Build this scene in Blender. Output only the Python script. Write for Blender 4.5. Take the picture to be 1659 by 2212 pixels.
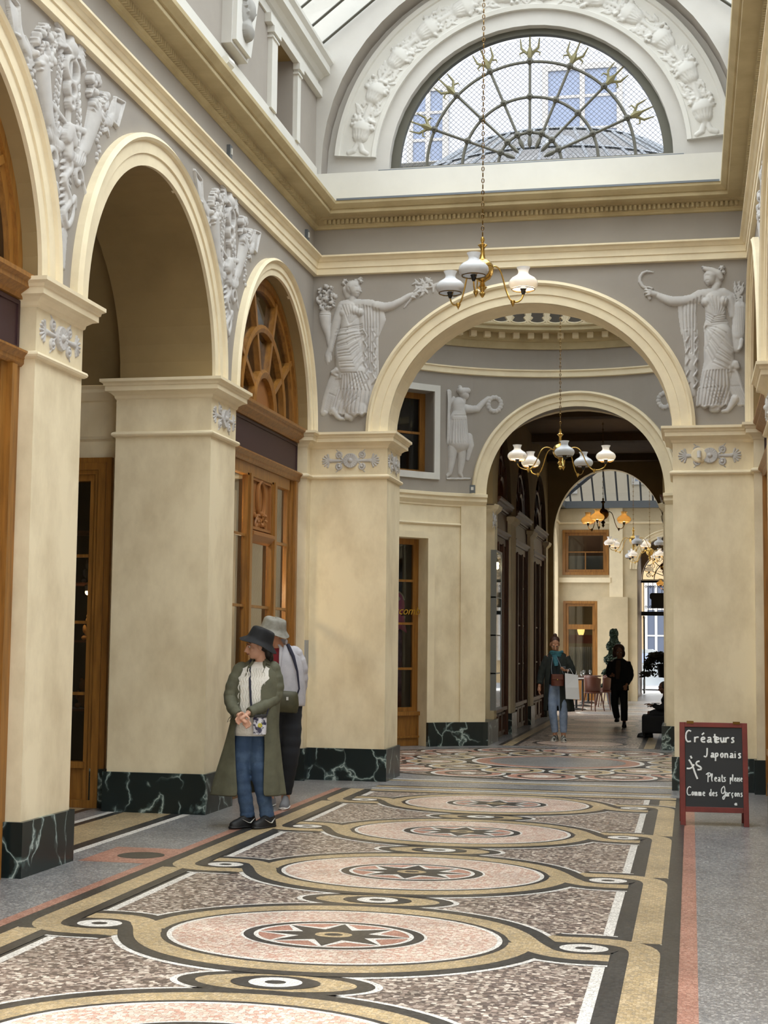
import bpy, bmesh, math, random
import numpy as np
from mathutils import Vector, Matrix
random.seed(7)
PI=math.pi
S=bpy.context.scene
for o in list(bpy.data.objects): bpy.data.objects.remove(o)
COL=S.collection
# ---------------------------------------------------------------- camera
YAW,PITCH,ROLL,FPX,HC=0.20421512,0.08841617,0.01092648,3206.66,1.55
PXC=(829.5,1106.)
def _axes():
    f=Vector((-math.sin(YAW)*math.cos(PITCH),math.cos(YAW)*math.cos(PITCH),math.sin(PITCH)))
    r0=f.cross(Vector((0,0,1))).normalized(); u0=r0.cross(f)
    return r0*math.cos(ROLL)+u0*math.sin(ROLL), -r0*math.sin(ROLL)+u0*math.cos(ROLL), f
CR,CU,CF=_axes()
cam=bpy.data.cameras.new('camera'); co=bpy.data.objects.new('camera',cam); COL.objects.link(co)
cam.sensor_fit='HORIZONTAL'; cam.sensor_width=36; cam.lens=FPX/1659*36; cam.clip_end=300; cam.clip_start=.05
co.matrix_world=Matrix(((CR.x,CU.x,-CF.x,0),(CR.y,CU.y,-CF.y,0),(CR.z,CU.z,-CF.z,HC),(0,0,0,1)))
S.camera=co
# ---------------------------------------------------------------- world, light, exposure
S.view_settings.view_transform='Standard'; S.view_settings.look='None'; S.view_settings.gamma=1
S.view_settings.use_curve_mapping=False; S.view_settings.exposure=0.68
W=bpy.data.worlds.new('overcast'); S.world=W; W.use_nodes=True
nt=W.node_tree; bg=nt.nodes['Background']
tc=nt.nodes.new('ShaderNodeTexCoord'); mp=nt.nodes.new('ShaderNodeMapping'); nz=nt.nodes.new('ShaderNodeTexNoise'); cr=nt.nodes.new('ShaderNodeValToRGB')
nz.inputs['Scale'].default_value=2.2; nz.inputs['Detail'].default_value=5
cr.color_ramp.elements[0].position=.3; cr.color_ramp.elements[0].color=(.84,.87,.90,1)
cr.color_ramp.elements[1].position=.75; cr.color_ramp.elements[1].color=(1,.985,.955,1)
nt.links.new(tc.outputs['Generated'],nz.inputs['Vector']); nt.links.new(nz.outputs['Fac'],cr.inputs['Fac']); nt.links.new(cr.outputs['Color'],bg.inputs['Color'])
sx=nt.nodes.new('ShaderNodeSeparateXYZ'); nt.links.new(tc.outputs['Generated'],sx.inputs[0])
mr=nt.nodes.new('ShaderNodeMapRange'); mr.inputs['From Min'].default_value=0; mr.inputs['From Max'].default_value=1; mr.inputs['To Min'].default_value=1.5; mr.inputs['To Max'].default_value=5.6
nt.links.new(sx.outputs['Z'],mr.inputs['Value']); nt.links.new(mr.outputs[0],bg.inputs['Strength'])
S.cycles.use_denoising=True
S.cycles.max_bounces=9; S.cycles.diffuse_bounces=6; S.cycles.glossy_bounces=3; S.cycles.transparent_max_bounces=10; S.cycles.transmission_bounces=4
S.cycles.sample_clamp_indirect=6
def portal(name,loc,sx,sy):
    """daylight portal in a roof opening: guides sampling of the sky, gives no light of its own"""
    l=bpy.data.lights.new(name,'AREA'); l.shape='RECTANGLE'; l.size=sx; l.size_y=sy; l.energy=1; l.cycles.is_portal=True
    o=bpy.data.objects.new(name,l); COL.objects.link(o); o.location=loc; return o
portal('skylight_main',(-1.815,6.3,8.52),5.1,20.6)
portal('skylight_rotunda',(-1.75,20.0,7.05),5.9,5.9)
portal('skylight_far_hall',(-1.7,38.1,5.72),4.0,9.8)
# ---------------------------------------------------------------- helpers
def link(o,parent=None):
    COL.objects.link(o)
    if parent is not None: o.parent=parent
    return o
def mesh(name,verts,faces,mats,parent=None,smooth=False,mi=None):
    me=bpy.data.meshes.new(name); me.from_pydata([tuple(v) for v in verts],[],faces)
    if not isinstance(mats,(list,tuple)): mats=[mats]
    for m in mats: me.materials.append(m)
    if mi is not None: me.polygons.foreach_set('material_index',mi)
    if smooth: me.polygons.foreach_set('use_smooth',[True]*len(me.polygons))
    me.update()
    o=bpy.data.objects.new(name,me); link(o,parent)
    if parent is not None: o.matrix_parent_inverse=parent.matrix_world.inverted() if False else Matrix.Identity(4)
    return o
def smooth_angle(o,deg=35):
    me=o.data
    me.polygons.foreach_set('use_smooth',[True]*len(me.polygons))
    me.set_sharp_from_angle(angle=math.radians(deg))
def empty(name,label=None,cat=None,group=None,loc=(0,0,0),rz=0):
    o=bpy.data.objects.new(name,None); COL.objects.link(o); o.location=loc; o.rotation_euler=(0,0,rz); o.empty_display_size=.1
    if label: tag(o,label,cat,group)
    return o
def tag(o,label,cat,group=None):
    o['label']=label; o['category']=cat
    if group: o['group']=group
    return o
def struct(o): o['kind']='structure'; return o
def copy_tree(o,parent=None):
    c=o.copy(); COL.objects.link(c)
    if parent: c.parent=parent
    for ch in list(o.children): copy_tree(ch,c)
    return c
class MB:
    """collects shapes, then builds ONE mesh object"""
    def __init__(s): s.v=[]; s.f=[]; s.m=[]; s.cur=0
    def add(s,v,f):
        n=len(s.v); s.v+= [tuple(p) for p in v]; s.f+=[tuple(i+n for i in q) for q in f]; s.m+=[s.cur]*len(f); return s
    def box(s,x0,x1,y0,y1,z0,z1):
        return s.add([(x0,y0,z0),(x1,y0,z0),(x1,y1,z0),(x0,y1,z0),(x0,y0,z1),(x1,y0,z1),(x1,y1,z1),(x0,y1,z1)],[(0,3,2,1),(4,5,6,7),(0,1,5,4),(1,2,6,5),(2,3,7,6),(3,0,4,7)])
    def boxm(s,M,s0,s1,z0,z1,d0,d1,n=1):
        """box in wall coordinates: M(s,z,d)"""
        for i in range(n):
            a=s0+(s1-s0)*i/n; b=s0+(s1-s0)*(i+1)/n
            v=[M(a,z0,d0),M(b,z0,d0),M(b,z0,d1),M(a,z0,d1),M(a,z1,d0),M(b,z1,d0),M(b,z1,d1),M(a,z1,d1)]
            f=[(0,3,2,1),(4,5,6,7),(0,1,5,4),(2,3,7,6)]
            if i==n-1: f.append((1,2,6,5))
            if i==0: f.append((3,0,4,7))
            s.add(v,f)
        return s
    def tube(s,pts,r,n=8,cap=True,ry=None):
        pts=[Vector(p) for p in pts]; k=len(pts)
        if not hasattr(r,'__len__'): r=[r]*k
        up=None; v=[]
        for i,p in enumerate(pts):
            t=(pts[min(i+1,k-1)]-pts[max(i-1,0)]).normalized()
            if up is None:
                up=Vector((0,0,1)) if abs(t.z)<.9 else Vector((0,1,0))
            a=t.cross(up)
            if a.length<1e-6: a=t.orthogonal()
            a.normalize(); b=a.cross(t).normalized(); up=b
            for j in range(n):
                w=2*PI*j/n; v.append(p+a*math.cos(w)*r[i]+b*math.sin(w)*r[i]*(ry or 1))
        f=[]
        for i in range(k-1):
            for j in range(n):
                j2=(j+1)%n; f.append((i*n+j,i*n+j2,(i+1)*n+j2,(i+1)*n+j))
        if cap: f.append(tuple(range(n-1,-1,-1))); f.append(tuple((k-1)*n+j for j in range(n)))
        return s.add(v,f)
    def lathe(s,prof,c=(0,0,0),n=24,a0=0,a1=2*PI):
        """prof: (r,z)"""
        full=abs(a1-a0-2*PI)<1e-6; m=n if full else n+1; v=[];f=[]
        for r,z in prof:
            for j in range(m):
                w=a0+(a1-a0)*j/n; v.append((c[0]+r*math.cos(w),c[1]+r*math.sin(w),c[2]+z))
        for i in range(len(prof)-1):
            for j in range(n):
                j2=(j+1)%m; f.append((i*m+j,i*m+j2,(i+1)*m+j2,(i+1)*m+j))
        return s.add(v,f)
    def loft(s,rings,cap=True):
        n=len(rings[0]); v=[p for r in rings for p in r]; f=[]
        for i in range(len(rings)-1):
            for j in range(n):
                j2=(j+1)%n; f.append((i*n+j,i*n+j2,(i+1)*n+j2,(i+1)*n+j))
        if cap: f.append(tuple(range(n-1,-1,-1))); f.append(tuple((len(rings)-1)*n+j for j in range(n)))
        return s.add(v,f)
    def ball(s,c,rx,ry=None,rz=None,n=12,k=8):
        ry=ry or rx; rz=rz or rx
        rings=[[(c[0]+rx*math.sin(PI*i/k)*math.cos(2*PI*j/n),c[1]+ry*math.sin(PI*i/k)*math.sin(2*PI*j/n),c[2]-rz*math.cos(PI*i/k)) for j in range(n)] for i in range(k+1)]
        rings[0]=[(c[0]+rx*.01*math.cos(2*PI*j/n),c[1]+ry*.01*math.sin(2*PI*j/n),c[2]-rz) for j in range(n)]
        rings[-1]=[(c[0]+rx*.01*math.cos(2*PI*j/n),c[1]+ry*.01*math.sin(2*PI*j/n),c[2]+rz) for j in range(n)]
        return s.loft(rings)
    def sweep(s,prof,path,closed=False,seg=None):
        """prof: list (d,z) with d to the left of travel direction; path: plan points (x,y)"""
        P=[Vector((p[0],p[1])) for p in path]; k=len(P); v=[]; n=len(prof)
        for i,p in enumerate(P):
            if closed: a=(p-P[i-1]).normalized(); b=(P[(i+1)%k]-p).normalized()
            else:
                a=(p-P[i-1]).normalized() if i>0 else None; b=(P[i+1]-p).normalized() if i<k-1 else None
                a=a or b; b=b or a
            na=Vector((-a.y,a.x)); nb=Vector((-b.y,b.x)); m=(na+nb); m=m/max(.2,m.dot(na))
            for d,z in prof: v.append((p.x+m.x*d,p.y+m.y*d,z))
        f=[]
        for i in range(k if closed else k-1):
            for j in range(n-1):
                i2=(i+1)%k; f.append((i*n+j,i2*n+j,i2*n+j+1,i*n+j+1))
        return s.add(v,f)
    def arc(s,M,cs,cz,rx,rz,prof,a0=0,a1=PI,n=48):
        """sweep profile (offset,d) along an ellipse arc on wall map M"""
        v=[];k=len(prof);f=[]
        for i in range(n+1):
            t=a0+(a1-a0)*i/n
            for o,d in prof: v.append(M(cs+(rx+o)*math.cos(t),cz+(rz+o)*math.sin(t),d))
        for i in range(n):
            for j in range(k-1): f.append((i*k+j,(i+1)*k+j,(i+1)*k+j+1,i*k+j+1))
        return s.add(v,f)
    def build(s,name,mats,parent=None,smooth=None,rm=False):
        o=mesh(name,s.v,s.f,mats,parent,mi=s.m)
        if rm or smooth:
            bm=bmesh.new(); bm.from_mesh(o.data)
            bmesh.ops.remove_doubles(bm,verts=bm.verts,dist=.0004); bmesh.ops.recalc_face_normals(bm,faces=bm.faces)
            bm.to_mesh(o.data); bm.free()
        if smooth: smooth_angle(o,smooth)
        return o
def bevel(o,w=.006,seg=2):
    m=o.modifiers.new('bevel','BEVEL'); m.width=w; m.segments=seg; m.limit_method='ANGLE'; m.angle_limit=math.radians(40); return o
# ---------------------------------------------------------------- wall maps M(s,z,d): d = out of the wall into the room
XL,XR,YB=-4.31,.68,16.6
def ML(s,z,d): return (XL+d,s,z)
def MR(s,z,d): return (XR-d,s,z)
def MBk(s,z,d): return (s,YB-d,z)
RC,RR=(-1.75,20.0),3.3
def MRo(s,z,d):
    t=s/RR; return (RC[0]+(RR-d)*math.sin(t),RC[1]+(RR-d)*math.cos(t),z)
def flat(p,u):
    """wall map from plan point p along unit u; room side is u turned left"""
    n=(-u[1],u[0])
    return lambda s,z,d:(p[0]+u[0]*s+n[0]*d,p[1]+u[1]*s+n[1]*d,z)
def onplane(axis,val,px,py):
    d=CF*FPX+CR*(px-PXC[0])-CU*(py-PXC[1]); c=Vector((0,0,HC)); t=(val-c[axis])/d[axis]; return c+d*t
# ---------------------------------------------------------------- materials
def lin(c): return tuple(((x/255)/12.92 if x/255<=.04045 else ((x/255+.055)/1.055)**2.4) for x in c)
def mat(name,rgb,rough=.6,metal=0,spec=None,emit=None,es=0,noise=None,bump=None,alpha=None,trans=0):
    m=bpy.data.materials.new(name); m.use_nodes=True; N=m.node_tree.nodes; L=m.node_tree.links; b=N['Principled BSDF']
    c=lin(rgb)+(1,); b.inputs['Base Color'].default_value=c; b.inputs['Roughness'].default_value=rough; b.inputs['Metallic'].default_value=metal
    if spec is not None: b.inputs['Specular IOR Level'].default_value=spec
    if emit: b.inputs['Emission Color'].default_value=lin(emit)+(1,); b.inputs['Emission Strength'].default_value=es
    if trans: b.inputs['Transmission Weight'].default_value=trans
    if alpha is not None: b.inputs['Alpha'].default_value=alpha
    if noise or bump:
        g=N.new('ShaderNodeNewGeometry')
    if noise:
        # noise=(rgb2,scale,lo,hi[,stretch])
        nn=N.new('ShaderNodeTexNoise'); nn.inputs['Scale'].default_value=noise[1]; nn.inputs['Detail'].default_value=6; nn.inputs['Roughness'].default_value=.62
        r=N.new('ShaderNodeValToRGB'); r.color_ramp.elements[0].position=noise[2]; r.color_ramp.elements[1].position=noise[3]
        r.color_ramp.elements[0].color=c; r.color_ramp.elements[1].color=lin(noise[0])+(1,)
        mpn=N.new('ShaderNodeMapping'); mpn.inputs['Scale'].default_value=noise[4] if len(noise)>4 else (1,1,1)
        L.new(g.outputs['Position'],mpn.inputs['Vector']); L.new(mpn.outputs['Vector'],nn.inputs['Vector']); L.new(nn.outputs['Fac'],r.inputs['Fac']); L.new(r.outputs['Color'],b.inputs['Base Color'])
    if bump:
        n2=N.new('ShaderNodeTexNoise'); n2.inputs['Scale'].default_value=bump[0]; n2.inputs['Detail'].default_value=4
        bp=N.new('ShaderNodeBump'); bp.inputs['Strength'].default_value=bump[1]; bp.inputs['Distance'].default_value=.01
        L.new(g.outputs['Position'],n2.inputs['Vector']); L.new(n2.outputs['Fac'],bp.inputs['Height']); L.new(bp.outputs['Normal'],b.inputs['Normal'])
    return m
CREAM=mat('cream_stucco',(236,222,190),.75,noise=((211,195,162),2.1,.40,.68,(1,1,.6)),bump=(9,.12))
CREAMT=mat('cream_trim',(238,224,192),.7,noise=((222,207,176),3,.35,.75),bump=(12,.08))
OCHRE=mat('ochre_soffit',(190,174,136),.7,noise=((170,153,116),2,.4,.7))
GREY=mat('grey_plaster',(157,150,142),.85,noise=((149,142,134),1.2,.35,.7),bump=(14,.06))
LGREY=mat('light_grey_plaster',(196,193,188),.85,noise=((188,185,180),1.5,.35,.7))
WHITE=mat('white_plaster',(212,210,204),.8,noise=((203,201,195),1.2,.35,.7))
PLAST=mat('relief_plaster',(196,193,190),.8,noise=((180,177,175),6,.35,.75))
PLASW=mat('relief_white',(205,203,198),.8)
BROWNV=mat('vault_brown',(150,128,88),.85,noise=((132,112,76),1,.4,.7))
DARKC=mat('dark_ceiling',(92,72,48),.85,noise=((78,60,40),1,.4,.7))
WOOD=mat('oak_wood',(158,108,46),.38,noise=((118,78,30),5,.35,.7,(6,6,.5)))
WOODD=mat('dark_wood',(92,50,24),.42,noise=((66,34,16),5,.35,.7,(6,6,.5)))
BURG=mat('burgundy_fascia',(62,38,42),.55)
BLACK=mat('black_paint',(18,18,20),.5)
IRON=mat('painted_iron',(86,84,76),.5,metal=.3)
ZINC=mat('zinc',(112,118,124),.45,metal=.5)
BRASS=mat('brass',(200,164,92),.2,metal=1)
BRASSD=mat('aged_brass',(120,92,48),.35,metal=1)
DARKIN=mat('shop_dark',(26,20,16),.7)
def marble():
    m=mat('green_marble',(20,32,32),.28); N=m.node_tree.nodes; L=m.node_tree.links; b=N['Principled BSDF']
    g=N.new('ShaderNodeNewGeometry'); n=N.new('ShaderNodeTexNoise'); n.inputs['Scale'].default_value=2.4; n.inputs['Detail'].default_value=5
    mx=N.new('ShaderNodeVectorMath'); mx.operation='MULTIPLY_ADD'; mx.inputs[1].default_value=(.5,.5,.5)
    L.new(g.outputs['Position'],n.inputs['Vector']); L.new(n.outputs['Color'],mx.inputs[0]); L.new(g.outputs['Position'],mx.inputs[2])
    v=N.new('ShaderNodeTexVoronoi'); v.feature='DISTANCE_TO_EDGE'; v.inputs['Scale'].default_value=3.4
    mp_=N.new('ShaderNodeMapping'); mp_.inputs['Rotation'].default_value=(.5,.4,.3); mp_.inputs['Scale'].default_value=(1,1,.62)
    L.new(mx.outputs[0],mp_.inputs['Vector']); L.new(mp_.outputs[0],v.inputs['Vector'])
    r=N.new('ShaderNodeValToRGB'); r.color_ramp.elements[0].position=0; r.color_ramp.elements[0].color=lin((176,190,186))+(1,)
    r.color_ramp.elements[1].position=.06; r.color_ramp.elements[1].color=lin((20,32,33))+(1,)
    L.new(v.outputs['Distance'],r.inputs['Fac'])
    e=r.color_ramp.elements.new(.02); e.color=lin((84,102,100))+(1,)
    n3=N.new('ShaderNodeTexNoise'); n3.inputs['Scale'].default_value=4; L.new(g.outputs['Position'],n3.inputs['Vector'])
    r3=N.new('ShaderNodeValToRGB'); r3.color_ramp.elements[0].position=.36; r3.color_ramp.elements[1].position=.5; L.new(n3.outputs['Fac'],r3.inputs['Fac'])
    mi=N.new('ShaderNodeMix'); mi.data_type='RGBA'; L.new(r3.outputs['Color'],mi.inputs[0]); mi.inputs[6].default_value=lin((22,34,35))+(1,); L.new(r.outputs['Color'],mi.inputs[7])
    L.new(mi.outputs[2],b.inputs['Base Color']); return m
MARBLE=marble()
def mosaic(name,cols,scale=62,rough=.32,var=.16):
    """small stone tesserae: one random colour of the ramp per cell, dark joints"""
    m=mat(name,cols[0],rough); N=m.node_tree.nodes; L=m.node_tree.links; b=N['Principled BSDF']
    g=N.new('ShaderNodeNewGeometry'); v=N.new('ShaderNodeTexVoronoi'); v.inputs['Scale'].default_value=scale; v.inputs['Randomness'].default_value=.75
    L.new(g.outputs['Position'],v.inputs['Vector'])
    sp=N.new('ShaderNodeSeparateColor'); L.new(v.outputs['Color'],sp.inputs[0])
    r=N.new('ShaderNodeValToRGB'); el=r.color_ramp.elements
    k=len(cols)
    el[0].position=0; el[0].color=lin(cols[0])+(1,); el[1].position=1; el[1].color=lin(cols[-1])+(1,)
    for i in range(1,k-1):
        e=el.new(i/(k-1)); e.color=lin(cols[i])+(1,)
    if k>3: r.color_ramp.interpolation='CONSTANT'
    L.new(sp.outputs[0],r.inputs['Fac'])
    ve=N.new('ShaderNodeTexVoronoi'); ve.feature='DISTANCE_TO_EDGE'; ve.inputs['Scale'].default_value=scale; ve.inputs['Randomness'].default_value=.75
    L.new(g.outputs['Position'],ve.inputs['Vector'])
    re=N.new('ShaderNodeValToRGB'); re.color_ramp.elements[0].position=.0; re.color_ramp.elements[0].color=(.45,.43,.42,1); re.color_ramp.elements[1].position=.09; re.color_ramp.elements[1].color=(1,1,1,1)
    L.new(ve.outputs['Distance'],re.inputs['Fac'])
    n=N.new('ShaderNodeTexNoise'); n.inputs['Scale'].default_value=2.2; n.inputs['Detail'].default_value=5; L.new(g.outputs['Position'],n.inputs['Vector'])
    rn=N.new('ShaderNodeValToRGB'); rn.color_ramp.elements[0].position=.3; rn.color_ramp.elements[0].color=(1-var*1.6,)*3+(1,); rn.color_ramp.elements[1].position=.7; rn.color_ramp.elements[1].color=(1.05,1.05,1.05,1); L.new(n.outputs['Fac'],rn.inputs['Fac'])
    m1=N.new('ShaderNodeMix'); m1.data_type='RGBA'; m1.blend_type='MULTIPLY'; m1.inputs[0].default_value=1; L.new(r.outputs['Color'],m1.inputs[6]); L.new(re.outputs['Color'],m1.inputs[7])
    m2=N.new('ShaderNodeMix'); m2.data_type='RGBA'; m2.blend_type='MULTIPLY'; m2.inputs[0].default_value=1; L.new(m1.outputs[2],m2.inputs[6]); L.new(rn.outputs['Color'],m2.inputs[7])
    L.new(m2.outputs[2],b.inputs['Base Color']); return m
def glass(name,tint=(200,210,215),refl=1.0,rough=.03,gcol=(1,1,1)):
    m=bpy.data.materials.new(name); m.use_nodes=True; N=m.node_tree.nodes; L=m.node_tree.links; N.clear()
    o=N.new('ShaderNodeOutputMaterial'); a=N.new('ShaderNodeBsdfTransparent'); a.inputs[0].default_value=lin(tint)+(1,)
    g=N.new('ShaderNodeBsdfGlossy'); g.inputs['Roughness'].default_value=rough; g.inputs['Color'].default_value=gcol+(1,)
    fr=N.new('ShaderNodeFresnel'); fr.inputs[0].default_value=1.5
    mm=N.new('ShaderNodeMath'); mm.operation='MULTIPLY_ADD'; mm.inputs[1].default_value=refl; mm.inputs[2].default_value=0
    mm.use_clamp=True
    x=N.new('ShaderNodeMixShader'); L.new(fr.outputs[0],mm.inputs[0]); L.new(mm.outputs[0],x.inputs[0]); L.new(a.outputs[0],x.inputs[1]); L.new(g.outputs[0],x.inputs[2]); L.new(x.outputs[0],o.inputs[0]); return m
GLASS=glass('window_glass',(225,232,235),.3)
SHOPG=glass('shop_glass',(205,205,200),1.5)
ROOFG=glass('roof_glass',(232,238,240),.5,.1)
ROOFD=glass('dimming_roof_glass',(132,134,134),.5,.1)  # grey tint put into the glass to dim daylight in the far hall
LUNG=glass('lunette_glass',(198,200,204),.3)
# ================================================================ STRUCTURE
def wallm(name,M,s0,s1,z0,z1,df,db,ops=(),mats=None,n=1,ends=True,parent=None,rs=0.0):
    """wall slab in wall coordinates with openings (a,b,zb,spring,rise); df room face, db far face"""
    cuts={round(s0,4),round(s1,4)}
    for a,b,zb,sp,ri in ops:
        for i in range(29 if ri>0 else 2):
            t=i/(28 if ri>0 else 1); c=(a+b)/2; r=(b-a)/2
            cuts.add(round(c-r*math.cos(PI*t) if ri>0 else a+(b-a)*t,4))
    L=sorted(c for c in cuts if s0-1e-6<=c<=s1+1e-6)
    if n>1:
        w=(s1-s0)/n; M2=[L[0]]
        for c in L[1:]:
            k=max(1,int(math.ceil((c-M2[-1])/w-1e-6))); a=M2[-1]
            for i in range(1,k+1): M2.append(a+(c-a)*i/k)
        L=M2
    mb=MB()
    def top(o,s):
        a,b,zb,sp,ri=o; c=(a+b)/2; r=(b-a)/2; return min(z1,sp+ri*math.sqrt(max(0,1-((s-c)/r)**2)))
    for i in range(len(L)-1):
        a,b=L[i],L[i+1]; m=(a+b)/2
        act=sorted([o for o in ops if o[0]<m<o[1]],key=lambda o:o[2])
        bounds=[(z0,z0)]
        for o in act: bounds+= [(max(z0,o[2]),)*2,(top(o,a),top(o,b))]
        bounds.append((z1,z1))
        for k in range(0,len(bounds),2):
            (l0,l1),(h0,h1)=bounds[k],bounds[k+1]
            if h0-l0<1e-4 and h1-l1<1e-4: continue
            for d,fl in ((df,0),(db,1)):
                mb.cur=0; v=[M(a,l0,d),M(b,l1,d),M(b,h1,d),M(a,h0,d)]; mb.add(v,[(0,1,2,3)] if not fl else [(3,2,1,0)])
            mb.cur=0 if act and all(o[4]==0 for o in act) and len(mats)>1 and rs>0 else 1
            if k+1<len(bounds)-1 or h0>=z1-1e-6: mb.add([M(a,h0,df),M(b,h1,df),M(b,h1,db),M(a,h0,db)],[(0,1,2,3)])
            mb.add([M(a,l0,df),M(b,l1,df),M(b,l1,db),M(a,l0,db)],[(3,2,1,0)])
    for o in ops:
        mb.cur=0 if (o[4]==0 and rs>0) else 1
        for s_,sg in ((o[0],1),(o[1],-1)):
            zt=max(o[3],o[2]) if o[4]>0 else o[3]
            if zt>o[2]+1e-4 and zt>z0: mb.add([M(s_,max(z0,o[2]),df),M(s_,zt,df),M(s_,zt,db),M(s_,max(z0,o[2]),db)],[(0,1,2,3)])
    if ends:
        mb.cur=0
        for s_ in (s0,s1): mb.add([M(s_,z0,df),M(s_,z1,df),M(s_,z1,db),M(s_,z0,db)],[(0,1,2,3)])
    return mb.build(name,list(mats),parent)
SP=3.97                       # springing line of the hall arches
A0=(6.21,9.18); A1=(9.96,12.93); A2=(13.68,16.42)
RZ=1.455
# --- side walls of the hall (above the pillars)
for nm,M in (('wall_left',ML),('wall_right',MR)):
    ops=[(a,b,SP,SP,RZ) for a,b in ((2.46,5.43),A0,A1,A2)]
    win=[(14.76,15.54,7.14,8.03,0),(11.0,11.8,7.14,8.03,0)] if nm=='wall_left' else [(14.76,15.54,7.14,8.03,0)]
    struct(wallm(nm,M,-4,17.2,SP,8.3,0,-.9,ops+win,[GREY,BROWNV],rs=1))
# --- back wall
ACX=-1.795; ARX=1.605
struct(wallm('wall_back',MBk,XL-.9,XR+.9,SP,6.62,0,-.5,[(ACX-ARX,ACX+ARX,SP,SP,RZ)],[GREY,CREAMT]))
UX=-1.82; UZ=7.16
struct(wallm('wall_back_upper',MBk,XL-.9,XR+.9,6.6,10.9,0,-.28,[(UX-2.42,UX+2.42,7.06,UZ,2.42)],[LGREY,GREY]))
struct(wallm('wall_back_recess',lambda s,z,d:(s,16.88-d,z),XL,XR,6.6,10.4,0,-.3,[(UX-1.66,UX+1.66,7.18,7.18,1.64)],[LGREY,LGREY]))
struct(MB().box(XL,XR,16.575,16.6,6.62,7.06).build('trim_1',WHITE))
# white plinth band on the side walls
for i,(nm,M) in enumerate((('trim_2',ML),('trim_3',MR))):
    struct(MB().boxm(M,-4,16.575,6.58,7.13,0,.025).build(nm,WHITE))
# --- entablature: string course and main cornice, mitred round the hall
path=[(XR,-4),(XR,YB),(XL,YB),(XL,-4)]
STR=[(0,5.835),(.05,5.84),(.05,5.91),(.062,5.915),(.062,5.985),(.075,5.99),(.095,6.02),(.125,6.035),(.125,6.055),(.0,6.07)]
struct(MB().sweep(STR,path).build('trim_4',CREAMT))
COR=[(0,6.385),(.03,6.39),(.035,6.405),(.06,6.42),(.06,6.48),(.085,6.485),(.11,6.505),(.25,6.505),(.255,6.51),(.255,6.55),(.275,6.553),(.305,6.58),(.325,6.60),(.33,6.635),(0,6.66)]
struct(MB().sweep(COR,path).build('trim_5',OCHRE))
mb=MB()
mb2=MB()
n=90
for i in range(n):
    x=XL+.13+(XR-XL-.26)*(i+.5)/n; mb.box(x-.0145,x+.0145,YB-.105,YB-.055,6.428,6.478)
for i in range(200):
    y=6.7+.048*i; mb.box(XL+.055,XL+.105,y,y+.028,6.428,6.478); mb.box(XR-.105,XR-.055,y,y+.028,6.428,6.478)
struct(mb.build('trim_6',OCHRE))
# lead flashing on the cornice of the back wall
struct(MB().box(XL+.34,XR-.34,16.262,16.30,6.632,6.655).build('trim_7',ZINC))
# upper cornice on the side walls
UC=[(0,8.10),(.02,8.10),(.02,8.2),(.05,8.21),(.09,8.25),(.16,8.27),(.16,8.36),(.2,8.4),(.2,8.44),(0,8.48)]
struct(MB().sweep(UC,[(XL,16.6),(XL,-4)]).build('trim_8',WHITE)); struct(MB().sweep(UC,[(XR,-4),(XR,16.6)]).build('trim_9',WHITE))
# --- archivolts
def archivolt(name,M,cs,cz,rx,rz,w=.255,mat_=CREAMT,a0=0,a1=PI,pr=1.0):
    p=[(0,-.02),(0,.03),(w*.36,.03),(w*.38,.045),(w*.74,.045),(w*.78,.07),(w*.86,.085),(w*.93,.07),(w,.06),(w,0)]
    p=[(o,d*pr) for o,d in p]
    return struct(MB().arc(M,cs,cz,rx,rz,p,a0,a1,56).build(name,mat_))
k=10
for M,cl in ((ML,1),(MR,1)):
    for a,b in (A0,A1,A2):
        a1=PI
        c=(a+b)/2; rx=(b-a)/2
        if (a,b)==A2:       # its foot dies into the corner of the back wall
            lim=(YB-c)/(rx+.255); a0=math.acos(min(1,lim))
        else: a0=0
        archivolt('trim_%d'%k,M,c,SP,rx,RZ,a0=0 if (a,b)!=A2 else 0,w=.255 if (a,b)!=A2 else .18); k+=1
archivolt('trim_%d'%k,MBk,ACX,SP,ARX,RZ,w=.255); k+=1
# --- garland archivolt round the lunette (flat white band with raised rims)
def MU(s,z,d): return (s,16.88-d,z)
mb=MB()
ga0=math.asin((7.335-7.18)/2.1)
mb.arc(MU,UX,7.18,1.82,1.82,[(0,0),(0,.05),(.05,.06),(.06,.045),(.44,.045),(.45,.07),(.5,.075),(.5,0)],ga0,PI-ga0,80)
for sg in (1,-1):
    t=ga0 if sg==1 else PI-ga0
    v=[];pr=[(0,0),(0,.05),(.5,.075),(.5,0)]
    for o,d in pr: v.append(MU(UX+(1.82+o)*math.cos(t),7.18+(1.82+o)*math.sin(t),d))
    mb.add(v,[(0,1,2,3)])
struct(mb.build('trim_%d'%k,WHITE)); k+=1
# --- roof glazing over the hall: iron bars and panes
mb=MB()
zr,ze=10.55,8.5
def roofpt(x,y):
    t=1-abs(x+1.815)/2.6; return (x,y,ze+(zr-ze)*t)
for i in range(42):
    y=-4+20.55*i/41
    for xa,xb in ((XL-.1,-1.815),(-1.815,XR+.1)):
        mb.tube([roofpt(xa,y),roofpt(xb,y)],.018,4)
mb.tube([(-1.815,-4,zr),(-1.815,16.6,zr)],.04,6)
for sx in (XL+.02,XR-.02): mb.tube([(sx,-4,ze+.1),(sx,16.6,ze+.1)],.05,6)
struct(mb.build('ceiling_glazing_bars',IRON))
g=MB(); g.add([roofpt(XL-.1,-4),roofpt(-1.815,-4),roofpt(-1.815,16.6),roofpt(XL-.1,16.6),roofpt(XR+.1,-4),roofpt(XR+.1,16.6)],[(0,1,2,3),(1,4,5,2)])
struct(g.build('ceiling',ROOFG))
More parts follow.
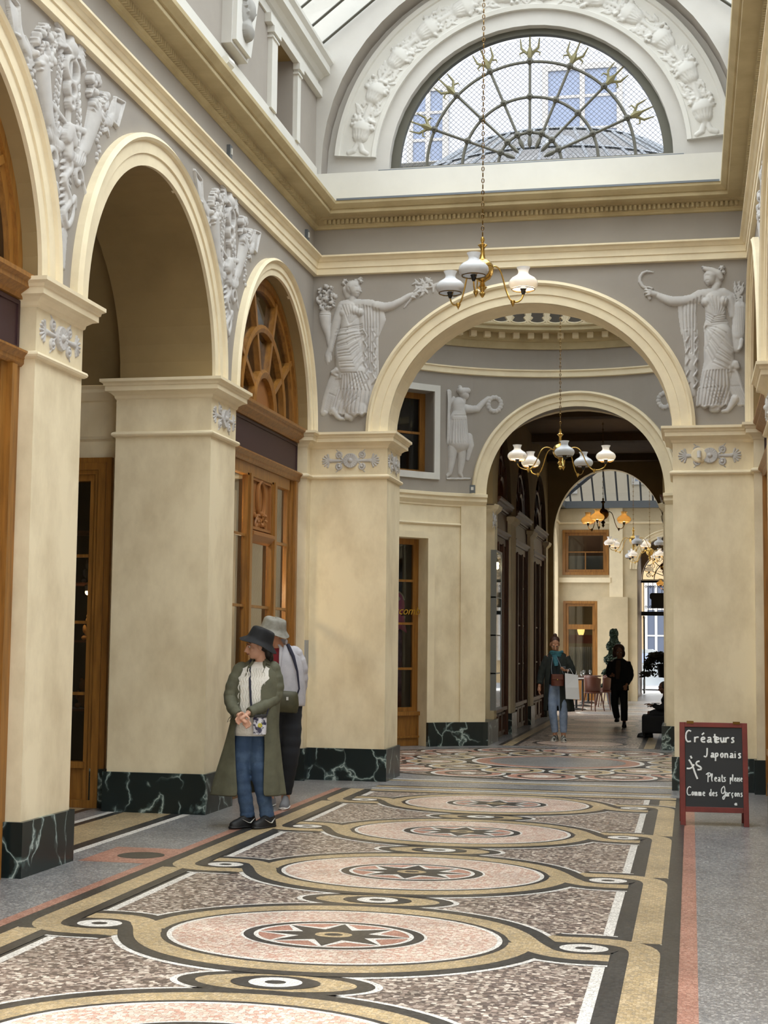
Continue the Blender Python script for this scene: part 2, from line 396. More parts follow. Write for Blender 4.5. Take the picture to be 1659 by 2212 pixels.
# the end of the hall behind the viewer
struct(MB().box(XL-.9,XR+.9,-4.3,-4,0,10.9).build('wall_front',CREAM))
# --- rotunda
ro=[(-1.43,1.43,0,3.88,1.43)]
struct(wallm('wall_rotunda',MRo,-8.3,8.3,3.80,6.9,0,-.3,[(-1.43,1.43,3.80,3.88,1.43),(-3.5,-2.33,4.19,5.46,0),(2.33,3.5,4.19,5.46,0)],[GREY,GREY],n=60,ends=False))
struct(wallm('wall_rotunda_lower',MRo,-8.3,8.3,0,3.80,0,-.3,[(-1.43,1.43,-1,3.9,0),(-3.6,-2.42,-1,3.17,0),(2.42,3.6,-1,3.17,0)],[CREAM,CREAM],n=60,ends=False))
struct(wallm('wall_rotunda_arch',MRo,-1.6,1.6,0,5.72,-.3,-.5,[(-1.43,1.43,-1,3.88,1.43)],[CREAM,CREAM],n=16))
def rosweep(prof,name,m,s0=-8.2,s1=8.2,n=72):
    mb=MB(); kk=len(prof); v=[];f=[]
    for i in range(n+1):
        s_=s0+(s1-s0)*i/n
        for d,z in prof: v.append(MRo(s_,z,d))
    for i in range(n):
        for j in range(kk-1): f.append((i*kk+j,(i+1)*kk+j,(i+1)*kk+j+1,i*kk+j+1))
    return struct(mb.add(v,f).build(name,m))
rosweep([(0,5.77),(.04,5.78),(.04,5.86),(.06,5.87),(.06,5.89),(0,5.9)],'trim_%d'%k,CREAMT); k+=1
rosweep([(0,6.22),(.03,6.22),(.03,6.33),(.06,6.34),(.06,6.465),(.30,6.475),(.30,6.52),(.33,6.545),(.33,6.57),(0,6.585)],'trim_%d'%k,OCHRE); k+=1
mb=MB()
for i in range(66):
    s_=-8+16*i/66; mb.boxm(MRo,s_-.05,s_+.05,6.375,6.465,.06,.15)
struct(mb.build('trim_%d'%k,CREAMT)); k+=1
CAPB=[(0,3.68),(.02,3.69),(.02,3.71),(.07,3.77),(.07,3.82),(.1,3.84),(.1,3.885),(0,3.9)]
for sa,sb in ((-8.2,-1.43),(1.43,8.2)):
    rosweep(CAPB,'trim_%d'%k,CREAMT,sa,sb,36); k+=1
    rosweep([(0,3.38),(.02,3.385),(.03,3.4),(.02,3.42),(0,3.42)],'trim_%d'%k,CREAMT,sa,sb,36); k+=1
archivolt('trim_%d'%k,MRo,0,3.88,1.43,1.43,w=.24); k+=1
# rotunda skylight: ring of antefixes is built later; glass cone with bars over octagonal kerb
mb=MB()
AP=(RC[0],RC[1],8.55); R2=2.95
def conez(r): return 7.15+(R2-r)/(R2-1.5)*.98 if r>1.5 else 8.13+(1.5-r)/1.25*.37
for i in range(56):
    t=2*PI*i/56; mb.tube([(RC[0]+r*math.sin(t),RC[1]+r*math.cos(t),conez(r)) for r in (R2,1.5,.25)],.022,4)
for rr in (R2,2.2,1.5,.9,.3):
    z=conez(rr)
    mb.tube([(RC[0]+rr*math.sin(2*PI*j/48),RC[1]+rr*math.cos(2*PI*j/48),z) for j in range(49)],.025,4)
struct(mb.build('ceiling_rotunda_bars',ZINC))
g=MB().lathe([(R2,7.15),(1.5,8.13),(.25,8.5),(0.01,8.53)],(RC[0],RC[1],0),48); struct(g.build('ceiling_rotunda',ROOFG))
g=MB().lathe([(3.3,6.85),(3.3,7.1),(R2,7.15),(R2-.1,7.05),(3.2,6.86)],(RC[0],RC[1],0),64); struct(g.build('ceiling_rotunda_kerb',ZINC))
# --- first passage beyond the rotunda
PXL,PXR=-3.10,-.42; PY0,PY1=23.0,33.0
def MP(s,z,d): return (PXL+d,s,z)
def MPR(s,z,d): return (PXR-d,s,z)
PB=[(24.15,26.05),(26.80,29.25),(29.95,32.55)]
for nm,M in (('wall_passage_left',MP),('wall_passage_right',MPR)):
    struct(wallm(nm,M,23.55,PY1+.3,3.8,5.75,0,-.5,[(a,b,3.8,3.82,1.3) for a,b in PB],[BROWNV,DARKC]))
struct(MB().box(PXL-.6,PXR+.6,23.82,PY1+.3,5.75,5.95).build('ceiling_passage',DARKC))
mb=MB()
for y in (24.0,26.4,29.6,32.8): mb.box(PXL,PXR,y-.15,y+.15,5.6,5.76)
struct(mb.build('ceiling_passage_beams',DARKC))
A3X=-1.76
struct(wallm('wall_passage_end',lambda s,z,d:(s,PY1-d,z),PXL-.6,PXR+.6,0,5.95,0,-.3,[(A3X-1.22,A3X+1.22,-1,3.95,1.5)],[BROWNV,CREAMT]))
CREAM_DIM=mat('dimmed_cream',(206,190,158),.8,noise=((186,172,142),1.4,.38,.66))  # darker copy of the cream, so the far hall walls look less lit
# --- far hall
HX0,HX1,HY0,HY1=-3.72,.30,33.3,43.0
def MH(s,z,d): return (HX0+d,s,z)
def MHf(s,z,d): return (s,HY1-d,z)
struct(wallm('wall_far_left',MH,HY0,HY1,0,5.5,0,-.3,[(33.9,36.4,.0,3.8,1.2),(37.2,39.6,.0,3.8,1.2),(40.2,42.6,.0,3.8,1.2)],[CREAM_DIM,CREAM_DIM]))
struct(wallm('wall_far_right',lambda s,z,d:(HX1-d,s,z),HY0,HY1,0,5.5,0,-.3,[],[CREAM_DIM,CREAM_DIM]))
struct(wallm('wall_far_end',MHf,HX0-.3,HX1+.3,0,5.5,0,-.35,[(-3.60,-2.62,.0,2.83,0),(-3.62,-2.30,3.58,4.88,0),(-1.50,.40,-1,3.75,.95)],[CREAM_DIM,CREAM_DIM]))
archivolt('trim_%d'%k,MHf,-.55,3.75,.95,.95,w=.2); k+=1
struct(MB().box(-2.28,-1.90,HY1-.06,HY1,0,5.5).build('trim_%d'%k,CREAMT)); k+=1
struct(MB().sweep([(0,5.05),(.03,5.06),(.05,5.1),(0,5.12)],[(HX1,HY1),(HX0,HY1),(HX0,HY0)]).build('trim_%d'%k,CREAMT)); k+=1
struct(MB().boxm(MHf,-3.75,-2.25,3.36,3.5,0,.09).build('trim_%d'%k,CREAMT)); k+=1
struct(MB().boxm(MHf,-2.62,-1.76,0,2.95,0,.09).build('trim_%d'%k,CREAM_DIM)); k+=1
struct(MB().box(HX0-.1,HX1+.1,HY1-.18,HY1,5.5,5.7).box(HX0-.02,HX0+.2,HY0,HY1,5.5,5.7).box(HX1-.2,HX1,HY0,HY1,5.5,5.7).build('trim_%d'%k,ZINC)); k+=1
# hipped glass roof of the far hall
mb=MB(); rx=-1.66; rz=7.0; ry=40.6
def rp(a,b,n,rad=.028):
    for i in range(n+1):
        t=i/n; mb.tube([tuple(a[0][q]+(a[1][q]-a[0][q])*t for q in range(3)),tuple(b[0][q]+(b[1][q]-b[0][q])*t for q in range(3))],rad,4)
e=5.7
rp(((HX0,HY0,e),(HX0,ry,e)),((rx,HY0,rz),(rx,ry,rz)),14); rp(((HX1,HY0,e),(HX1,ry,e)),((rx,HY0,rz),(rx,ry,rz)),14)
for i in range(1,12):
    x=HX0+(HX1-HX0)*i/12
    t=(x-HX0)/(rx-HX0) if x<rx else (HX1-x)/(HX1-rx)
    mb.tube([(x,HY1,e),(x+ (rx-x)*.0, HY1-(HY1-ry)*t, e+(rz-e)*t)],.026,4)
for x in (HX0,HX1): mb.tube([(x,HY1,e),(rx,ry,rz)],.055,5)
mb.tube([(rx,HY0,rz),(rx,ry,rz)],.06,5)
for h in (.3,.6): mb.tube([(HX0+(rx-HX0)*h,HY0,e+(rz-e)*h),(HX0+(rx-HX0)*h,HY1-(HY1-ry)*h,e+(rz-e)*h)],.02,4)
struct(mb.build('ceiling_far_bars',mat('slate_iron',(52,58,66),.5)))
g=MB().add([(HX0,HY0,e),(HX1,HY0,e),(HX1,HY1,e),(HX0,HY1,e),(rx,HY0,rz),(rx,ry,rz)],[(0,3,5,4),(3,2,5),(2,1,4,5)])
struct(g.build('ceiling_far',ROOFD))
# --- second passage to the street
struct(wallm('wall_street_passage_left',lambda s,z,d:(-1.58+d,s,z),43.3,49.2,0,4.9,0,-.2,[],[WOODD,WOODD]))
struct(wallm('wall_street_passage_right',lambda s,z,d:(.45-d,s,z),43.3,49.2,0,4.9,0,-.2,[],[WOODD,WOODD]))
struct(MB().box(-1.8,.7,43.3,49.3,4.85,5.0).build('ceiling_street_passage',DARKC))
struct(wallm('wall_street',lambda s,z,d:(s,49.2-d,z),-1.9,.8,0,5.2,0,-.4,[(-1.58,.45,-1,3.72,1.02)],[CREAM,WOODD]))
# --- side passage behind the open left arch
struct(wallm('wall_side_passage',lambda s,z,d:(s,13.2-d,z),-9,-5.22,0,6.6,0,-.3,[(-7.2,-5.36,-1,3.28,0)],[CREAM,CREAM]))
struct(wallm('wall_side_near',lambda s,z,d:(s,9.8+d,z),-9,-5.22,0,6.6,0,-.3,[],[CREAM,CREAM]))
struct(MB().box(-9.2,-9,9,13.5,0,6.6).build('wall_side_end',CREAM))
mb=MB(); mb.arc(lambda s,z,d:(-5.22-d*1.0,s,z),11.5,3.97,1.62,1.62,[(0,0),(0,3.9)],0,PI,32); struct(mb.build('ceiling_side_passage',BROWNV))
struct(MB().sweep([(0,3.82),(.03,3.83),(.08,3.9),(.08,3.93),(.11,3.96),(0,3.98)],[(-5.22,13.2),(-9,13.2)]).build('trim_%d'%k,CREAMT)); k+=1
struct(MB().sweep([(0,3.44),(.025,3.46),(0,3.49)],[(-5.22,13.2),(-9,13.2)]).build('trim_%d'%k,CREAMT)); k+=1
struct(MB().box(-5.5,-5.22,13.14,13.2,0,.36).build('baseboard_side_passage',MARBLE))
# rooms behind shopfronts are closed dark boxes so that the panes show depth
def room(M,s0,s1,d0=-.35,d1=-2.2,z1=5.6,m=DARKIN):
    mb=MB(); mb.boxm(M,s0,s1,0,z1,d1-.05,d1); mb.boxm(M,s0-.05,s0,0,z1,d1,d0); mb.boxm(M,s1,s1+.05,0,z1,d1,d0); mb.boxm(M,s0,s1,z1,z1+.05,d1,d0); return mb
# ================================================================ FLOOR with mosaic
M_GR=mosaic('granite_mosaic',[(146,145,145),(124,124,126),(172,171,169),(134,133,134),(154,153,152)],70,.3)
M_TAN=mosaic('tan_mosaic',[(196,172,132),(184,161,121),(207,185,148),(172,155,126),(198,176,140)],62)
M_BK=mosaic('black_mosaic',[(62,60,58),(52,50,49),(72,70,67),(58,56,54)],62)
M_WH=mosaic('white_mosaic',[(232,228,220),(220,216,209),(240,236,229),(226,221,214)],55,var=.06)
M_PK=mosaic('pink_mosaic',[(220,196,178),(204,162,144),(234,217,200),(212,182,166),(230,208,194),(196,150,134)],46)
M_RED=mosaic('rose_mosaic',[(186,136,118),(172,122,106),(196,150,132),(180,130,114)],62)
M_BR=mosaic('pebble_mosaic',[(128,112,102),(190,176,162),(96,84,78),(222,208,194),(152,134,122),(176,158,146),(112,98,92),(208,192,178)],44)
FM=[M_GR,M_RED,M_BK,M_TAN,M_WH,M_BR,M_PK]
GR,RED,BK,TAN,WHI,BRO,PKK=range(7)
fb=MB(); fz=[0.0]
UXM=-1.87
def up(): fz[0]+=.0004
zo=[0.0]
def poly(pts,m):
    fb.cur=m; fb.add([(x,y,fz[0]) for x,y in pts],[tuple(range(len(pts)))])
def rect(x0,x1,y0,y1,m): poly([(x0,y0),(x1,y0),(x1,y1),(x0,y1)],m)
def ell(cx,cy,a,b,m,n=56):
    fb.cur=m; fb.add([(cx+a*math.cos(2*PI*i/n),cy+b*math.sin(2*PI*i/n),fz[0]) for i in range(n)],[tuple(range(n))])
def strip(pts,w,m):
    v=[];k=len(pts)
    for i in range(k):
        a=pts[max(0,i-1)];b=pts[min(k-1,i+1)];dx,dy=b[0]-a[0],b[1]-a[1];l=math.hypot(dx,dy) or 1
        nx,ny=-dy/l*w/2,dx/l*w/2; v+=[(pts[i][0]+nx,pts[i][1]+ny,fz[0]+zo[0]),(pts[i][0]-nx,pts[i][1]-ny,fz[0]+zo[0])]
    fb.cur=m; fb.add(v,[(2*i,2*i+1,2*i+3,2*i+2) for i in range(k-1)])
rect(-9.2,2,-4.3,17.3,GR); rect(-9.2,2,17.3,50,GR); rect(-12,10,50,53,GR)
up()
YS,YE=-1.2,15.72; IN=1.71
for sg in (-1,1):
    X=lambda u,sg=sg:UXM+sg*u
    def R(u0,u1,m): rect(min(X(u0),X(u1)),max(X(u0),X(u1)),YS,YE,m)
    R(1.80,1.89,RED); R(1.71,1.80,BK)
    R(1.55,1.71,TAN); R(1.45,1.55,BK); R(1.395,1.45,WHI)
rect(UXM-1.395,UXM+1.395,YS,YE-.25,BRO)
up(); rect(UXM-1.71,UXM+1.71,YE-.25,YE-.16,BK); rect(UXM-1.71,UXM+1.71,YE-.16,YE,TAN)
# white/black/tan edging of the side passage, stopping at the stair door
up()
rect(-4.49,-4.42,10.1,13.0,WHI); rect(-4.60,-4.49,10.1,13.0,BK); rect(-5.05,-4.60,10.1,13.0,TAN); rect(-5.13,-5.05,10.1,13.1,BK); rect(-5.2,-5.13,10.1,13.1,WHI); rect(-5.42,-5.2,10.1,13.1,GR); rect(-5.5,-5.42,10.1,13.1,BK);rect(-5.9,-5.5,10.1,13.1,TAN)
rect(-4.25,-3.72,10.0,10.75,RED); up(); ell(-3.92,10.37,.17,.17,BK); 
MY=[7.83-2.26*3,7.83-2.26*2,7.83-2.26,7.83,10.09,12.35,14.6]
A_,B_=.885,.70
def E(t,a,b): return (a*math.cos(t),b*math.sin(t))
def bez(p0,p1,p2,p3,n=10):
    return [tuple((1-t)**3*p0[i]+3*(1-t)**2*t*p1[i]+3*(1-t)*t*t*p2[i]+t**3*p3[i] for i in (0,1)) for t in [j/n for j in range(n+1)]]
wh=[];paths=[]
up()
for cy in MY:
    for sg in (1,-1):         # sg=-1 turns the half pattern by 180 degrees
        T=lambda P,sg=sg,cy=cy:[(UXM+sg*u,cy+sg*v) for u,v in P]
        ra,rb=.99,.815
        ringU=[E(t,ra,rb) for t in np.linspace(PI*1.02,math.radians(24),30)]
        u_end=bez(ringU[-1],(1.03,.12),(1.04,-.20),(1.33,-.215),12)
        pU=T(ringU+u_end[1:]+[(1.46,-.215)])
        eP=[(1.63,-2.05),(1.63,-.1)]+bez((1.63,-.1),(1.63,.1),(1.55,.215),(1.33,.215),8)[1:]+bez((1.33,.215),(1.24,.215),(1.16,.2),(1.10,.24),5)[1:]
        if cy>14 and sg<0: eP=[(1.63,-1.08)]+eP[1:]
        pE=T(eP)
        low=T([E(t,ra,rb) for t in np.linspace(math.radians(-8),-PI*1.0,30)])
        paths.append((pU,pE,low,T))

    ell(UXM,cy-1.13,.50,.25,WHI)
ZO=[.00009*(i%4) for i in range(len(paths))]
for zo[0],(pU,pE,low,T) in zip(ZO,paths):
    strip(pU,.38,WHI); zo[0]+=.00004; strip(pE[2:],.36,WHI)
up()
for cy in MY: ell(UXM,cy-1.13,.465,.225,BK)
for zo[0],(pU,pE,low,T) in zip(ZO,paths): strip(low,.31,BK)
up()
for cy in MY: ell(UXM,cy-1.13,.38,.165,TAN)
for zo[0],(pU,pE,low,T) in zip(ZO,paths): strip(low,.15,TAN)
up()
for zo[0],(pU,pE,low,T) in zip(ZO,paths): strip(pE,.31,BK)
up()
for sg in (-1,1): rect(min(UXM+sg*1.71,UXM+sg*1.80),max(UXM+sg*1.71,UXM+sg*1.80),YS,YE,BK)
up()
for zo[0],(pU,pE,low,T) in zip(ZO,paths): strip(pE,.155,TAN)
up()
for zo[0],(pU,pE,low,T) in zip(ZO,paths): strip(pU,.315,BK)
up()
for zo[0],(pU,pE,low,T) in zip(ZO,paths): strip(pU,.15,TAN)
up()
for cy in MY: ell(UXM,cy-1.13,.21,.13,BK); ell(UXM,cy,A_+.045,B_+.045,BK)
for pU,pE,low,T in paths:
    c=T([(1.32,0)])[0]; ell(c[0],c[1],.175,.145,BK)
up()
for cy in MY: ell(UXM,cy-1.13,.125,.095,WHI); ell(UXM,cy,A_+.012,B_+.012,WHI)
for pU,pE,low,T in paths:
    c=T([(1.32,0)])[0]; ell(c[0],c[1],.125,.10,WHI)
up()
for cy in MY: ell(UXM,cy-1.13,.05,.036,BK); ell(UXM,cy,A_-.015,B_-.015,PKK)
for pU,pE,low,T in paths:
    c=T([(1.32,0)])[0]; ell(c[0],c[1],.045,.036,BK)
up()
for cy in MY: ell(UXM,cy,.50,.385,WHI)
up()
for cy in MY: ell(UXM,cy,.485,.37,BK)
up()
for cy in MY: ell(UXM,cy,.43,.325,WHI)
up()
for cy in MY: ell(UXM,cy,.405,.30,RED)
def star(cy,a,b,ra_,m):
    fb.cur=m; P=[]
    for i in range(16):
        t=2*PI*i/16+.02; q=1 if i%2==0 else ra_; P.append((UXM+a*q*math.cos(t),cy+b*q*math.sin(t),fz[0]))
    n=len(fb.v); fb.v+=P+[(UXM,cy,fz[0])]; fb.f+=[(n+i,n+(i+1)%16,n+16) for i in range(16)]; fb.m+=[m]*16
up()
for cy in MY: star(cy,.43,.325,.60,WHI)
up()
for cy in MY: star(cy,.40,.30,.48,BK)
up()
for cy in MY: ell(UXM,cy,.1,.072,TAN)
up()
for cy in MY: ell(UXM,cy,.05,.034,BK)
# bands across the hall in front of the rotunda
fz[0]=.0008
for y0,y1,m in ((15.80,15.86,WHI),(16.0,16.12,TAN),(16.12,16.2,BK),(16.75,16.87,TAN),(16.87,16.93,BK),(16.93,17.0,WHI)): rect(-3.38,-.22,y0,y1,m)
# rotunda: scale of overlapping rosettes round a plain disc
up(); cxr,cyr=-1.75,20.0; ell(cxr,cyr,2.95,2.75,BK); up(); ell(cxr,cyr,2.85,2.65,BRO)
zb=fz[0]
for ring,(rr,cnt,sz) in enumerate(((2.35,16,.52),(1.62,12,.46))):
    for i in range(cnt):
        t=2*PI*(i+.5*ring)/cnt; x=cxr+rr*math.cos(t); y=cyr+rr*math.sin(t)*.93
        fz[0]=zb+.0007+ring*.0021+(i%2)*.001
        for a,m in ((sz,BK),(sz*.88,WHI),(sz*.78,TAN if ring else RED),(sz*.56,BK),(sz*.46,BRO if i%2 else PKK),(sz*.18,WHI)):
            fz[0]+=.00016; ell(x,y,a,a,m,24)
fz[0]=zb+.006
up(); ell(cxr,cyr,1.22,1.15,BK); up(); ell(cxr,cyr,1.14,1.07,WHI); up(); ell(cxr,cyr,1.08,1.02,RED); up(); ell(cxr,cyr,.9,.85,GR)
# passage beyond
fz[0]=.001
for x0,x1,m in ((-2.95,-2.88,BK),(-2.88,-2.72,TAN),(-2.72,-2.65,BK),(-.80,-.72,BK),(-.72,-.56,TAN),(-.56,-.48,BK)): rect(x0,x1,23.1,33,m)
rect(-2.65,-.80,23.1,33,BRO); up()
for i in range(5):
    y=24+i*1.9; ell(cxr,y,.75,.7,BK); 
up()
for i in range(5):
    y=24+i*1.9; ell(cxr,y,.68,.63,PKK)
up(); rect(-3.2,-.3,33.2,42.5,BRO); up()
for i in range(4): ell(cxr,35+i*2.2,.9,.8,WHI); 
up()
for i in range(4): ell(cxr,35+i*2.2,.8,.7,M_GR and GR)
fl=struct(fb.build('floor',FM))
# pedestrian street beyond the gate
struct(MB().box(-14,14,53,62,-.06,-.02).build('floor_street',mat('asphalt',(120,122,126),.8)))
struct(MB().box(-14,14,50,53,-.02,.012).build('floor_pavement',mat('pavement',(205,203,200),.8)))
# ================================================================ PILLARS
def pillar(x0,x1,y0,y1,label,faces='both',cut=None,grp=None):
    """free standing or engaged pier; plan rectangle"""
    e=empty('pillar',label,'pillar',grp,((x0+x1)/2,(y0+y1)/2,0))
    o=e.location
    def L(mb,name,m,**kw):
        mb.v=[(a-o.x,b-o.y,c) for a,b,c in mb.v]; return mb.build(name,m,e,**kw)
    L(MB().box(x0,x1,y0,y1,.36,SP),'shaft',CREAM)
    p=.03; L(MB().box(x0-p,x1+p,y0-p,y1+p,0,.36),'plinth',MARBLE)
    ring=[(x0,y0),(x0,y1),(x1,y1),(x1,y0)]   # clockwise: outward on the left
    L(MB().sweep([(0,3.79),(.012,3.80),(.018,3.825),(.05,3.85),(.085,3.862),(.085,3.905),(.095,3.91),(.10,3.93),(.125,3.945),(.125,3.972),(0,3.985)],ring,True),'capital',CREAMT)
    L(MB().sweep([(0,3.435),(.015,3.438),(.03,3.448),(.036,3.462),(.03,3.478),(.012,3.486),(0,3.49)],ring,True),'astragal',CREAMT)
    return e
G='piers carrying the hall arches'
pil={}
pil['P0']=pillar(-5.24,XL,9.18,9.96,'cream pier nearest the viewer on the left, with a green marble foot',grp=G)
pil['P1']=pillar(-5.24,XL,12.93,13.68,'cream pier behind the woman in the black hat, beside the open side passage',grp=G)
pil['P2']=pillar(XL,-3.405,YB,17.35,'broad cream pier left of the large arch with a floral rosette frieze',grp=G)
pil['P2b']=pillar(-5.24,XL,16.42,YB,'narrow cream pilaster in the left corner beside the oak shopfront',grp=G)
pil['R']=pillar(-.185,XR,YB,17.35,'broad cream pier on the right behind the chalkboard',grp=G)
pil['Rb']=pillar(XR,1.6,16.42,YB,'narrow cream pilaster in the right corner behind the chalkboard',grp=G)
pil['R1']=pillar(XR,1.6,12.93,13.68,'pier at the right edge of the view',grp=G)
pil['R0']=pillar(XR,1.6,9.18,9.96,'pier on the right side of the hall, second from the chalkboard',grp=G)
pil['L00']=pillar(-5.24,XL,5.43,6.21,'pier on the left side of the hall nearest the entrance',grp=G)
# rotunda pilasters and plinths beside the inner arch
for sa,sb,lab in ((-2.42,-1.43,'cream pilaster left of the inner arch with marble foot'),(1.43,2.42,'cream pilaster right of the inner arch')):
    e=empty('pilaster',lab,'pilaster'); mb=MB().boxm(MRo,sa,sb,0,.36,0,.06,6); mb.boxm(MRo,sa if sa>0 else sb-.0,(sa if sa>0 else sb)+(.0),0,.36,0,.06)
    mb.build('plinth',MARBLE,e)
    inner=(sb-.42,sb) if sa<0 else (sa,sa+.42)
    MB().boxm(MRo,inner[0],inner[1],.36,3.70,0,.03,3).build('shaft',CREAM,e)
# jamb plinths of the first passage
mb=MB()
for y0,y1,lab in ((23.82,24.15,'wide cream pier at the mouth of the passage'),(26.05,26.80,'cream pier between the first and second passage shopfronts'),(29.25,29.95,'cream pier between the second and third passage shopfronts'),(32.55,33.0,'last cream pier of the passage shopfront row')):
    for x0,x1,sd in ((PXL-.5,PXL,'left'),(PXR,PXR+.5,'right')):
        e=empty('passage_pier',lab+', '+sd+' side','pier','passage piers on the '+sd)
        MB().box(x0,x1,y0,y1,.36,3.8).build('shaft',CREAM,e); q=.025; MB().box(x0-q,x1+q,y0-(.9 if y0<24 else 0),y1+(q if y1<32.9 else 0),0,.36).build('plinth',MARBLE,e)
        MB().sweep([(0,3.68),(.06,3.74),(.08,3.8),(0,3.83)],[(x0,y0),(x0,y1),(x1,y1),(x1,y0)],True).build('capital',CREAMT,e)
# ================================================================ SHOPFRONTS
def frame_rect(mb,M,s0,s1,z0,z1,w,d0,d1,steps=2):
    """rectangular moulded frame, outer size given"""
    for i in range(steps):
        q=w*i/steps; dd=d1-(d1-d0)*.38*i
        a0,a1,b0,b1=s0+q,s1-q,z0+q,z1-q; ww=w/steps
        mb.boxm(M,a0,a0+ww,b0,b1,d0,dd); mb.boxm(M,a1-ww,a1,b0,b1,d0,dd)
        mb.boxm(M,a0+ww,a1-ww,b1-ww,b1,d0,dd); mb.boxm(M,a0+ww,a1-ww,b0,b0+ww,d0,dd)
def prism_profile(mb,M,s0,s1,prof):
    v=[];k=len(prof)
    for s_ in (s0,s1):
        for d,z in prof: v.append(M(s_,z,d))
    f=[(j,j+1,k+j+1,k+j) for j in range(k-1)]+[tuple(range(k)),tuple(range(2*k-1,k-1,-1))]
    mb.add(v,f)
CARV=mat('carved_oak',(150,98,48),.5)
REFL=mat('reflection_tone',(196,190,176),.8,noise=((150,140,126),.9,.42,.6))  # pale mottled tone standing in for hall reflections in the panes
def shopfront(M,s0,s1,label,d=-.11,wood=WOOD,lun=True,rise=RZ,sp=SP,carved=False,lights=None,room_col=DARKIN,backing=False,grp=None,fasc=BURG,simple=False,base=.5,zt=3.38):
    e=empty('shopfront',label,'shopfront',grp)
    c=(s0+s1)/2; hw=(s1-s0)/2
    # outer frame stiles + head
    mb=MB(); w=.30*hw/1.37
    for sg in (-1,1):
        a=c+sg*hw
        for q0,q1,dd in ((0,.28,.0),(.28,.52,.03),(.52,.78,-.01),(.78,1,-.035)):
            x0,x1=a-sg*w*q0,a-sg*w*q1; mb.boxm(M,min(x0,x1),max(x0,x1),0,zt,d-.08,d+dd)
    mb.boxm(M,s0+w,s1-w,zt-.12,zt,d-.08,d-.01)
    mb.boxm(M,s0+w,s1-w,0,base-.06,d-.06,d-.03); mb.boxm(M,s0+w,s1-w,base-.06,base,d-.06,d+.03)
    for i in range(3):
        a=s0+w+(s1-s0-2*w)*i/3; b=s0+w+(s1-s0-2*w)*(i+1)/3
        frame_rect(mb,M,a+.03,b-.03,.06,base-.1,.04,d-.04,d-.005,1)
    mw=.17*hw/1.37; mo=.455*hw/1.37
    for sg in (-1,1):
        mb.boxm(M,c+sg*mo-mw/2,c+sg*mo+mw/2,base,zt-.1,d-.07,d-.01); mb.boxm(M,c+sg*mo-mw*.22,c+sg*mo+mw*.22,base,zt-.1,d-.02,d+.012)
    mb.build('frame',wood,e)
    mb=MB()
    cs=[(s0+w,c-mo-mw/2),(c-mo+mw/2,c+mo-mw/2),(c+mo+mw/2,s1-w)]
    for i,(a,b) in enumerate(cs):
        for z in ((2.64,1.92,1.2) if i!=1 else (1.92,1.2)): MB().boxm(M,a,b,z-.014,z+.014,d-.06,d-.03).build('glazing_bar',wood,e)
    for i,(a,b) in enumerate(cs):
        top=zt-.12 if not(carved and i==1) else 2.66
        MB().add([M(a,base,d-.055),M(b,base,d-.055),M(b,top,d-.055),M(a,top,d-.055)],[(0,1,2,3)]).build('pane',SHOPG,e)
    if carved:
        a,b=cs[1]; mb=MB(); mb.boxm(M,a,b,2.70,zt-.12,d-.07,d-.045); frame_rect(mb,M,a,b,2.72,zt-.12,.03,d-.05,d-.02,1)
        prism_profile(mb,M,a-.02,b+.02,[(d-.05,2.58),(d-.02,2.60),(d+.02,2.66),(d+.02,2.69),(d-.05,2.72)])
        p=mb.build('carved_panel',CARV,e)
        mb=MB(); R=[M(c+.13*math.sin(t),3.05+.19*math.cos(t),d-.03) for t in np.linspace(-2.7,2.7,22)]
        mb.tube(R,.022,6)
        rnd=random.Random(3)
        for i in range(26):
            t=rnd.uniform(-.22,.22); q=M(c+t,2.83+rnd.uniform(-.06,.09)*(1-abs(t)*2),d-.035); mb.ball(q,.028*rnd.uniform(.6,1.2),.02,.028*rnd.uniform(.6,1.2),6,4)
        for sg in (-1,1):
            mb.tube([M(c+sg*(.06+.12*math.sin(t)*.8+t*.02),2.82+.07*math.cos(t*1.3),d-.03) for t in np.linspace(0,4,14)],.014,5)
        mb.build('wreath',CARV,p,smooth=40)
    # mouldings, fascia, cornice
    mb=MB(); prism_profile(mb,M,s0,s1,[(d-.08,zt),(d+.01,zt),(d+.03,zt+.02),(d+.03,zt+.05),(d+.07,zt+.085),(d+.07,zt+.10),(d-.08,zt+.105)]); mb.build('transom',wood,e)
    mb=MB(); mb.boxm(M,s0,s1,zt+.10,3.84,d-.08,d-.01); frame_rect(mb,M,s0+.02,s1-.02,zt+.11,3.83,.03,d-.02,d+.0,1); mb.build('fascia',fasc,e)
    mb=MB(); prism_profile(mb,M,s0,s1,[(d-.08,3.835),(d+.02,3.835),(d+.03,3.86),(d+.09,3.90),(d+.09,3.935),(d+.12,3.955),(d+.12,3.985),(d-.1,4.0)]); mb.build('cornice',wood,e)
    if lun:
        z=3.99; rz=rise-.03; ww=.14
        mb=MB(); mb.arc(M,c,z,hw-ww,rz-ww,[(0,d-.1),(0,d-.03),(ww*.5,d-.03),(ww*.5,d+.0),(ww,d+.0),(ww,d-.1)],0,PI,40)
        q=.60; mb.arc(M,c,z,(hw)*q,rz*q+.03,[(-.04,d-.09),(-.04,d-.01),(.0,d+.005),(.04,d-.01),(.04,d-.09)],0,PI,32)
        mb.arc(M,c,z,.40,.42,[(-.06,d-.09),(-.06,d-.0),(.0,d+.02),(.03,d+.0),(.03,d-.09)],0,PI,24)
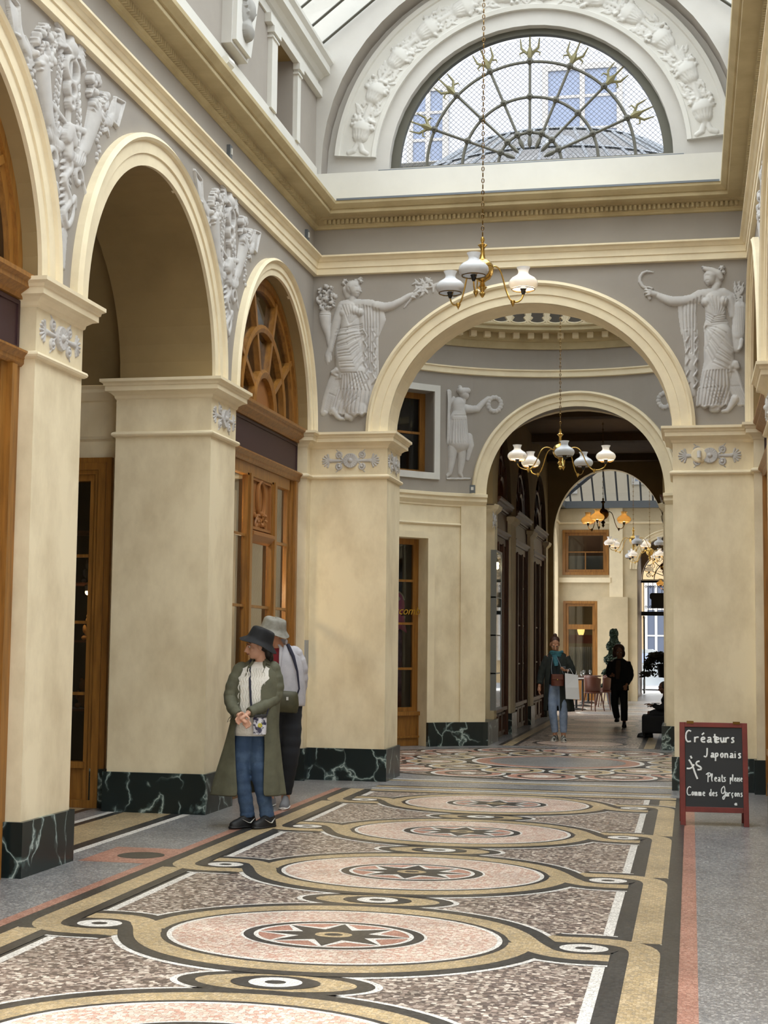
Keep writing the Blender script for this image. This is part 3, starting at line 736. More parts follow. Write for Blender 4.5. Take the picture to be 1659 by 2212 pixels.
        for an in (33,70,110,147):
            t=math.radians(an); r0,r1=.42,1.0
            P0=(c+.42*math.cos(t),z+.44*math.sin(t)); P1=(c+(hw-ww*.6)*math.cos(t),z+(rz-ww*.6)*math.sin(t))
            L_=math.hypot(P1[0]-P0[0],P1[1]-P0[1]); nx,nz=-(P1[1]-P0[1])/L_*.028,(P1[0]-P0[0])/L_*.028
            v=[]
            for dd in (d-.09,d-.01):
                v+=[M(P0[0]+nx,P0[1]+nz,dd),M(P0[0]-nx,P0[1]-nz,dd),M(P1[0]-nx,P1[1]-nz,dd),M(P1[0]+nx,P1[1]+nz,dd)]
            mb.add(v,[(0,3,2,1),(4,5,6,7),(0,1,5,4),(2,3,7,6),(1,2,6,5),(3,0,4,7)])
        lf=mb.build('lunette_frame',wood,e,smooth=35)
        if not simple:
            v=[M(c+.37*math.cos(t),z+.38*math.sin(t),d-.05) for t in np.linspace(0,PI,24)]
            MB().add(v,[tuple(range(24))]).build('lunette_panel',CARV,lf)
        v=[M(c+(hw-.08)*math.cos(t),z+(rz-.08)*math.sin(t),d-.07) for t in np.linspace(0,PI,32)]
        MB().add(v,[tuple(range(32))]).build('lunette_pane',SHOPG,e)
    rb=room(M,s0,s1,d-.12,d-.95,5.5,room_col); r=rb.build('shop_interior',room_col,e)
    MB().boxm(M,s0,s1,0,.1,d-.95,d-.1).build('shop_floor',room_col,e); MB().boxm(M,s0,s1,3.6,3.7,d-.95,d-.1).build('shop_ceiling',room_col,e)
    if backing:
        MB().boxm(M,s0+.02,s1-.02,base+.1,3.3,d-.75,d-.72).build('reflection_backing',REFL,e)
    return e
ROOMC=mat('shop_room_wall',(206,186,150),.9)
SG='shopfronts of the hall'
shopfront(ML,*A0,'oak shopfront at the left edge with a burgundy fascia, nearest the viewer',room_col=DARKIN,grp=SG)
shopfront(ML,*A2,'oak shopfront behind the couple with carved wreath panel and fan lunette',carved=True,backing=True,room_col=ROOMC,grp=SG)
shopfront(MR,*A2,'oak shopfront at the far right edge beside the corner pilaster',room_col=DARKIN,grp=SG)
shopfront(MR,*A1,'oak shopfront on the right wall nearer than the pier at the right edge',room_col=DARKIN,grp=SG)
shopfront(MR,*A0,'oak shopfront on the right wall closest to the viewer',room_col=DARKIN,grp=SG)
# warm bulb material and point lights behind the shop window
lampm=mat('warm_bulb',(255,225,170),.5,emit=(255,214,150),es=14)
def bulb_light(name,loc,p,col=(1,.78,.5),r=.04,parent=None):
    l=bpy.data.lights.new(name,'POINT'); l.energy=p; l.color=col; l.shadow_soft_size=r; o=bpy.data.objects.new(name,l); COL.objects.link(o); o.location=loc
    if parent: o.parent=parent
    return o
bulb_light('shop_fill_light',(-4.75,14.5,2.9),14)  # unseen fill lights, added to brighten the panes of this shopfront
bulb_light('shop_fill_light',(-4.75,15.5,2.1),16)
# passage shopfronts (dark wood)
for i,(a,b) in enumerate(PB):
    for M,sd in ((MP,'left'),(MPR,'right')):
        shopfront(M,a,b,('first','second','third')[i]+' dark oak shopfront of the far passage on the '+sd,d=-.06,wood=WOODD,lun=True,rise=1.28,sp=3.82,simple=True,grp='shopfronts of the far passage',fasc=WOODD)
# --- side passage window front (faces the viewer)
def MS(s,z,d): return (s,13.2-d,z)
e=empty('shop_window','oak framed shop window in the open side passage with toys inside','shop window')
mb=MB(); s0,s1=-7.2,-5.36
for w0,w1,dd in ((0,.05,.05),(.05,.12,.075),(.12,.16,.05),(.16,.22,.02)):
    frame_rect(mb,MS,s0+w0,s1-w0,0,3.28-w0,w1-w0,-.12,dd,1)
mb.boxm(MS,s0+.2,s1-.2,0,.36,-.1,.0); mb.boxm(MS,s0+.2,s1-.2,.36,.42,-.1,.04)
mb.boxm(MS,-6.36,-6.24,.36,3.1,-.1,.03)
for z in (2.35,1.72,1.05): mb.boxm(MS,s0+.2,s1-.2,z-.014,z+.014,-.08,-.02)
mb.build('frame',WOOD,e)
MB().add([MS(s0+.2,.4,-.06),MS(s1-.2,.4,-.06),MS(s1-.2,3.1,-.06),MS(s0+.2,3.1,-.06)],[(0,1,2,3)]).build('pane',SHOPG,e)
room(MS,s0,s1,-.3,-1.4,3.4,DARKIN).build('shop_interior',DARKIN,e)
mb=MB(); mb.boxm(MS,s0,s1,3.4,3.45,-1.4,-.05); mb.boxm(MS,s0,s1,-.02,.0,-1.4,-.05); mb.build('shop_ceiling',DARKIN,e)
for z in (.9,1.55,2.1,2.6): MB().boxm(MS,s0+.1,s1-.25,z-.02,z,-.55,-.15).build('shelf',WOODD,e)
# goods on the shelves
rnd=random.Random(11)
cols=[mat('toy_brown',(120,74,36),.9),mat('toy_tan',(176,130,72),.9),mat('toy_green',(60,96,34),.8),mat('toy_grey',(84,84,88),.6),mat('toy_red',(110,34,28),.7)]
def plush(x,y,z,h,m,i):
    mb=MB(); mb.ball((x,y,z+h*.3),h*.26,h*.22,h*.3,10,7); mb.ball((x,y-.02,z+h*.72),h*.2,h*.18,h*.2,10,7)
    for sg in (-1,1):
        mb.ball((x+sg*h*.15,y,z+h*.9),h*.07,h*.05,h*.07,8,5); mb.ball((x+sg*h*.22,y-.03,z+h*.42),h*.08,h*.08,h*.16,8,5); mb.ball((x+sg*h*.16,y-.07,z+h*.09),h*.1,h*.14,h*.09,8,5)
    o=mb.build('soft_toy',m,smooth=60); return o
toyl=['brown bear shaped soft toy on the middle shelf of the side passage window','tan soft toy sitting higher on the shelf of the side passage window','green soft toy near the bottom of the side passage window','grey soft toy at the top shelf of the side passage window','small red soft toy low in the side passage window']
for i,(x,z,h,mi) in enumerate(((-5.68,1.55,.26,1),(-5.72,.9,.30,0),(-5.70,.02,.34,2),(-5.7,2.1,.24,3),(-5.92,.9,.24,4))):
    tag(plush(x,13.2+.33,z,h,cols[mi],i),toyl[i],'soft toy')
e=empty('shelf_lamp','small lit spot lamp at the top of the side passage window','lamp',loc=(-5.66,13.38,2.02))
MB().lathe([(0.0,.0),(.03,.0),(.036,.05),(.02,.09),(0,.1)],n=12).build('housing',BLACK,e); MB().ball((0,0,-.01),.028).build('bulb',lampm,e)
bulb_light('shelf_lamp_light',(-5.66,13.36,1.96),1.6)
# --- rotunda shop window (left of the passage) and window above
def rowin(s0,s1,z0,z1,name,label,cat,bars,wood=WOOD):
    e=empty(name,label,cat); mb=MB(); w=.09; d=-.26
    mb.boxm(MRo,s0,s0+w,z0,z1,d-.05,d,1); mb.boxm(MRo,s1-w,s1,z0,z1,d-.05,d,1); mb.boxm(MRo,s0,s1,z1-w,z1,d-.05,d,5); mb.boxm(MRo,s0,s1,z0,z0+w*.7,d-.05,d,5)
    for z in bars: mb.boxm(MRo,s0,s1,z-.018,z+.018,d-.045,d-.005,5)
    mb.build('frame',wood,e)
    g=MB(); k=5
    for i in range(k):
        a=s0+(s1-s0)*i/k;b=s0+(s1-s0)*(i+1)/k; g.add([MRo(a,z0,d-.03),MRo(b,z0,d-.03),MRo(b,z1,d-.03),MRo(a,z1,d-.03)],[(0,1,2,3)])
    g.build('pane',SHOPG,e)
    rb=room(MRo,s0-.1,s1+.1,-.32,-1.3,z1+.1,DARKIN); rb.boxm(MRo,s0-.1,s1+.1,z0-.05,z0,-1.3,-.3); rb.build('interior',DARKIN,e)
    return e
for s0,s1,sd in ((-3.5,-2.33,'left'),(2.33,3.5,'right')):
    rowin(s0,s1,4.19,5.46,'upper_window','dark oak casement high on the '+sd+' of the rotunda with white surround','window',(4.83,))
    mb=MB()
    for a0,a1,b0,b1 in ((s0-.1,s0,4.09,5.56),(s1,s1+.1,4.09,5.56),(s0,s1,5.46,5.56),(s0,s1,4.09,4.19)): mb.boxm(MRo,a0,a1,b0,b1,0,.035,4)
    struct(mb.build('trim_%d'%k,WHITE)); k+=1
for s0,s1,sd in ((-3.6,-2.42,'left'),(2.42,3.6,'right')):
    e=rowin(s0,s1,.52,3.17,'rotunda_shop_window','tall oak shop window in the rotunda, '+sd+' of the inner arch','shop window',(2.52,1.86,1.17))
    mb=MB(); mb.boxm(MRo,s0,s1,0,.5,-.3,-.22,5); mb.boxm(MRo,s0,s1,.12,.15,-.22,-.2,5); mb.boxm(MRo,s0,s1,.46,.52,-.3,-.18,5); mb.build('base_panel',WOOD,e)
    mb=MB()
    for a0,a1,b0,b1 in ((s0-.22,s0,0.36,3.39),(s1,s1+.12,0.36,3.27),(s0-.1,s1+.0,3.17,3.27)): mb.boxm(MRo,a0,a1,b0,b1,0,.02,4)
    struct(mb.build('trim_%d'%k,CREAMT)); k+=1
# ================================================================ LUNETTE WINDOW of the back wall
def MW(s,z,d): return (s,17.02-d,z)
CZ=7.20; RI=1.60
e=empty('window_1'); struct(e)
GLS=mat('lunette_iron',(92,90,80),.45,metal=.35)
mb=MB(); mb.arc(MW,UX,CZ,RI,RI,[(-.05,-.04),(-.05,.04),(.08,.04),(.08,-.04),(-.05,-.04)],0,PI,64); mb.boxm(MW,UX-RI-.08,UX+RI+.08,CZ-.05,CZ+.015,-.05,.06)
mb.build('frame',GLS,e)
mb=MB()
def pt(r,deg,d=0): t=math.radians(deg); return MW(UX+r*math.cos(t),CZ+r*math.sin(t),d)
for r in (.37,.80,1.23): mb.tube([pt(r,a) for a in np.linspace(0,180,61)],.019,6)
for i in range(7): mb.tube([pt(.30,22.5*(i+1)),pt(1.24,22.5*(i+1))],.017,6)
mb.build('spoke',GLS,e,smooth=50)
mb=MB()
for r in (.37,.80,1.23):
    for i in range(7):
        a=22.5*(i+1); p=pt(r,a,.02); mb.ball(p,.042,.025,.042,10,5); mb.ball(pt(r,a,.045),.02,.02,.02,8,4)
for i in range(7):
    a=22.5*(i+1); mb.tube([pt(.33,a),pt(.28,a),pt(.22,a),pt(.18,a)],[.014,.028,.024,.004],6)
mb.build('rosette',GLS,e,smooth=50)
mb=MB()
for i in range(7):
    a=22.5*(i+1)
    mb.tube([pt(1.26,a),pt(1.33,a),pt(1.40,a)],[.018,.045,.02],6)
    for da,rr in ((-3.6,1.52),(0,1.58),(3.6,1.52)):
        mb.tube([pt(1.33,a+da*.35),pt(1.40,a+da*1.15),pt(rr,a+da*1.2)],[.02,.016,.006],5)
    for sg in (-1,1): mb.tube([pt(1.33,a),pt(1.36,a+sg*3),pt(1.34,a+sg*5.2),pt(1.30,a+sg*5)],[.014,.014,.010,.004],5)
mb.build('trident',mat('gilded_iron',(128,122,88),.45,metal=.3),e,smooth=50)
v=[pt(RI,a,-.03) for a in np.linspace(0,180,49)]; MB().add(v,[tuple(range(49))]).build('pane',LUNG,e)
# bird netting just outside: fine diagonal wires
mb=MB()
def clipline(x0,z0,dx,dz):
    P=[]
    for i in range(81):
        t=-2.4+4.8*i/80; x=x0+dx*t; z=z0+dz*t
        if z>0.0 and x*x+z*z<1.58**2: P.append((x,z))
    return P
for i in range(-58,59):
    for dx,dz in ((.72,.69),(.72,-.69)):
        o=i*.043; P=clipline(-o*dz,o*dx+.8,dx,dz)
        if len(P)>2: mb.tube([MW(UX+P[0][0],CZ+P[0][1],-.12),MW(UX+P[-1][0],CZ+P[-1][1],-.12)],.0024,3,cap=False)
mb.build('bird_netting',mat('net_wire',(120,122,124),.6),e)
# sill
struct(MB().box(UX-1.78,UX+1.78,16.83,16.93,7.115,7.155).build('trim_%d'%k,ZINC)); k+=1
# ================================================================ OUTSIDE, seen through the glass
def facade(name,label,x0,x1,y,z0,z1,wins,wall,winmat,depth=1.0,fr=LGREY,cur=None):
    e=empty(name,label,'building'); MB().box(x0,x1,y,y+depth,z0,z1).build('wall',wall,e)
    for i,(a,b,c,d) in enumerate(wins):
        mb=MB(); frame_rect(mb,lambda s,z,dd:(s,y-dd,z),a,b,c,d,.12,-.02,.06,1); m_=(a+b)/2
        mb.box(m_-.05,m_+.05,y-.05,y,c,d)
        for zz in (c+(d-c)/3,c+(d-c)*2/3): mb.box(a,b,y-.04,y,zz-.03,zz+.03)
        f=mb.build('window',fr,e); MB().box(a+.1,b-.1,y-.02,y-.01,c+.1,d-.1).build('pane',winmat,f)
        if cur: MB().box(a-.12,b+.12,y-.5,y-.1,c-.12,c-.05).build('window_rail',IRON,f)
    return e
BWALL=mat('render_white',(205,207,212),.9); BWIN=mat('window_blue',(140,152,176),.2)
facade('building','pale building with blue reflecting windows seen through the lunette',-14,12,29,9,15.2,[(-5.6,-4.75,11.2,12.9),(-2.85,-1.25,11.15,13.15),(1.8,3.3,11.6,13.7)],BWALL,BWIN,cur=True)
facade('building','cream building above the glass roof of the far hall',-13,9,52.5,5.5,11,[(-5.2,-3.9,6.9,8.9),(-2.0,-.9,7.2,9.6),(.8,2.0,7.2,9.6)],mat('stone_cream',(188,178,160),.9),BWIN)
facade('building','yellow stone building across the street behind the gate',-12,9,63,-.1,5.4,[(-1.9,-.95,.9,4.2),(1.0,2.0,.9,4.2),(-5,-4,.9,4.2)],mat('stone_yellow',(178,156,120),.9,noise=((158,136,102),.8,.4,.65)),mat('window_dark_blue',(84,92,110),.3))

for M,sd in ((ML,'left'),(MR,'right')):
    e=empty('window_2' if sd=='left' else 'window_3'); struct(e)
    mb=MB()
    for a,b in ((14.53,14.74),(15.56,15.70)):
        mb.boxm(M,a,b,7.13,8.0,0,.05); mb.boxm(M,a-.03,b+.03,7.93,8.0,0,.08); mb.boxm(M,a-.02,b+.02,7.88,7.9,0,.065)
    mb.boxm(M,14.4,16.6,8.0,8.10,0,.07); mb.build('pilaster_frame',WHITE,e)
    mb=MB(); frame_rect(mb,M,14.76,15.54,7.14,8.03,.09,-.42,-.3,2); mb.boxm(M,15.12,15.18,7.14,8.0,-.4,-.32); mb.build('frame',WOOD,e)
    MB().boxm(M,14.8,15.5,7.2,8.0,-.40,-.39).build('pane',SHOPG,e); MB().boxm(M,14.7,15.6,7.1,8.1,-.62,-.6).build('blind',DARKIN,e)
# ================================================================ PLASTER RELIEFS (sculpted as height fields on their wall)
class HF:
    def __init__(s,s0,s1,z0,z1,res=.008):
        s.res=res; s.s0,s.z0=s0,z0; s.nx=int((s1-s0)/res)+2; s.nz=int((z1-z0)/res)+2
        s.H=np.zeros((s.nz,s.nx)); s.X,s.Z=np.meshgrid(s0+np.arange(s.nx)*res,z0+np.arange(s.nz)*res)
    def _win(s,x0,x1,z0,z1):
        a=max(0,int((x0-s.s0)/s.res)-1); b=min(s.nx,int((x1-s.s0)/s.res)+2); c=max(0,int((z0-s.z0)/s.res)-1); d=min(s.nz,int((z1-s.z0)/s.res)+2)
        return (slice(c,max(c,d)),slice(a,max(a,b)))
    def cap(s,pts,h=.5,base=0.0,groove=False,add=False):
        """rounded tapering stroke; pts (s,z,r); height = h*profile (+base)"""
        if len(pts)==1: pts=[pts[0],(pts[0][0]+1e-4,pts[0][1],pts[0][2])]
        for (x0,z0,r0),(x1,z1,r1) in zip(pts[:-1],pts[1:]):
            R=max(r0,r1); w=s._win(min(x0,x1)-R,max(x0,x1)+R,min(z0,z1)-R,max(z0,z1)+R)
            X,Z=s.X[w],s.Z[w]
            if X.size==0: continue
            dx,dz=x1-x0,z1-z0; L=dx*dx+dz*dz+1e-12; t=np.clip(((X-x0)*dx+(Z-z0)*dz)/L,0,1)
            d=np.hypot(X-x0-t*dx,Z-z0-t*dz); r=r0+(r1-r0)*t; q=np.clip(1-(d/np.maximum(r,1e-5))**2,0,1)
            if groove: s.H[w]=np.where(s.H[w]>0,np.maximum(s.H[w]-h*q,.004),0)
            else:
                v=np.where(q>0,base+h*np.sqrt(q)*(r if h<5 else 1),0)
                if add: s.H[w]=np.where((s.H[w]>0)&(q>0),s.H[w]+h*np.sqrt(q)*r,np.maximum(s.H[w],v))
                else: s.H[w]=np.maximum(s.H[w],v)
        return s
    def ball(s,x,z,rx,rz=None,h=.5,base=0.0,rot=0):
        rz=rz or rx; R=max(rx,rz); w=s._win(x-R,x+R,z-R,z+R); X,Z=s.X[w]-x,s.Z[w]-z
        if X.size==0: return s
        c,n=math.cos(rot),math.sin(rot); q=np.clip(1-((X*c+Z*n)/rx)**2-((-X*n+Z*c)/rz)**2,0,1)
        s.H[w]=np.maximum(s.H[w],np.where(q>0,base+h*np.sqrt(q)*min(rx,rz),0)); return s
    def hem(s,P,waves=.012):
        """cut the garment off below the hem polyline P (s,z)"""
        xs=[p[0] for p in P]; zs=[p[1] for p in P]; x0,x1=min(xs),max(xs); o=np.argsort(xs)
        zz=np.interp(s.X,np.array(xs)[o],np.array(zs)[o])+waves*np.sin(s.X*70); m=(s.X>x0)&(s.X<x1)&(s.Z<zz)&(s.Z>zz-.16); s.H[m]=0; return s
    def flower(s,x,z,r,n=6,h=.5,base=0.0,a0=0):
        for i in range(n):
            a=a0+2*PI*i/n; s.ball(x+r*.58*math.cos(a),z+r*.58*math.sin(a),r*.42,r*.32,h,base,a)
        s.ball(x,z,r*.3,None,h*1.5,base+.3*h*r); return s
    def leaf(s,x,z,l,w,a,h=.4,base=0.0):
        c,n=math.cos(a),math.sin(a)
        s.cap([(x,z,w*.35),(x+c*l*.4,z+n*l*.4,w*.5),(x+c*l,z+n*l,w*.12)],h,base)
        s.cap([(x,z,w*.09),(x+c*l*.9,z+n*l*.9,w*.05)],.008,groove=True); return s
    def build(s,name,M,m,parent=None,mir=1,off=0,dmul=1.0,blur=1):
        H=s.H.copy()
        for _ in range(blur):
            P=np.pad(H,1); K=(P[:-2,1:-1]+P[2:,1:-1]+P[1:-1,:-2]+P[1:-1,2:]+4*H)/8; H=np.where(H>0,K,0)
        on=H>0; cell=on[:-1,:-1]|on[1:,:-1]|on[:-1,1:]|on[1:,1:]
        use=np.zeros_like(on); use[:-1,:-1]|=cell; use[1:,:-1]|=cell; use[:-1,1:]|=cell; use[1:,1:]|=cell
        idx=-np.ones(H.shape,int); iz,ix=np.nonzero(use); idx[iz,ix]=np.arange(len(iz))
        V=[M(mir*s.X[a,b]+off,s.Z[a,b],H[a,b]*dmul-(.002 if H[a,b]==0 else 0)) for a,b in zip(iz,ix)]
        cz,cx=np.nonzero(cell); F=np.stack([idx[cz,cx],idx[cz,cx+1],idx[cz+1,cx+1],idx[cz+1,cx]],1).tolist()
        return mesh(name,V,F,m,parent,smooth=True)
def hitw(M,px,py):
    """pixel of the photograph -> (s,z) on the wall it is modelled on"""
    if M is MBk: p=onplane(1,YB,px,py); return p.x,p.z
    if M is ML: p=onplane(0,XL,px,py); return p.y,p.z
    if M is MU: p=onplane(1,16.88,px,py); return p.x,p.z
    if M is MRo:
        p=onplane(1,23.2,px,py)
        for _ in range(8):
            y=RC[1]+math.sqrt(max(0,RR**2-(p.x-RC[0])**2)); p=onplane(1,y,px,py)
        return RR*math.asin((p.x-RC[0])/RR),p.z
def tracer(M,ox,oy,sc,depth):
    k=depth/FPX/sc
    def W(pts): return [hitw(M,ox+p[0]/sc,oy+p[1]/sc)+((p[2]*k,) if len(p)>2 else ()) for p in pts]
    return W,k
rnd=random.Random(5)
def folds(hf,W,lines,w,d):
    for l in lines: hf.cap(W([p+(w,) for p in l]),d,groove=True)
def interp(a,b,t): return [tuple(p[i]+(q[i]-p[i])*t for i in range(2)) for p,q in zip(a,b)]
# ---------- left figure: woman with horn of flowers, arm stretched with a leafy branch
W,kk=tracer(MBk,650,540,3.318,16.9)
f=HF(-4.29,-2.70,4.06,5.83,.0065); C=lambda pts,h=.45,base=0:f.cap(W(pts),h,base)
C([(165,1160,30),(200,1070,48),(245,960,60),(275,870,45)],.35)                    # trailing drapery
C([(345,620,88),(330,740,92),(345,830,92),(400,930,78)],.62); C([(330,700,80),(320,820,75)],.55)
C([(400,900,85),(390,1010,92),(380,1110,85),(410,1160,80)],.55); C([(300,1030,45),(290,1120,50),(330,1170,35)],.45)
C([(352,560,66),(348,660,92),(350,800,104),(365,930,104),(375,1040,96),(380,1110,84)],.42)
for i in range(13): C([(250+i*14,1000,16),(215+i*21,1165+8*math.sin(i*2.1),15)],.5,.02)
C([(480,395,42),(505,470,55),(505,620,52),(510,760,48),(515,880,42),(505,960,26),(490,1050,22)],.42)      # cloak cascade
C([(560,440,36),(575,500,34),(545,600,22)],.35); C([(450,400,40),(455,560,42),(460,720,42),(468,860,42),(462,980,55),(450,1080,60)],.36)
C([(300,400,38),(365,392,44),(440,392,38),(500,395,40)],.55); C([(345,430,72),(352,500,68),(352,570,70)],.6)
C([(385,440,34)],.9,.03); C([(425,450,30)],.9,.02); C([(310,455,34)],.8,.02)
C([(290,420,36),(262,500,38),(240,575,32),(222,650,24),(208,720,20)],.75); C([(205,715,20),(190,760,20),(196,800,14)],.7); C([(180,740,8),(178,790,6),(192,818,5)],.7); C([(212,745,8),(216,790,6)],.7)
C([(540,405,40),(600,412,34),(660,398,30),(720,366,25),(775,330,20)],.85)
C([(775,330,20),(815,318,19)],.8); 
for a,b in (((815,300),(845,275)),((822,318),(850,300)),((815,330),(838,322)),((800,340),(820,345))): C([a+(9,),b+(7,)],.9,.02)
C([(740,415,5),(800,340,8),(860,280,8),(950,265,7)],.8,.01)
C([(365,372,30),(375,330,27)],.8); C([(372,272,54),(388,290,46)],.8,.01); C([(385,315,26),(400,325,16)],.8,.02); C([(424,290,8),(430,300,7)],.8,.02); C([(412,312,7)],.8,.02)
C([(330,285,34),(335,330,22)],.75)
for x,y in ((305,240),(318,222),(345,238),(372,232),(395,222),(418,215),(432,228),(330,258),(352,258),(405,240),(428,208)): f.flower(*W([(x,y)])[0],16*kk,5,.7,.025,rnd.random()*3)
# face details, chest folds
folds(f,W,[[(398,270),(418,268)],[(404,306),(424,306)],[(350,275),(362,310),(355,330)]],3.5,.012)
folds(f,W,[[(250,600),(330,592),(445,560)],[(252,622),(340,615),(445,582)],[(262,575),(340,565),(440,535)],[(258,590),(340,580),(443,548)]],5,.014)
for i in range(10): folds(f,W,[interp([(448,606),(390,622),(330,650),(262,668)],[(462,640),(450,790),(400,880),(300,880)],((i+.3*math.sin(i*2.3))/9)**1.1)],5,.011)
for i in range(9): folds(f,W,[interp([(300,905),(282,1000),(232,1170)],[(440,880),(490,1010),(478,1165)],i/8)],5.5,.018)
for i in range(5): folds(f,W,[interp([(430,900),(360,960),(280,1080)],[(450,980),(420,1060),(330,1140)],i/4)],4.5,.012)
for i in range(6): folds(f,W,[interp([(250,930),(205,1030),(172,1150)],[(290,930),(250,1050),(210,1175)],i/5)],5,.014)
for i in range(6): folds(f,W,[interp([(450,400),(458,560),(465,720),(480,860)],[(560,430),(560,560),(545,760),(540,900)],i/5)],5.5,.02)
for i in range(7): folds(f,W,[interp([(300,400),(330,470),(352,540)],[(440,400),(430,470),(370,530)],i/6)],4,.010)
for s_ in (0,60):        # zigzag hems of the cloak
    P=[(455+s_+(22 if i%2 else 0),580+i*38) for i in range(11)]
    C([p+(5,) for p in P],.9,.03); folds(f,W,[[(p[0]+9,p[1]+8) for p in P]],5,.02)
f.hem(W([(215,1180),(300,1188),(400,1192),(500,1178)]))
C([(232,880,20),(262,868,26),(300,870,20),(400,850,12),(450,800,8)],.8,.02); C([(240,890,10),(262,905,10)],.8,.03)
C([(235,1150,26),(265,1195,20),(285,1210,14),(310,1213,10)],.7,.01); C([(335,1195,24),(365,1200,20),(360,1212,16)],.7,.02)
# horn and bouquet
C([(172,470,46),(180,540,38),(200,610,28),(205,680,18)],.7,.0); folds(f,W,[[(128,455),(215,455)],[(128,470),(215,470)]],4,.012)
for i in range(70):
    a=rnd.uniform(0,2*PI); r=rnd.uniform(0,1)**.6; x=182+72*r*math.cos(a)+(rnd.uniform(0,20) if a<1 else 0); y=345+92*r*math.sin(a); x=max(x,116)
    p=W([(x,y)])[0]
    if i%3==0: f.flower(p[0],p[1],17*kk,5,.7,.03+.02*rnd.random(),rnd.random()*3)
    elif i%3==1: f.leaf(p[0],p[1],26*kk,14*kk,rnd.uniform(0,2*PI),.5,.03)
    else: f.ball(p[0],p[1],9*kk,None,.8,.04)
for i in range(26):
    a=rnd.uniform(-.5,PI+.5); p=W([(890+rnd.uniform(-55,70),262+rnd.uniform(-40,50))])[0]; f.leaf(p[0],p[1],46*kk,20*kk,a*1.1,.5,.012)
o=f.build('relief_figure',MBk,PLAST); tag(o,'plaster relief woman with horn of flowers and leafy branch, left of the large arch','relief')
# ---------- right figure: woman with sickle and sheaf
W,kk=tracer(MBk,1150,540,3.259,16.7)
f=HF(-.66,.672,4.08,5.83,.0065)
C([(1400,860,48),(1430,960,50),(1470,1060,40),(1500,1085,18)],.35)
C([(1310,600,92),(1325,720,92),(1320,800,85),(1280,880,85)],.6); C([(1290,880,90),(1270,980,88),(1250,1080,80)],.55); C([(1295,540,84),(1312,660,98),(1316,800,104),(1290,930,104),(1262,1030,90)],.42)
for i in range(13): C([(1180+i*14,980,16),(1165+i*16,1100+7*math.sin(i*2.1),14)],.5,.02); C([(1330,960,60),(1330,1060,50)],.45)
C([(1180,320,40),(1120,360,44),(1100,450,50),(1110,580,52),(1125,720,46),(1110,840,38),(1120,940,22),(1130,1020,16)],.42); C([(1045,380,22),(1060,460,30),(1070,580,24)],.35)
C([(1200,318,40),(1260,312,42),(1340,308,40),(1390,330,34)],.55); C([(1280,360,74),(1290,430,68),(1292,500,70)],.6); C([(1225,370,34)],.9,.02); C([(1345,365,34)],.9,.03)
C([(1130,350,38),(1050,362,34),(980,362,34),(920,340,28),(865,312,20)],.85); C([(865,312,20),(835,300,20)],.85,.01)
for a,b in (((845,275),(810,265)),((832,290),(795,285)),((828,305),(792,302)),((826,318),(800,322))): C([a+(9,),b+(7,)],.9,.03)
C([(828,345,10),(812,300,9),(800,270,9),(775,255,12),(757,225,13),(757,195,12),(775,165,11),(805,152,9),(850,158,4)],.7,.012)
C([(1288,275,28),(1298,250,27)],.8); C([(1255,185,46),(1250,205,42)],.8,.01); C([(1243,228,20),(1236,238,14)],.8,.02); C([(1219,205,7),(1214,214,6)],.8,.02)
C([(1290,200,34),(1310,235,22)],.7,.0); C([(1215,135,16),(1260,148,22),(1310,170,26),(1328,200,18)],.8,.035); C([(1200,122,8),(1235,150,8)],.8,.04); f.flower(*W([(1335,128)])[0],22*kk,6,.7,.03); f.flower(*W([(1345,160)])[0],16*kk,6,.7,.03)
folds(f,W,[[(1222,186),(1242,188)],[(1222,222),(1240,222)]],3.5,.012)
for i in range(4): folds(f,W,[interp([(1195,470),(1260,520),(1380,505)],[(1190,420),(1280,480),(1395,450)],i/3)],5,.014)
for i in range(10): folds(f,W,[interp([(1215,560),(1225,700),(1270,800),(1380,850)],[(1225,540),(1290,560),(1360,600),(1412,660)],((i+.3*math.sin(i*2.3))/9)**1.1)],5,.011)
for i in range(9): folds(f,W,[interp([(1210,860),(1180,980),(1168,1100)],[(1380,850),(1390,960),(1350,1085)],i/8)],5.5,.018)
for i in range(5): folds(f,W,[interp([(1230,880),(1300,960),(1370,1040)],[(1220,980),(1260,1040),(1330,1090)],i/4)],4.5,.012)
for i in range(6): folds(f,W,[interp([(1375,870),(1400,960),(1440,1080)],[(1420,860),(1460,960),(1510,1080)],i/5)],5,.014)
for i in range(6): folds(f,W,[interp([(1060,400),(1070,560),(1090,700)],[(1190,330),(1180,540),(1160,760)],i/5)],5.5,.02)
for i in range(7): folds(f,W,[interp([(1210,330),(1250,400),(1280,460)],[(1390,340),(1360,420),(1320,470)],i/6)],4,.010)
for s_ in (0,60):
    P=[(1080+s_+(22 if i%2 else 0),570+i*40) for i in range(11)]
    C([p+(5,) for p in P],.9,.03); folds(f,W,[[(p[0]+9,p[1]+8) for p in P]],5,.02)
f.hem(W([(1150,1100),(1230,1115),(1300,1112),(1372,1098)]))
C([(1330,810,10),(1390,830,14),(1430,805,26),(1440,825,22)],.8,.02)
C([(1390,345,34),(1405,410,30),(1412,460,24)],.7); C([(1460,405,46),(1455,500,44),(1448,600,42)],.6); C([(1440,620,36),(1436,690,34)],.5,.0); C([(1475,640,14),(1470,680,12),(1455,705,8)],.7,.04)
for i in range(6): folds(f,W,[[(1425+i*13,410),(1420+i*12,590)]],3,.008)
for i in range(34):
    x=1430+rnd.uniform(-5,55); y=395-rnd.uniform(0,130); p=W([(min(x,1500),y)])[0]; f.leaf(p[0],p[1],52*kk,13*kk,PI/2+rnd.uniform(-.45,.45),.5,.02)
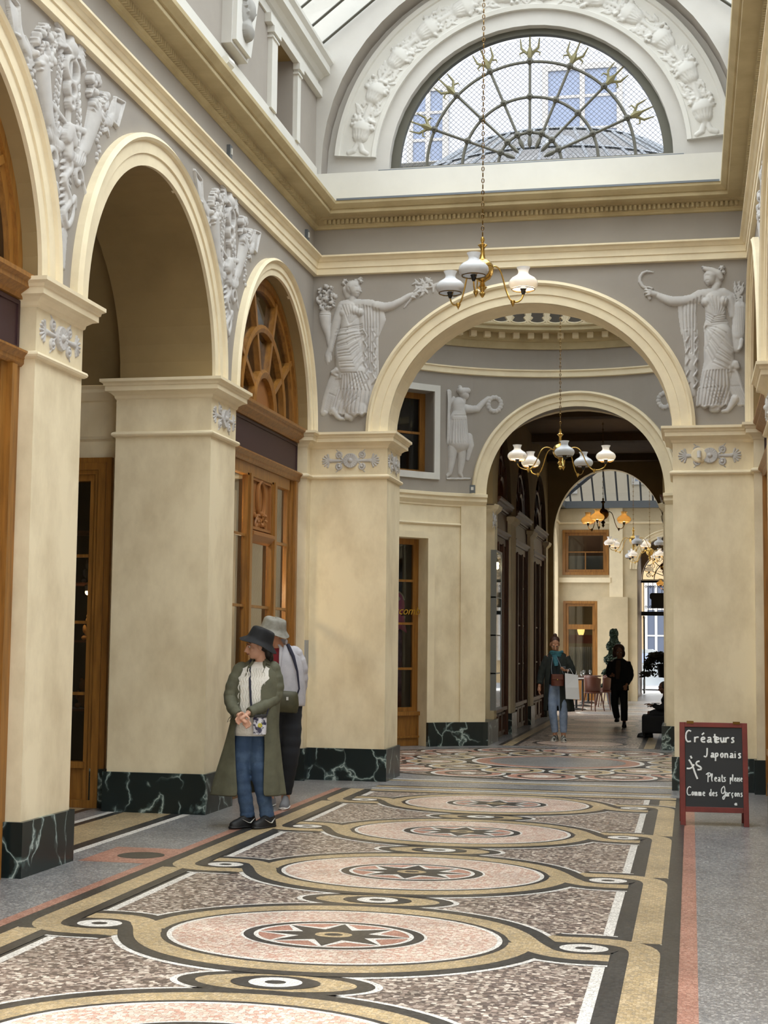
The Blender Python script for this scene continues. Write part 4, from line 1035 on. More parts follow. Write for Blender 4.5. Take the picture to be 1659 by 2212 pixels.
C([(1425,1050,28),(1395,1100,20),(1375,1130,14),(1340,1135,10)],.7,.01); C([(1270,1120,24),(1300,1120,22)],.6,.02)
o=f.build('relief_figure',MBk,PLAST); tag(o,'plaster relief of a draped woman raising a sickle, on the right of the large arch','relief')
# ---------- small winged figure with wreath in the rotunda
W,kk=tracer(MRo,650,540,3.318,23.3)
f=HF(-2.1,-.95,4.10,5.72,.006); kk*=1.12; C=lambda pts,h=.45,base=0:f.cap([(a,b,r*1.15) for a,b,r in W(pts)],h,base)
C([(1060,1020,18),(1048,1080,32),(1040,1150,28),(1048,1250,22),(1060,1380,16)],.5); C([(1095,1060,10),(1065,1100,10)],.6)
C([(1130,1105,44),(1135,1160,44),(1130,1210,56),(1130,1300,62),(1130,1375,72)],.6); C([(1180,1140,30),(1225,1142,24),(1265,1140,22),(1300,1100,18),(1340,1065,14),(1375,1062,12)],.8)
C([(1160,1090,20),(1165,1060,18)],.8); C([(1165,1035,30),(1175,1045,26)],.8,.01); C([(1140,1010,22),(1150,1015,24),(1190,1010,20)],.8,.03); C([(1138,985,13)],.8,.02)
C([(1090,1420,34),(1078,1520,24),(1068,1600,15),(1045,1620,9)],.75); C([(1150,1420,32),(1150,1520,24),(1140,1600,15),(1155,1625,9)],.75)
C([(1205,1340,24),(1215,1400,24),(1195,1500,12)],.45); C([(1020,1640,6),(1210,1640,6)],.7,.01)
P=W([(1388+46*math.cos(t),1108+50*math.sin(t)) for t in np.linspace(0,2*PI,15)])
for x,z in P: f.ball(x,z,16*kk,None,.7)
for i in range(8): folds(f,W,[[(1080+i*14,1220),(1065+i*19,1385)]],4,.014)
folds(f,W,[[(1090,1190),(1180,1190)]],4,.012)
o=f.build('relief_figure',MRo,PLAST); tag(o,'small winged relief figure holding a wreath, left of the inner arch','relief')
o=f.build('relief_figure',MRo,PLAST,mir=-1,off=.13); tag(o,'matching winged wreath relief in the rotunda, right of the inner arch','relief')
# ---------- trophies in the spandrels of the side walls
f=HF(-1.06,1.06,4.10,5.90,.006)
c=lambda pts,h=.5,base=0:f.cap(pts,h,base)
for sg in (-1,1):
    m=lambda P:[(sg*p[0],)+tuple(p[1:]) for p in P]
    # spade shaped tips with a rim
    f.cap(m([(.78,5.52,.06),(.86,5.60,.085),(.97,5.68,.03),(1.02,5.72,.012)]),.3); f.cap(m([(.80,5.50,.014),(.84,5.70,.012),(1.03,5.73,.010),(.90,5.49,.012),(.80,5.50,.014)]),.6,.03)
    f.cap(m([(.66,5.44,.03),(.74,5.47,.045),(.80,5.53,.03)]),.6,.02)
    # horn
    f.cap(m([(.46,5.44,.105),(.40,5.30,.088),(.32,5.14,.068),(.20,5.00,.045),(.10,4.94,.02)]),.75,.0); f.cap(m([(.37,5.475,.02),(.55,5.42,.02)]),.9,.06); f.cap(m([(.36,5.44,.01),(.54,5.385,.01)]),.9,.06)
    for i in range(34):
        x=.46+rnd.uniform(-.14,.17); z=5.58+rnd.uniform(-.11,.14)+ (x-.46)*-.3
        if i%2: f.flower(sg*x,z,.036,5,.7,.04+.03*rnd.random(),rnd.random())
        else: f.ball(sg*x,z,.024+.01*rnd.random(),None,.8,.06)
    for i in range(9): f.leaf(sg*(.60+rnd.uniform(0,.12)),5.47+rnd.uniform(-.12,.1),.09,.045,rnd.uniform(0,6),.5,.02)
    for i in range(9):   # hanging garland under the flowers
        f.ball(sg*(.56+.03*math.sin(i*1.7)),5.36-i*.035,.02,None,.8,.01)
    # laurel branch beside the staff
    for i in range(12):
        z=5.05+i*.055; x=.17+.025*math.sin(i*.5); f.leaf(sg*x,z,.075,.032,PI/2-sg*.5,.6,.02); f.leaf(sg*x,z,.07,.03,PI/2+sg*.55,.6,.02)
    # wing on the helmet
    for i in range(6): f.cap(m([(.09,5.72,.016),(.17+.01*i,5.86-.035*i,.020),(.25-.006*i,5.87-.04*i,.012)]),.7,.02+.004*i)
    # scroll leaves and torch ends
    f.cap(m([(.04,5.02,.03),(.16,4.98,.05),(.27,5.02,.05),(.31,5.10,.03)]),.6,.01)
    for i in range(6): f.cap(m([(.10+.03*i,4.97,.006),(.14+.035*i,5.07,.006)]),.012,groove=True)
    th=np.linspace(0,5.4,20); f.cap([(sg*(.21+.075*math.cos(t)*(1-t/9)),4.87+.085*math.sin(t)*(1-t/9),.022) for t in th],.8,.01)
    f.cap(m([(.10,5.12,.026),(.36,4.80,.020)]),.8,.0); f.cap(m([(.05,5.20,.02),(.30,5.24,.03),(.36,5.24,.035)]),.8,.01)
    # anchor arms
    f.cap([(sg*(.165*math.sin(t)),4.66-.19*math.cos(t)*1.05+.0,.030-.010*abs(t)) for t in np.linspace(0,1.75,10)],.9,.0); f.cap(m([(.12,4.66,.018),(.165,4.71,.022),(.19,4.64,.01)]),.8,.01)
    for i in range(7): f.leaf(sg*.03,4.92-i*.05,.07,.03,(-.5 if sg>0 else PI+.5),.5,.02)
c([(0,4.98,.028),(0,4.46,.03)],.9,.01)
f.cap([(.05*math.sin(z*26),z,.024) for z in np.linspace(4.46,4.97,26)],.7,.035)
c([(0,5.78,.024),(0,4.98,.022)],.9,.02)                                    # staff
for k_,(zc,rr) in enumerate(((5.585,.095),(5.44,.06),(5.34,.035))):         # serpent loops
    f.cap([(rr*math.sin(t)*1.05,zc+rr*.95*math.cos(t),.022) for t in np.linspace(.4,2*PI-.2,22)],1.0,.045)
f.ball(0,5.74,.085,.07,.95,.02); f.cap([(-.11,5.715,.016),(0,5.69,.02),(.11,5.715,.016)],.9,.05); f.ball(0,5.80,.04,.05,.8,.02)
c([(-.05,5.08,.05),(0,5.14,.06),(.05,5.08,.05)],.6,.05); c([(0,5.06,.045),(0,4.97,.05)],.6,.04)
for i in range(11):                                                        # leaf drop at the tail
    z=4.44-i*.027; w_=.055-.0032*i; f.leaf(0,z,w_*1.4,.03,PI+.7,.6,.012); f.leaf(0,z,w_*1.4,.03,-.7,.6,.012)
c([(0,4.45,.016),(0,4.15,.008)],.9,.012)
H_=f
tr0=None
for M,sd in ((ML,'left'),(MR,'right')):
    base=H_.build('relief_trophy',M,PLAST,off=9.57,dmul=.72)
    spots=((0,'nearer the viewer, beside the tall open arch'),(3.735,'above the pier with the couple'),(-3.75,'nearest the hall entrance'))
    for i,(ds,tx) in enumerate(spots):
        o=base if i==0 else base.copy()
        if i: COL.objects.link(o)
        o.location=(0,ds,0)
        if sd=='right': tx=('opposite the tall open arch','beside the sickle relief at the right edge','opposite the hall entrance pier')[i]
        tag(o,'plaster helmet and anchor trophy, %s wall, %s'%(sd,tx),'relief','trophy reliefs on the %s wall'%sd)
# ---------- rosettes on the pier friezes
def rosette(w=.34,cut=False):
    f=HF(-w-.02,w+.02,-.16,.16,.0045)
    f.ball(0,0,.082,None,.30); 
    for i in range(18): a=2*PI*i/18; f.cap([(.04*math.cos(a),.04*math.sin(a),.008),(.07*math.cos(a),.07*math.sin(a),.012)],.7,.02)
    f.cap([(.079*math.cos(t),.079*math.sin(t),.008) for t in np.linspace(0,2*PI,30)],.9,.02); f.ball(0,0,.028,None,.9,.02)
    for sg in (-1,1):
        for sz in (-1,1):
            x=sg*.135; z=sz*.068
            f.cap([(x+.032*math.cos(t)*(1-.04*t)*sg,z+.034*math.sin(t)*(1-.04*t)*sz,.011) for t in np.linspace(-1.2,4.6,16)],.8,.006); f.ball(x,z,.017,None,.9,.01)
            f.cap([(x,z+sz*.03,.008),(x+sg*.035,z+sz*.062,.004)],.8,.004); f.cap([(sg*.09,sz*.015,.010),(x,z-sz*.02,.008)],.8,.004)
        f.cap([(sg*.09,0,.014),(sg*.20,0,.018),(sg*.235,0,.022)],.7,.004)
        if cut and sg<0: continue
        for i in range(7):
            a=(i-3)*.42; f.cap([(sg*.245,0,.006),(sg*(.245+.085*math.cos(a)),.075*math.sin(a),.011)],.9,.004)
    return f
R0=rosette()
k2=0
for M,cs,lab in ((MBk,-3.84,'floral rosette on the frieze of the broad pier left of the large arch'),(MBk,.215,'floral rosette on the pier frieze above the chalkboard'),(ML,9.57,'floral rosette on the pier nearest the viewer'),(ML,13.305,'floral rosette on the pier above the couple'),(MR,13.305,'floral rosette on the pier at the right edge')):
    o=R0.build('relief_rosette',lambda s,z,d,M=M:M(s,z+3.65,d),PLAST,off=cs); tag(o,lab,'relief','rosettes on the pier friezes')
R1=rosette(.32)
o=R1.build('relief_rosette',lambda s,z,d:(-3.405+d,s,z+3.65),PLAST,off=16.97); tag(o,'floral rosette on the inner side of the broad pier left of the large arch','relief','rosettes on the pier friezes')
o=rosette(.2).build('relief_rosette',lambda s,z,d:(PXL+d-.0,s,z+3.55),PLAST,off=23.75); tag(o,'small floral rosette on the pier at the mouth of the passage','relief','rosettes on the pier friezes')
# ---------- garland on the lunette archivolt: baskets of fruit in polar coordinates
f=HF(0,6.62,-.19,.19,.0085)
L_=2.045*PI
def basket(x,dirn,first=False):
    f.cap([(x,0,.045),(x+dirn*.09,0,.10),(x+dirn*.16,0,.12)],.5,.0)
    for i in range(5): f.cap([(x+dirn*.01,(-2+i)*.016,.005),(x+dirn*.14,(-2+i)*.042,.006)],.010,groove=True)
    for i in range(40):
        a=x+dirn*(.21+rnd.uniform(-.05,.10)); b=rnd.uniform(-.14,.14)
        if i%2: f.flower(a,b,.032,5,.6,.015,rnd.random())
        else: f.ball(a,b,.024,None,.8,.02)
    for i in range(28): f.leaf(x+dirn*(.28+rnd.uniform(0,.22)),rnd.uniform(-.12,.12),.09,.04,rnd.uniform(-1,1)+(0 if dirn>0 else PI),.5,.008)
    f.cap([(x+dirn*.3,0,.03),(x+dirn*.48,0,.02)],.6,.01)
st=.225
for j in range(6): basket(st+.10+j*.49,1); basket(L_-st-.10-j*.49,-1)
for x_,dn in ((st,1),(L_-st,-1)):
    for i in (-1,1): f.cap([(x_-dn*.03,i*.11,.03),(x_,i*.05,.035),(x_+dn*.08,i*.02,.03)],.6)
f.ball(L_/2,0,.07,.1,.5); f.flower(L_/2,0,.08,8,.6,.02)
def MG(s,z,d):
    t=PI-s/2.045; r=2.045+z; return (UX+r*math.cos(t),16.88-.045-d,7.18+r*math.sin(t))
o=f.build('relief_garland',MG,PLASW); tag(o,'arched plaster garland of fruit baskets framing the lunette window','relief')
# ---------- bust medallion on the upper left wall
e=empty('relief_medallion','pale hanging panel with a bust in high relief on the upper left wall','relief')
def panelpoly(d0,d1,q,name,m):
    P=[(13.08-q,8.2),(13.78+q,8.2),(13.47+q*.7,7.26-q),(13.03-q*.7,7.26-q)]
    v=[ML(a,b,d0) for a,b in P]+[ML(a,b,d1) for a,b in P]; return MB().add(v,[(4,5,6,7),(0,1,5,4),(1,2,6,5),(2,3,7,6),(3,0,4,7)]).build(name,m,e)
panelpoly(0,.10,.07,'backing_panel',LGREY); panelpoly(.10,.14,.03,'raised_panel',PLASW)
f=HF(12.95,13.75,7.25,8.0,.008); f.ball(13.32,7.60,.15,.2,.25); f.ball(13.33,7.64,.085,.12,.8,.02); f.cap([(13.32,7.52,.05),(13.30,7.43,.11)],.6,.02); f.ball(13.40,7.63,.03,.02,.8,.06)
for i in range(9): f.flower(13.30+.10*math.cos(i*.5+.6),7.68+.12*math.sin(i*.5+.4),.03,5,.7,.04)
f.build('bust',lambda s,z,d:ML(s,z,.14+d),mat('bust_grey',(150,148,144),.8),e)
# rotunda antefix crest
mb=MB()
for i in range(52):
    s_=-8.1+16.2*i/51; 
    for j in range(5): a=(j-2)*.5; mb.tube([MRo(s_,6.60,.26),MRo(s_+.075*math.sin(a),6.60+.17*math.cos(a),.26)],[.018,.028],5)
    P=[MRo(s_+.155+.14*math.cos(t),6.64-.05*math.sin(t),.27) for t in np.linspace(0,PI,9)]; mb.tube(P,.014,5)
o=mb.build('antefix_crest',CREAMT,smooth=50); tag(o,'cream crest of shell antefixes on the rotunda cornice under the skylight','ornament')
rosweep([(.27,6.56),(.27,6.60),(.2,6.60)],'trim_%d'%k,CREAMT); k+=1
# ================================================================ CHANDELIERS
OPAL=bpy.data.materials.new('opal_glass'); OPAL.use_nodes=True
def opal(m,col=(.86,.88,.93),tr=(.95,.93,.9)):
    N=m.node_tree.nodes; L=m.node_tree.links; N.clear(); o=N.new('ShaderNodeOutputMaterial'); a=N.new('ShaderNodeBsdfDiffuse'); a.inputs[0].default_value=col+(1,)
    t=N.new('ShaderNodeBsdfTranslucent'); t.inputs[0].default_value=tr+(1,); x=N.new('ShaderNodeMixShader'); x.inputs[0].default_value=.42; g=N.new('ShaderNodeBsdfGlossy'); g.inputs['Roughness'].default_value=.12
    f=N.new('ShaderNodeFresnel'); f.inputs[0].default_value=1.45; y=N.new('ShaderNodeMixShader')
    L.new(a.outputs[0],x.inputs[1]); L.new(t.outputs[0],x.inputs[2]); L.new(f.outputs[0],y.inputs[0]); L.new(x.outputs[0],y.inputs[1]); L.new(g.outputs[0],y.inputs[2]); L.new(y.outputs[0],o.inputs[0])
opal(OPAL); AMB=bpy.data.materials.new('amber_opal_glass'); AMB.use_nodes=True; opal(AMB,(.95,.76,.42),(1,.84,.52))
BULBM=mat('lit_bulb',(255,230,185),.5,emit=(255,226,170),es=22)
BULBO=mat('unlit_bulb',(235,235,230),.2)
SHADE=[(.103,-.150),(.108,-.152),(.127,-.128),(.134,-.105),(.128,-.080),(.108,-.055),(.075,-.035),(.052,-.018),(.046,0),(.050,.020),(.063,.045),(.060,.046),(.046,.020),(.042,0),(.048,-.018),(.072,-.038),(.104,-.058),(.124,-.083),(.129,-.105),(.122,-.127),(.103,-.150)]
def arm_mesh(r):
    k_=r/.345
    mb=MB(); P=[(.06,-.02),(.075,.03),(.11,.045),(.145,.02),(.17,-.05),(.195,-.16),(.225,-.245),(.255,-.28),(.30,-.275),(.335,-.245),(.347,-.20)]
    P=[(a*k_ if a>.07 else a,b) for a,b in P]
    from mathutils import geometry
    Q=[]
    for i in range(len(P)-1):
        for t in (0,.33,.66): Q.append((P[i][0]+(P[i+1][0]-P[i][0])*t,0,P[i][1]+(P[i+1][1]-P[i][1])*t))
    Q.append((P[-1][0],0,P[-1][1]))
    for _ in range(2): Q=[Q[0]]+[tuple((Q[i-1][j]+2*Q[i][j]+Q[i+1][j])/4 for j in range(3)) for i in range(1,len(Q)-1)]+[Q[-1]]
    mb.tube(Q,.0075,7)
    mb.tube([(.09+.03*math.cos(t)*(1-t/9),0,-.01+.03*math.sin(t)*(1-t/9)) for t in np.linspace(PI,PI+7,22)],.005,5)
    mb.lathe([(0,-.325),(.006,-.31),(.012,-.30),(.024,-.275),(.02,-.262),(0,-.26)],(.258*k_,0,0),10)
    return mb
def chandelier(loc,n,r,a0,ztop,label,lit,amber=False,brass=BRASS,p=1.0,grp='brass chandeliers with opal shades'):
    e=empty('chandelier',label,'chandelier',grp,loc)
    mb=MB(); mb.lathe([(0,.30),(.012,.30),(.02,.27),(.012,.25),(.03,.235),(.045,.225),(.03,.21),(.018,.19),(.022,.12),(.03,.095),(.075,.075),(.098,.035),(.105,0),(.098,-.04),(.07,-.085),(.035,-.105),(.02,-.12),(.028,-.145),(.044,-.165),(.024,-.185),(.016,-.20),(.028,-.22),(.012,-.25),(0,-.26)],n=24)
    mb.build('body',brass,e,smooth=40)
    mb=MB(); L_=ztop-loc[2]-.30; m_=int(L_/.055)
    for i in range(m_):
        z=.31+L_*i/m_; h=L_/m_*.62; w=.011; pts=[((w*math.cos(t) if i%2 else 0),(0 if i%2 else w*math.cos(t)),z+h/2+h*.62*math.sin(t)) for t in np.linspace(0,2*PI,9)]
        mb.tube(pts,.0046,4,cap=False)
    mb.build('chain',BRASSD,e)
    am=sh=None
    for i in range(n):
        a=a0+2*PI*i/n; on=lit[i%len(lit)]
        if am is None: A=arm_mesh(r).build('arm',brass,e,smooth=60); am=A
        else: A=am.copy(); COL.objects.link(A); A.parent=e
        A.rotation_euler=(0,0,a); x=r*1.005
        if sh is None:
            B=MB().lathe([(0,-.205),(.012,-.20),(.022,-.175),(.026,-.155),(.03,-.15),(.03,-.145),(.012,-.14),(0,-.14)],(x,0,0),12).build('burner',BLACK,A,smooth=40)
            R_=MB(); R_.tube([(x+.104*math.cos(t),.104*math.sin(t),-.153) for t in np.linspace(0,2*PI,33)],.0045,5,cap=False)
            for t in (.5,2.6,4.7): R_.tube([(x+.104*math.cos(t),.104*math.sin(t),-.155),(x+.06*math.cos(t),.06*math.sin(t),-.175),(x+.015*math.cos(t),.015*math.sin(t),-.17)],.003,4)
            R_=R_.build('shade_ring',BRASSD,A); H_s=MB().lathe(SHADE,(x,0,.005),32).build('shade',AMB if amber else OPAL,A,smooth=60)
            U=MB().ball((x,0,-.105),.030,.030,.04,12,8).build('bulb',BULBM if on else BULBO,A,smooth=80); sh=(B,R_,H_s); bl={on:U}
        else:
            for q in sh:
                c=q.copy(); COL.objects.link(c); c.parent=A
            if on in bl: c=bl[on].copy(); COL.objects.link(c); c.parent=A
            else: bl[on]=MB().ball((x,0,-.105),.030,.030,.04,12,8).build('bulb',BULBM if on else BULBO,A,smooth=80)
        if on: bulb_light('chandelier_light',(loc[0]+x*math.cos(a),loc[1]+x*math.sin(a),loc[2]-.050),p*1.7,(1,.80,.56),.012)
    return e
D=math.radians
ya=D(11.7)
chandelier((-1.82,13.05,4.92),3,.39,ya+D(15),10.5,'three armed brass chandelier in the hall, only its right opal shade lit',(1,0,0))
chandelier((-1.72,20.05,4.18),5,.62,D(5)+D(-13),8.4,'five armed brass chandelier hanging in the rotunda',(1,0,1,1,0),p=2.2)
chandelier((-1.60,28.0,4.02),3,.40,D(3)+D(15),5.75,'three armed chandelier with glowing amber shades in the first passage',(1,1,1),amber=True,brass=BRASSD,p=2.0)
chandelier((-1.34,36.0,4.10),5,.62,D(-8),6.9,'nearest five armed chandelier of the far glazed hall',(0,1,1,1,0),p=2.0)
chandelier((-1.06,40.0,4.06),5,.60,D(8),6.9,'farther five armed chandelier of the far glazed hall, just before the street arch',(1,1,0,1,1),p=2.0)
chandelier((-.78,44.4,3.90),3,.42,D(60),4.86,'brass chandelier in the short passage before the street gate',(1,1,1),p=1.5)
chandelier((-.62,47.2,3.62),3,.40,D(20),4.86,'amber chandelier nearest the street gate',(1,1,1),amber=True,p=1.5)
# ================================================================ CHALKBOARD SIGN
RD=mat('red_painted_wood',(120,44,38),.5,noise=((98,36,32),8,.35,.7)); SL=mat('slate_board',(38,40,44),.6); CH=mat('chalk_white',(236,240,242),.8)
sg_=empty('chalkboard_sign','red framed chalkboard A-sign with white handwriting standing on the right of the floor','sign',loc=(.19,13.42,0),rz=D(2))
def sgn(x,z,d=0):        # board plane leans back
    return (x,.0+z*.16-d,z)
def slab(mb,x0,x1,z0,z1,d0,d1,S_=sgn):
    v=[S_(x0,z0,d0),S_(x1,z0,d0),S_(x1,z0,d1),S_(x0,z0,d1),S_(x0,z1,d0),S_(x1,z1,d0),S_(x1,z1,d1),S_(x0,z1,d1)]
    mb.add(v,[(0,3,2,1),(4,5,6,7),(0,1,5,4),(1,2,6,5),(2,3,7,6),(3,0,4,7)])
W2=.292
mb=MB(); slab(mb,-W2,-W2+.045,0,.885,-.012,.014); slab(mb,W2-.045,W2,0,.885,-.012,.014); slab(mb,-W2+.045,W2-.045,.845,.885,-.012,.014); slab(mb,-W2+.045,W2-.045,.115,.160,-.012,.014)
bevel(mb.build('front_frame',RD,sg_),.003)
mb=MB(); slab(mb,-W2+.04,W2-.04,.155,.85,-.006,.004); bd=mb.build('board',SL,sg_)
back=lambda x,z,d=0:(x,.285-z*.16+d,z)
mb=MB(); slab(mb,-W2,-W2+.045,0,.885,-.012,.014,back); slab(mb,W2-.045,W2,0,.885,-.012,.014,back); slab(mb,-W2+.045,W2-.045,.845,.885,-.012,.014,back); slab(mb,-W2+.045,W2-.045,.155,.85,-.006,.004,back); slab(mb,-W2+.045,W2-.045,.115,.160,-.012,.014,back)
mb.build('back_frame',RD,sg_)
for sx in (-.2,.2): MB().box(sx-.03,sx+.03,.12,.16,.875,.897).build('hinge',BRASSD,sg_)
# handwriting: every stroke a chalk ribbon; points traced on the board (x right, y down, in a 1659 px crop of the board)
def chalk(strokes,w,name):
    mb=MB()
    for st_ in strokes:
        P=[sgn((x-915)/1659*259/3207*13.55*1.0,(1545-y)/1659*259/3207*13.55/1.0+.155,.004) for x,y in st_]
        Q=[]
        for i in range(len(P)-1):
            for t in (0,.5): Q.append(tuple(P[i][j]+(P[i+1][j]-P[i][j])*t for j in range(3)))
        Q.append(P[-1])
        if len(Q)>4: Q=[Q[0]]+[tuple((Q[i-1][j]+2*Q[i][j]+Q[i+1][j])/4 for j in range(3)) for i in range(1,len(Q)-1)]+[Q[-1]]
        mb.tube(Q,w*.9,6)
    return mb.build(name,CH,bd)
GL={'r':[[(0,0),(0,1)],[(0,.3),(.25,.02),(.55,.08)]],'e':[[(0,.5),(.6,.42),(.5,.05),(.15,.05),(0,.5),(.15,.95),(.6,.9)]],
'a':[[(.1,.15),(.45,.02),(.55,.3),(.5,.95)],[(.52,.5),(.15,.5),(.02,.8),(.2,.98),(.5,.75),(.65,1)]],'t':[[(.25,-.6),(.22,.8),(.35,1),(.6,.95)],[(0,.0),(.55,-.05)]],
'u':[[(0,0),(.05,.85),(.3,1),(.5,.7),(.52,0)],[(.52,.6),(.62,1)]],'s':[[(.5,.1),(.2,0),(.05,.25),(.45,.6),(.4,.95),(0,.95)]],'o':[[(.3,0),(.02,.4),(.2,1),(.5,.8),(.52,.2),(.3,0)]],
'n':[[(0,0),(.02,1)],[(.02,.4),(.25,.02),(.48,.2),(.5,1)]],'i':[[(.1,0),(.12,1)],[(.12,-.35),(.13,-.28)]],'p':[[(.05,0),(.0,1.7)],[(.05,.15),(.4,0),(.5,.4),(.3,.8),(.05,.75)]],
'm':[[(0,0),(.02,1)],[(.02,.35),(.2,0),(.32,.25),(.33,1)],[(.34,.35),(.52,0),(.64,.25),(.66,1)]],'d':[[(.45,.2),(.15,.1),(.02,.6),(.2,1),(.45,.7)],[(.5,-.8),(.48,.8),(.6,1)]],
'l':[[(.1,.5),(.35,-.6),(.2,-.9),(.08,-.4),(.12,.8),(.3,1)]],'C':[[(.62,.12),(.35,0),(.08,.25),(.02,.7),(.2,1),(.6,.92)]],'c':[[(.5,.1),(.15,.1),(.02,.55),(.2,.98),(.5,.9)],[(.25,1),(.3,1.25),(.12,1.35)]],
'J':[[(.5,0),(.5,.75),(.3,1),(0,.85)]],'P':[[(.35,.0),(.3,1.1)],[(.0,.2),(.35,-.05),(.75,.0),(.7,.35),(.4,.45)]],'G':[[(.45,0),(.1,.2),(.05,.65),(.3,.8),(.6,.4),(.45,0)],[(.62,.5),(.55,1.1),(.35,1.35),(.2,1.2),(.35,.95),(.8,.85)]]}
def word(txt,x,y,h,adv,sl=0,cap=1.6,capw=1.0):
    out=[]
    for i,ch in enumerate(txt):
        if ch==' ': x+=adv*.7; continue
        H_=h*(cap if ch.isupper() else 1); y0=y-(H_-h) if ch.isupper() else y
        for st_ in GL[ch]: out.append([(x+px_*(adv*1.15 if not ch.isupper() else H_*.75),y0+py_*H_+sl*(x-0)*0) for px_,py_ in st_])
        x+=adv*(.75 if ch in 'it' else 1.0 if ch!='m' else 1.25)*(1.0 if not ch.isupper() else 1.55*capw)
    return out
chalk(word('Creat',548,630,72,80,cap=2.25)+[[(765,602),(795,575)]]+word('eurs',942,630,68,68),.0085,'lettering')
chalk(word('Japonais',785,835,62,62,cap=2.0,capw=.95),.0078,'lettering')
chalk([[(590,930),(640,1010),(665,1095),(700,1180)],[(560,1045),(600,1050),(640,1030),(655,990)],[(612,880),(628,915)],[(730,950),(690,955),(680,1000),(745,1020),(755,1060),(700,1060)]],.0095,'lettering')
chalk(word('Pleats',812,1150,56,43,cap=1.9),.0058,'lettering'); chalk(word('please',1125,1150,50,27),.0052,'lettering')
chalk(word('Comme',558,1345,52,41,cap=2.3),.0056,'lettering'); chalk(word('des',850,1345,50,40),.0056,'lettering'); chalk(word('Garcons',1000,1345,50,39,cap=2.6),.0056,'lettering')
chalk([[(1170,1490),(1210,1500)],[(1185,1475),(1200,1508)],[(1205,1478),(1178,1508)]],.005,'lettering')
# ================================================================ SMALL FITTINGS
e=empty('security_camera','round cream security camera on the frieze of the right pier','camera',loc=(.10,YB,3.655))
mb=MB(); mb.add([(r*math.cos(2*PI*j/28),-d_,r*math.sin(2*PI*j/28)) for r,d_ in ((.085,0),(.085,.02),(.07,.03),(0.001,.03)) for j in range(28)],[(i*28+j,i*28+(j+1)%28,(i+1)*28+(j+1)%28,(i+1)*28+j) for i in range(3) for j in range(28)]); mb.build('mounting_plate',CREAMT,e)
mb=MB(); mb.tube([(0,-.03,.03),(0,-.07,.03),(0,-.075,-.035)],[.018,.024,.022],12); mb.build('camera_body',PLASW,e)
e=empty('intercom_box','small grey box on the wall under the lunette relief','box',loc=(-3.30,22.70,3.95)); MB().box(-.04,.04,-.05,0,-.06,.06).build('casing',ZINC,e); MB().box(-.02,.02,-.056,-.05,-.02,.03).build('button',PLASW,e)
for i,(px_,py_) in enumerate(((492,328),(660,508))):
    s_,z=hitw(ML,px_,py_); e=empty('sensor_box',('small grey sensor above the open arch on the left wall','small grey sensor near the left corner of the hall')[i],'sensor',loc=(XL,s_,z)); MB().box(0,.035,-.035,.035,-.06,.06).build('casing',ZINC,e); MB().box(.035,.045,-.015,.015,-.03,.03).build('lens',PLASW,e)
s_,z=13.0,7.14
e=empty('projector_lamp','small white spotlight standing on the left cornice','lamp',loc=(XL+.2,12.55,6.66)); MB().lathe([(0,0),(.05,0),(.05,.02),(.015,.03),(.015,.12),(0,.12)],n=12).build('stand',PLASW,e); MB().tube([(.0,-.05,.16),(0,.08,.16)],[.04,.055],12).build('lamp_head',PLASW,e)
tag(MB().box(XL,XL+.012,16.43,16.57,1.26,1.58).build('notice_plate',mat('grey_plate',(150,152,156),.4)),'grey notice plate on the corner pilaster behind the man','plate')
# shop display in the rotunda window: fish sign and warm bulb
PK=mat('pink_print',(190,90,150),.7); DPK=mat('dusky_pink_poster',(120,70,78),.8,noise=((80,44,52),6,.4,.6))
e=empty('poster','dusky pink patterned poster inside the rotunda shop window','poster'); MB().boxm(MRo,-3.0,-2.6,.55,1.75,-.42,-.40,2).build('sheet',DPK,e)
e=empty('window_sign','purple and white printed fish sign in the rotunda shop window','sign'); mb=MB()
mb.add([MRo(-2.72+.13*math.cos(t),2.15+.2*math.sin(t),-.36) for t in np.linspace(0,2*PI,20)],[tuple(range(20))]); mb.add([MRo(-2.75,1.98,-.36),MRo(-2.6,1.98,-.36),MRo(-2.55,1.72,-.36),MRo(-2.67,1.78,-.36),MRo(-2.76,1.7,-.36)],[(0,1,2,3,4)]); mb.build('sign_body',PK,e)
mb=MB(); mb.tube([MRo(-2.72+.12*math.cos(t),2.17+.18*math.sin(t),-.35) for t in np.linspace(.3,4,16)],.012,5); mb.ball(MRo(-2.70,2.24,-.35),.03,.01,.03); mb.build('white_outline',PLASW,e)
bpy_font=bpy.data.curves.new('gold_lettering','FONT'); bpy_font.body='Descombis'; bpy_font.size=.17; bpy_font.shear=.35; bpy_font.extrude=.002; bpy_font.materials.append(mat('gold_letters',(190,150,50),.4,metal=.5))
t0_=bpy.data.objects.new('lettering_curve',bpy_font); COL.objects.link(t0_); bpy.context.view_layer.update(); tm=bpy.data.meshes.new_from_object(t0_.evaluated_get(bpy.context.evaluated_depsgraph_get())); bpy.data.objects.remove(t0_); tx=bpy.data.objects.new('window_lettering',tm); COL.objects.link(tx); q=MRo(-3.05,2.0,-.25); tx.location=q; tx.rotation_euler=(PI/2,0,D(43)); tag(tx,'gold cursive lettering on the rotunda shop window pane','lettering')
e=empty('pendant_bulb','small lit bulb hanging in the rotunda shop window','lamp',loc=tuple(MRo(-2.95,1.72,-.6))); MB().ball((0,0,0),.035).build('bulb',BULBM,e,smooth=80); MB().tube([(0,0,.03),(0,0,1.4)],.004,4).build('cord',BLACK,e); bulb_light('pendant_bulb_light',tuple(MRo(-2.95,1.65,-.55)),2.0)
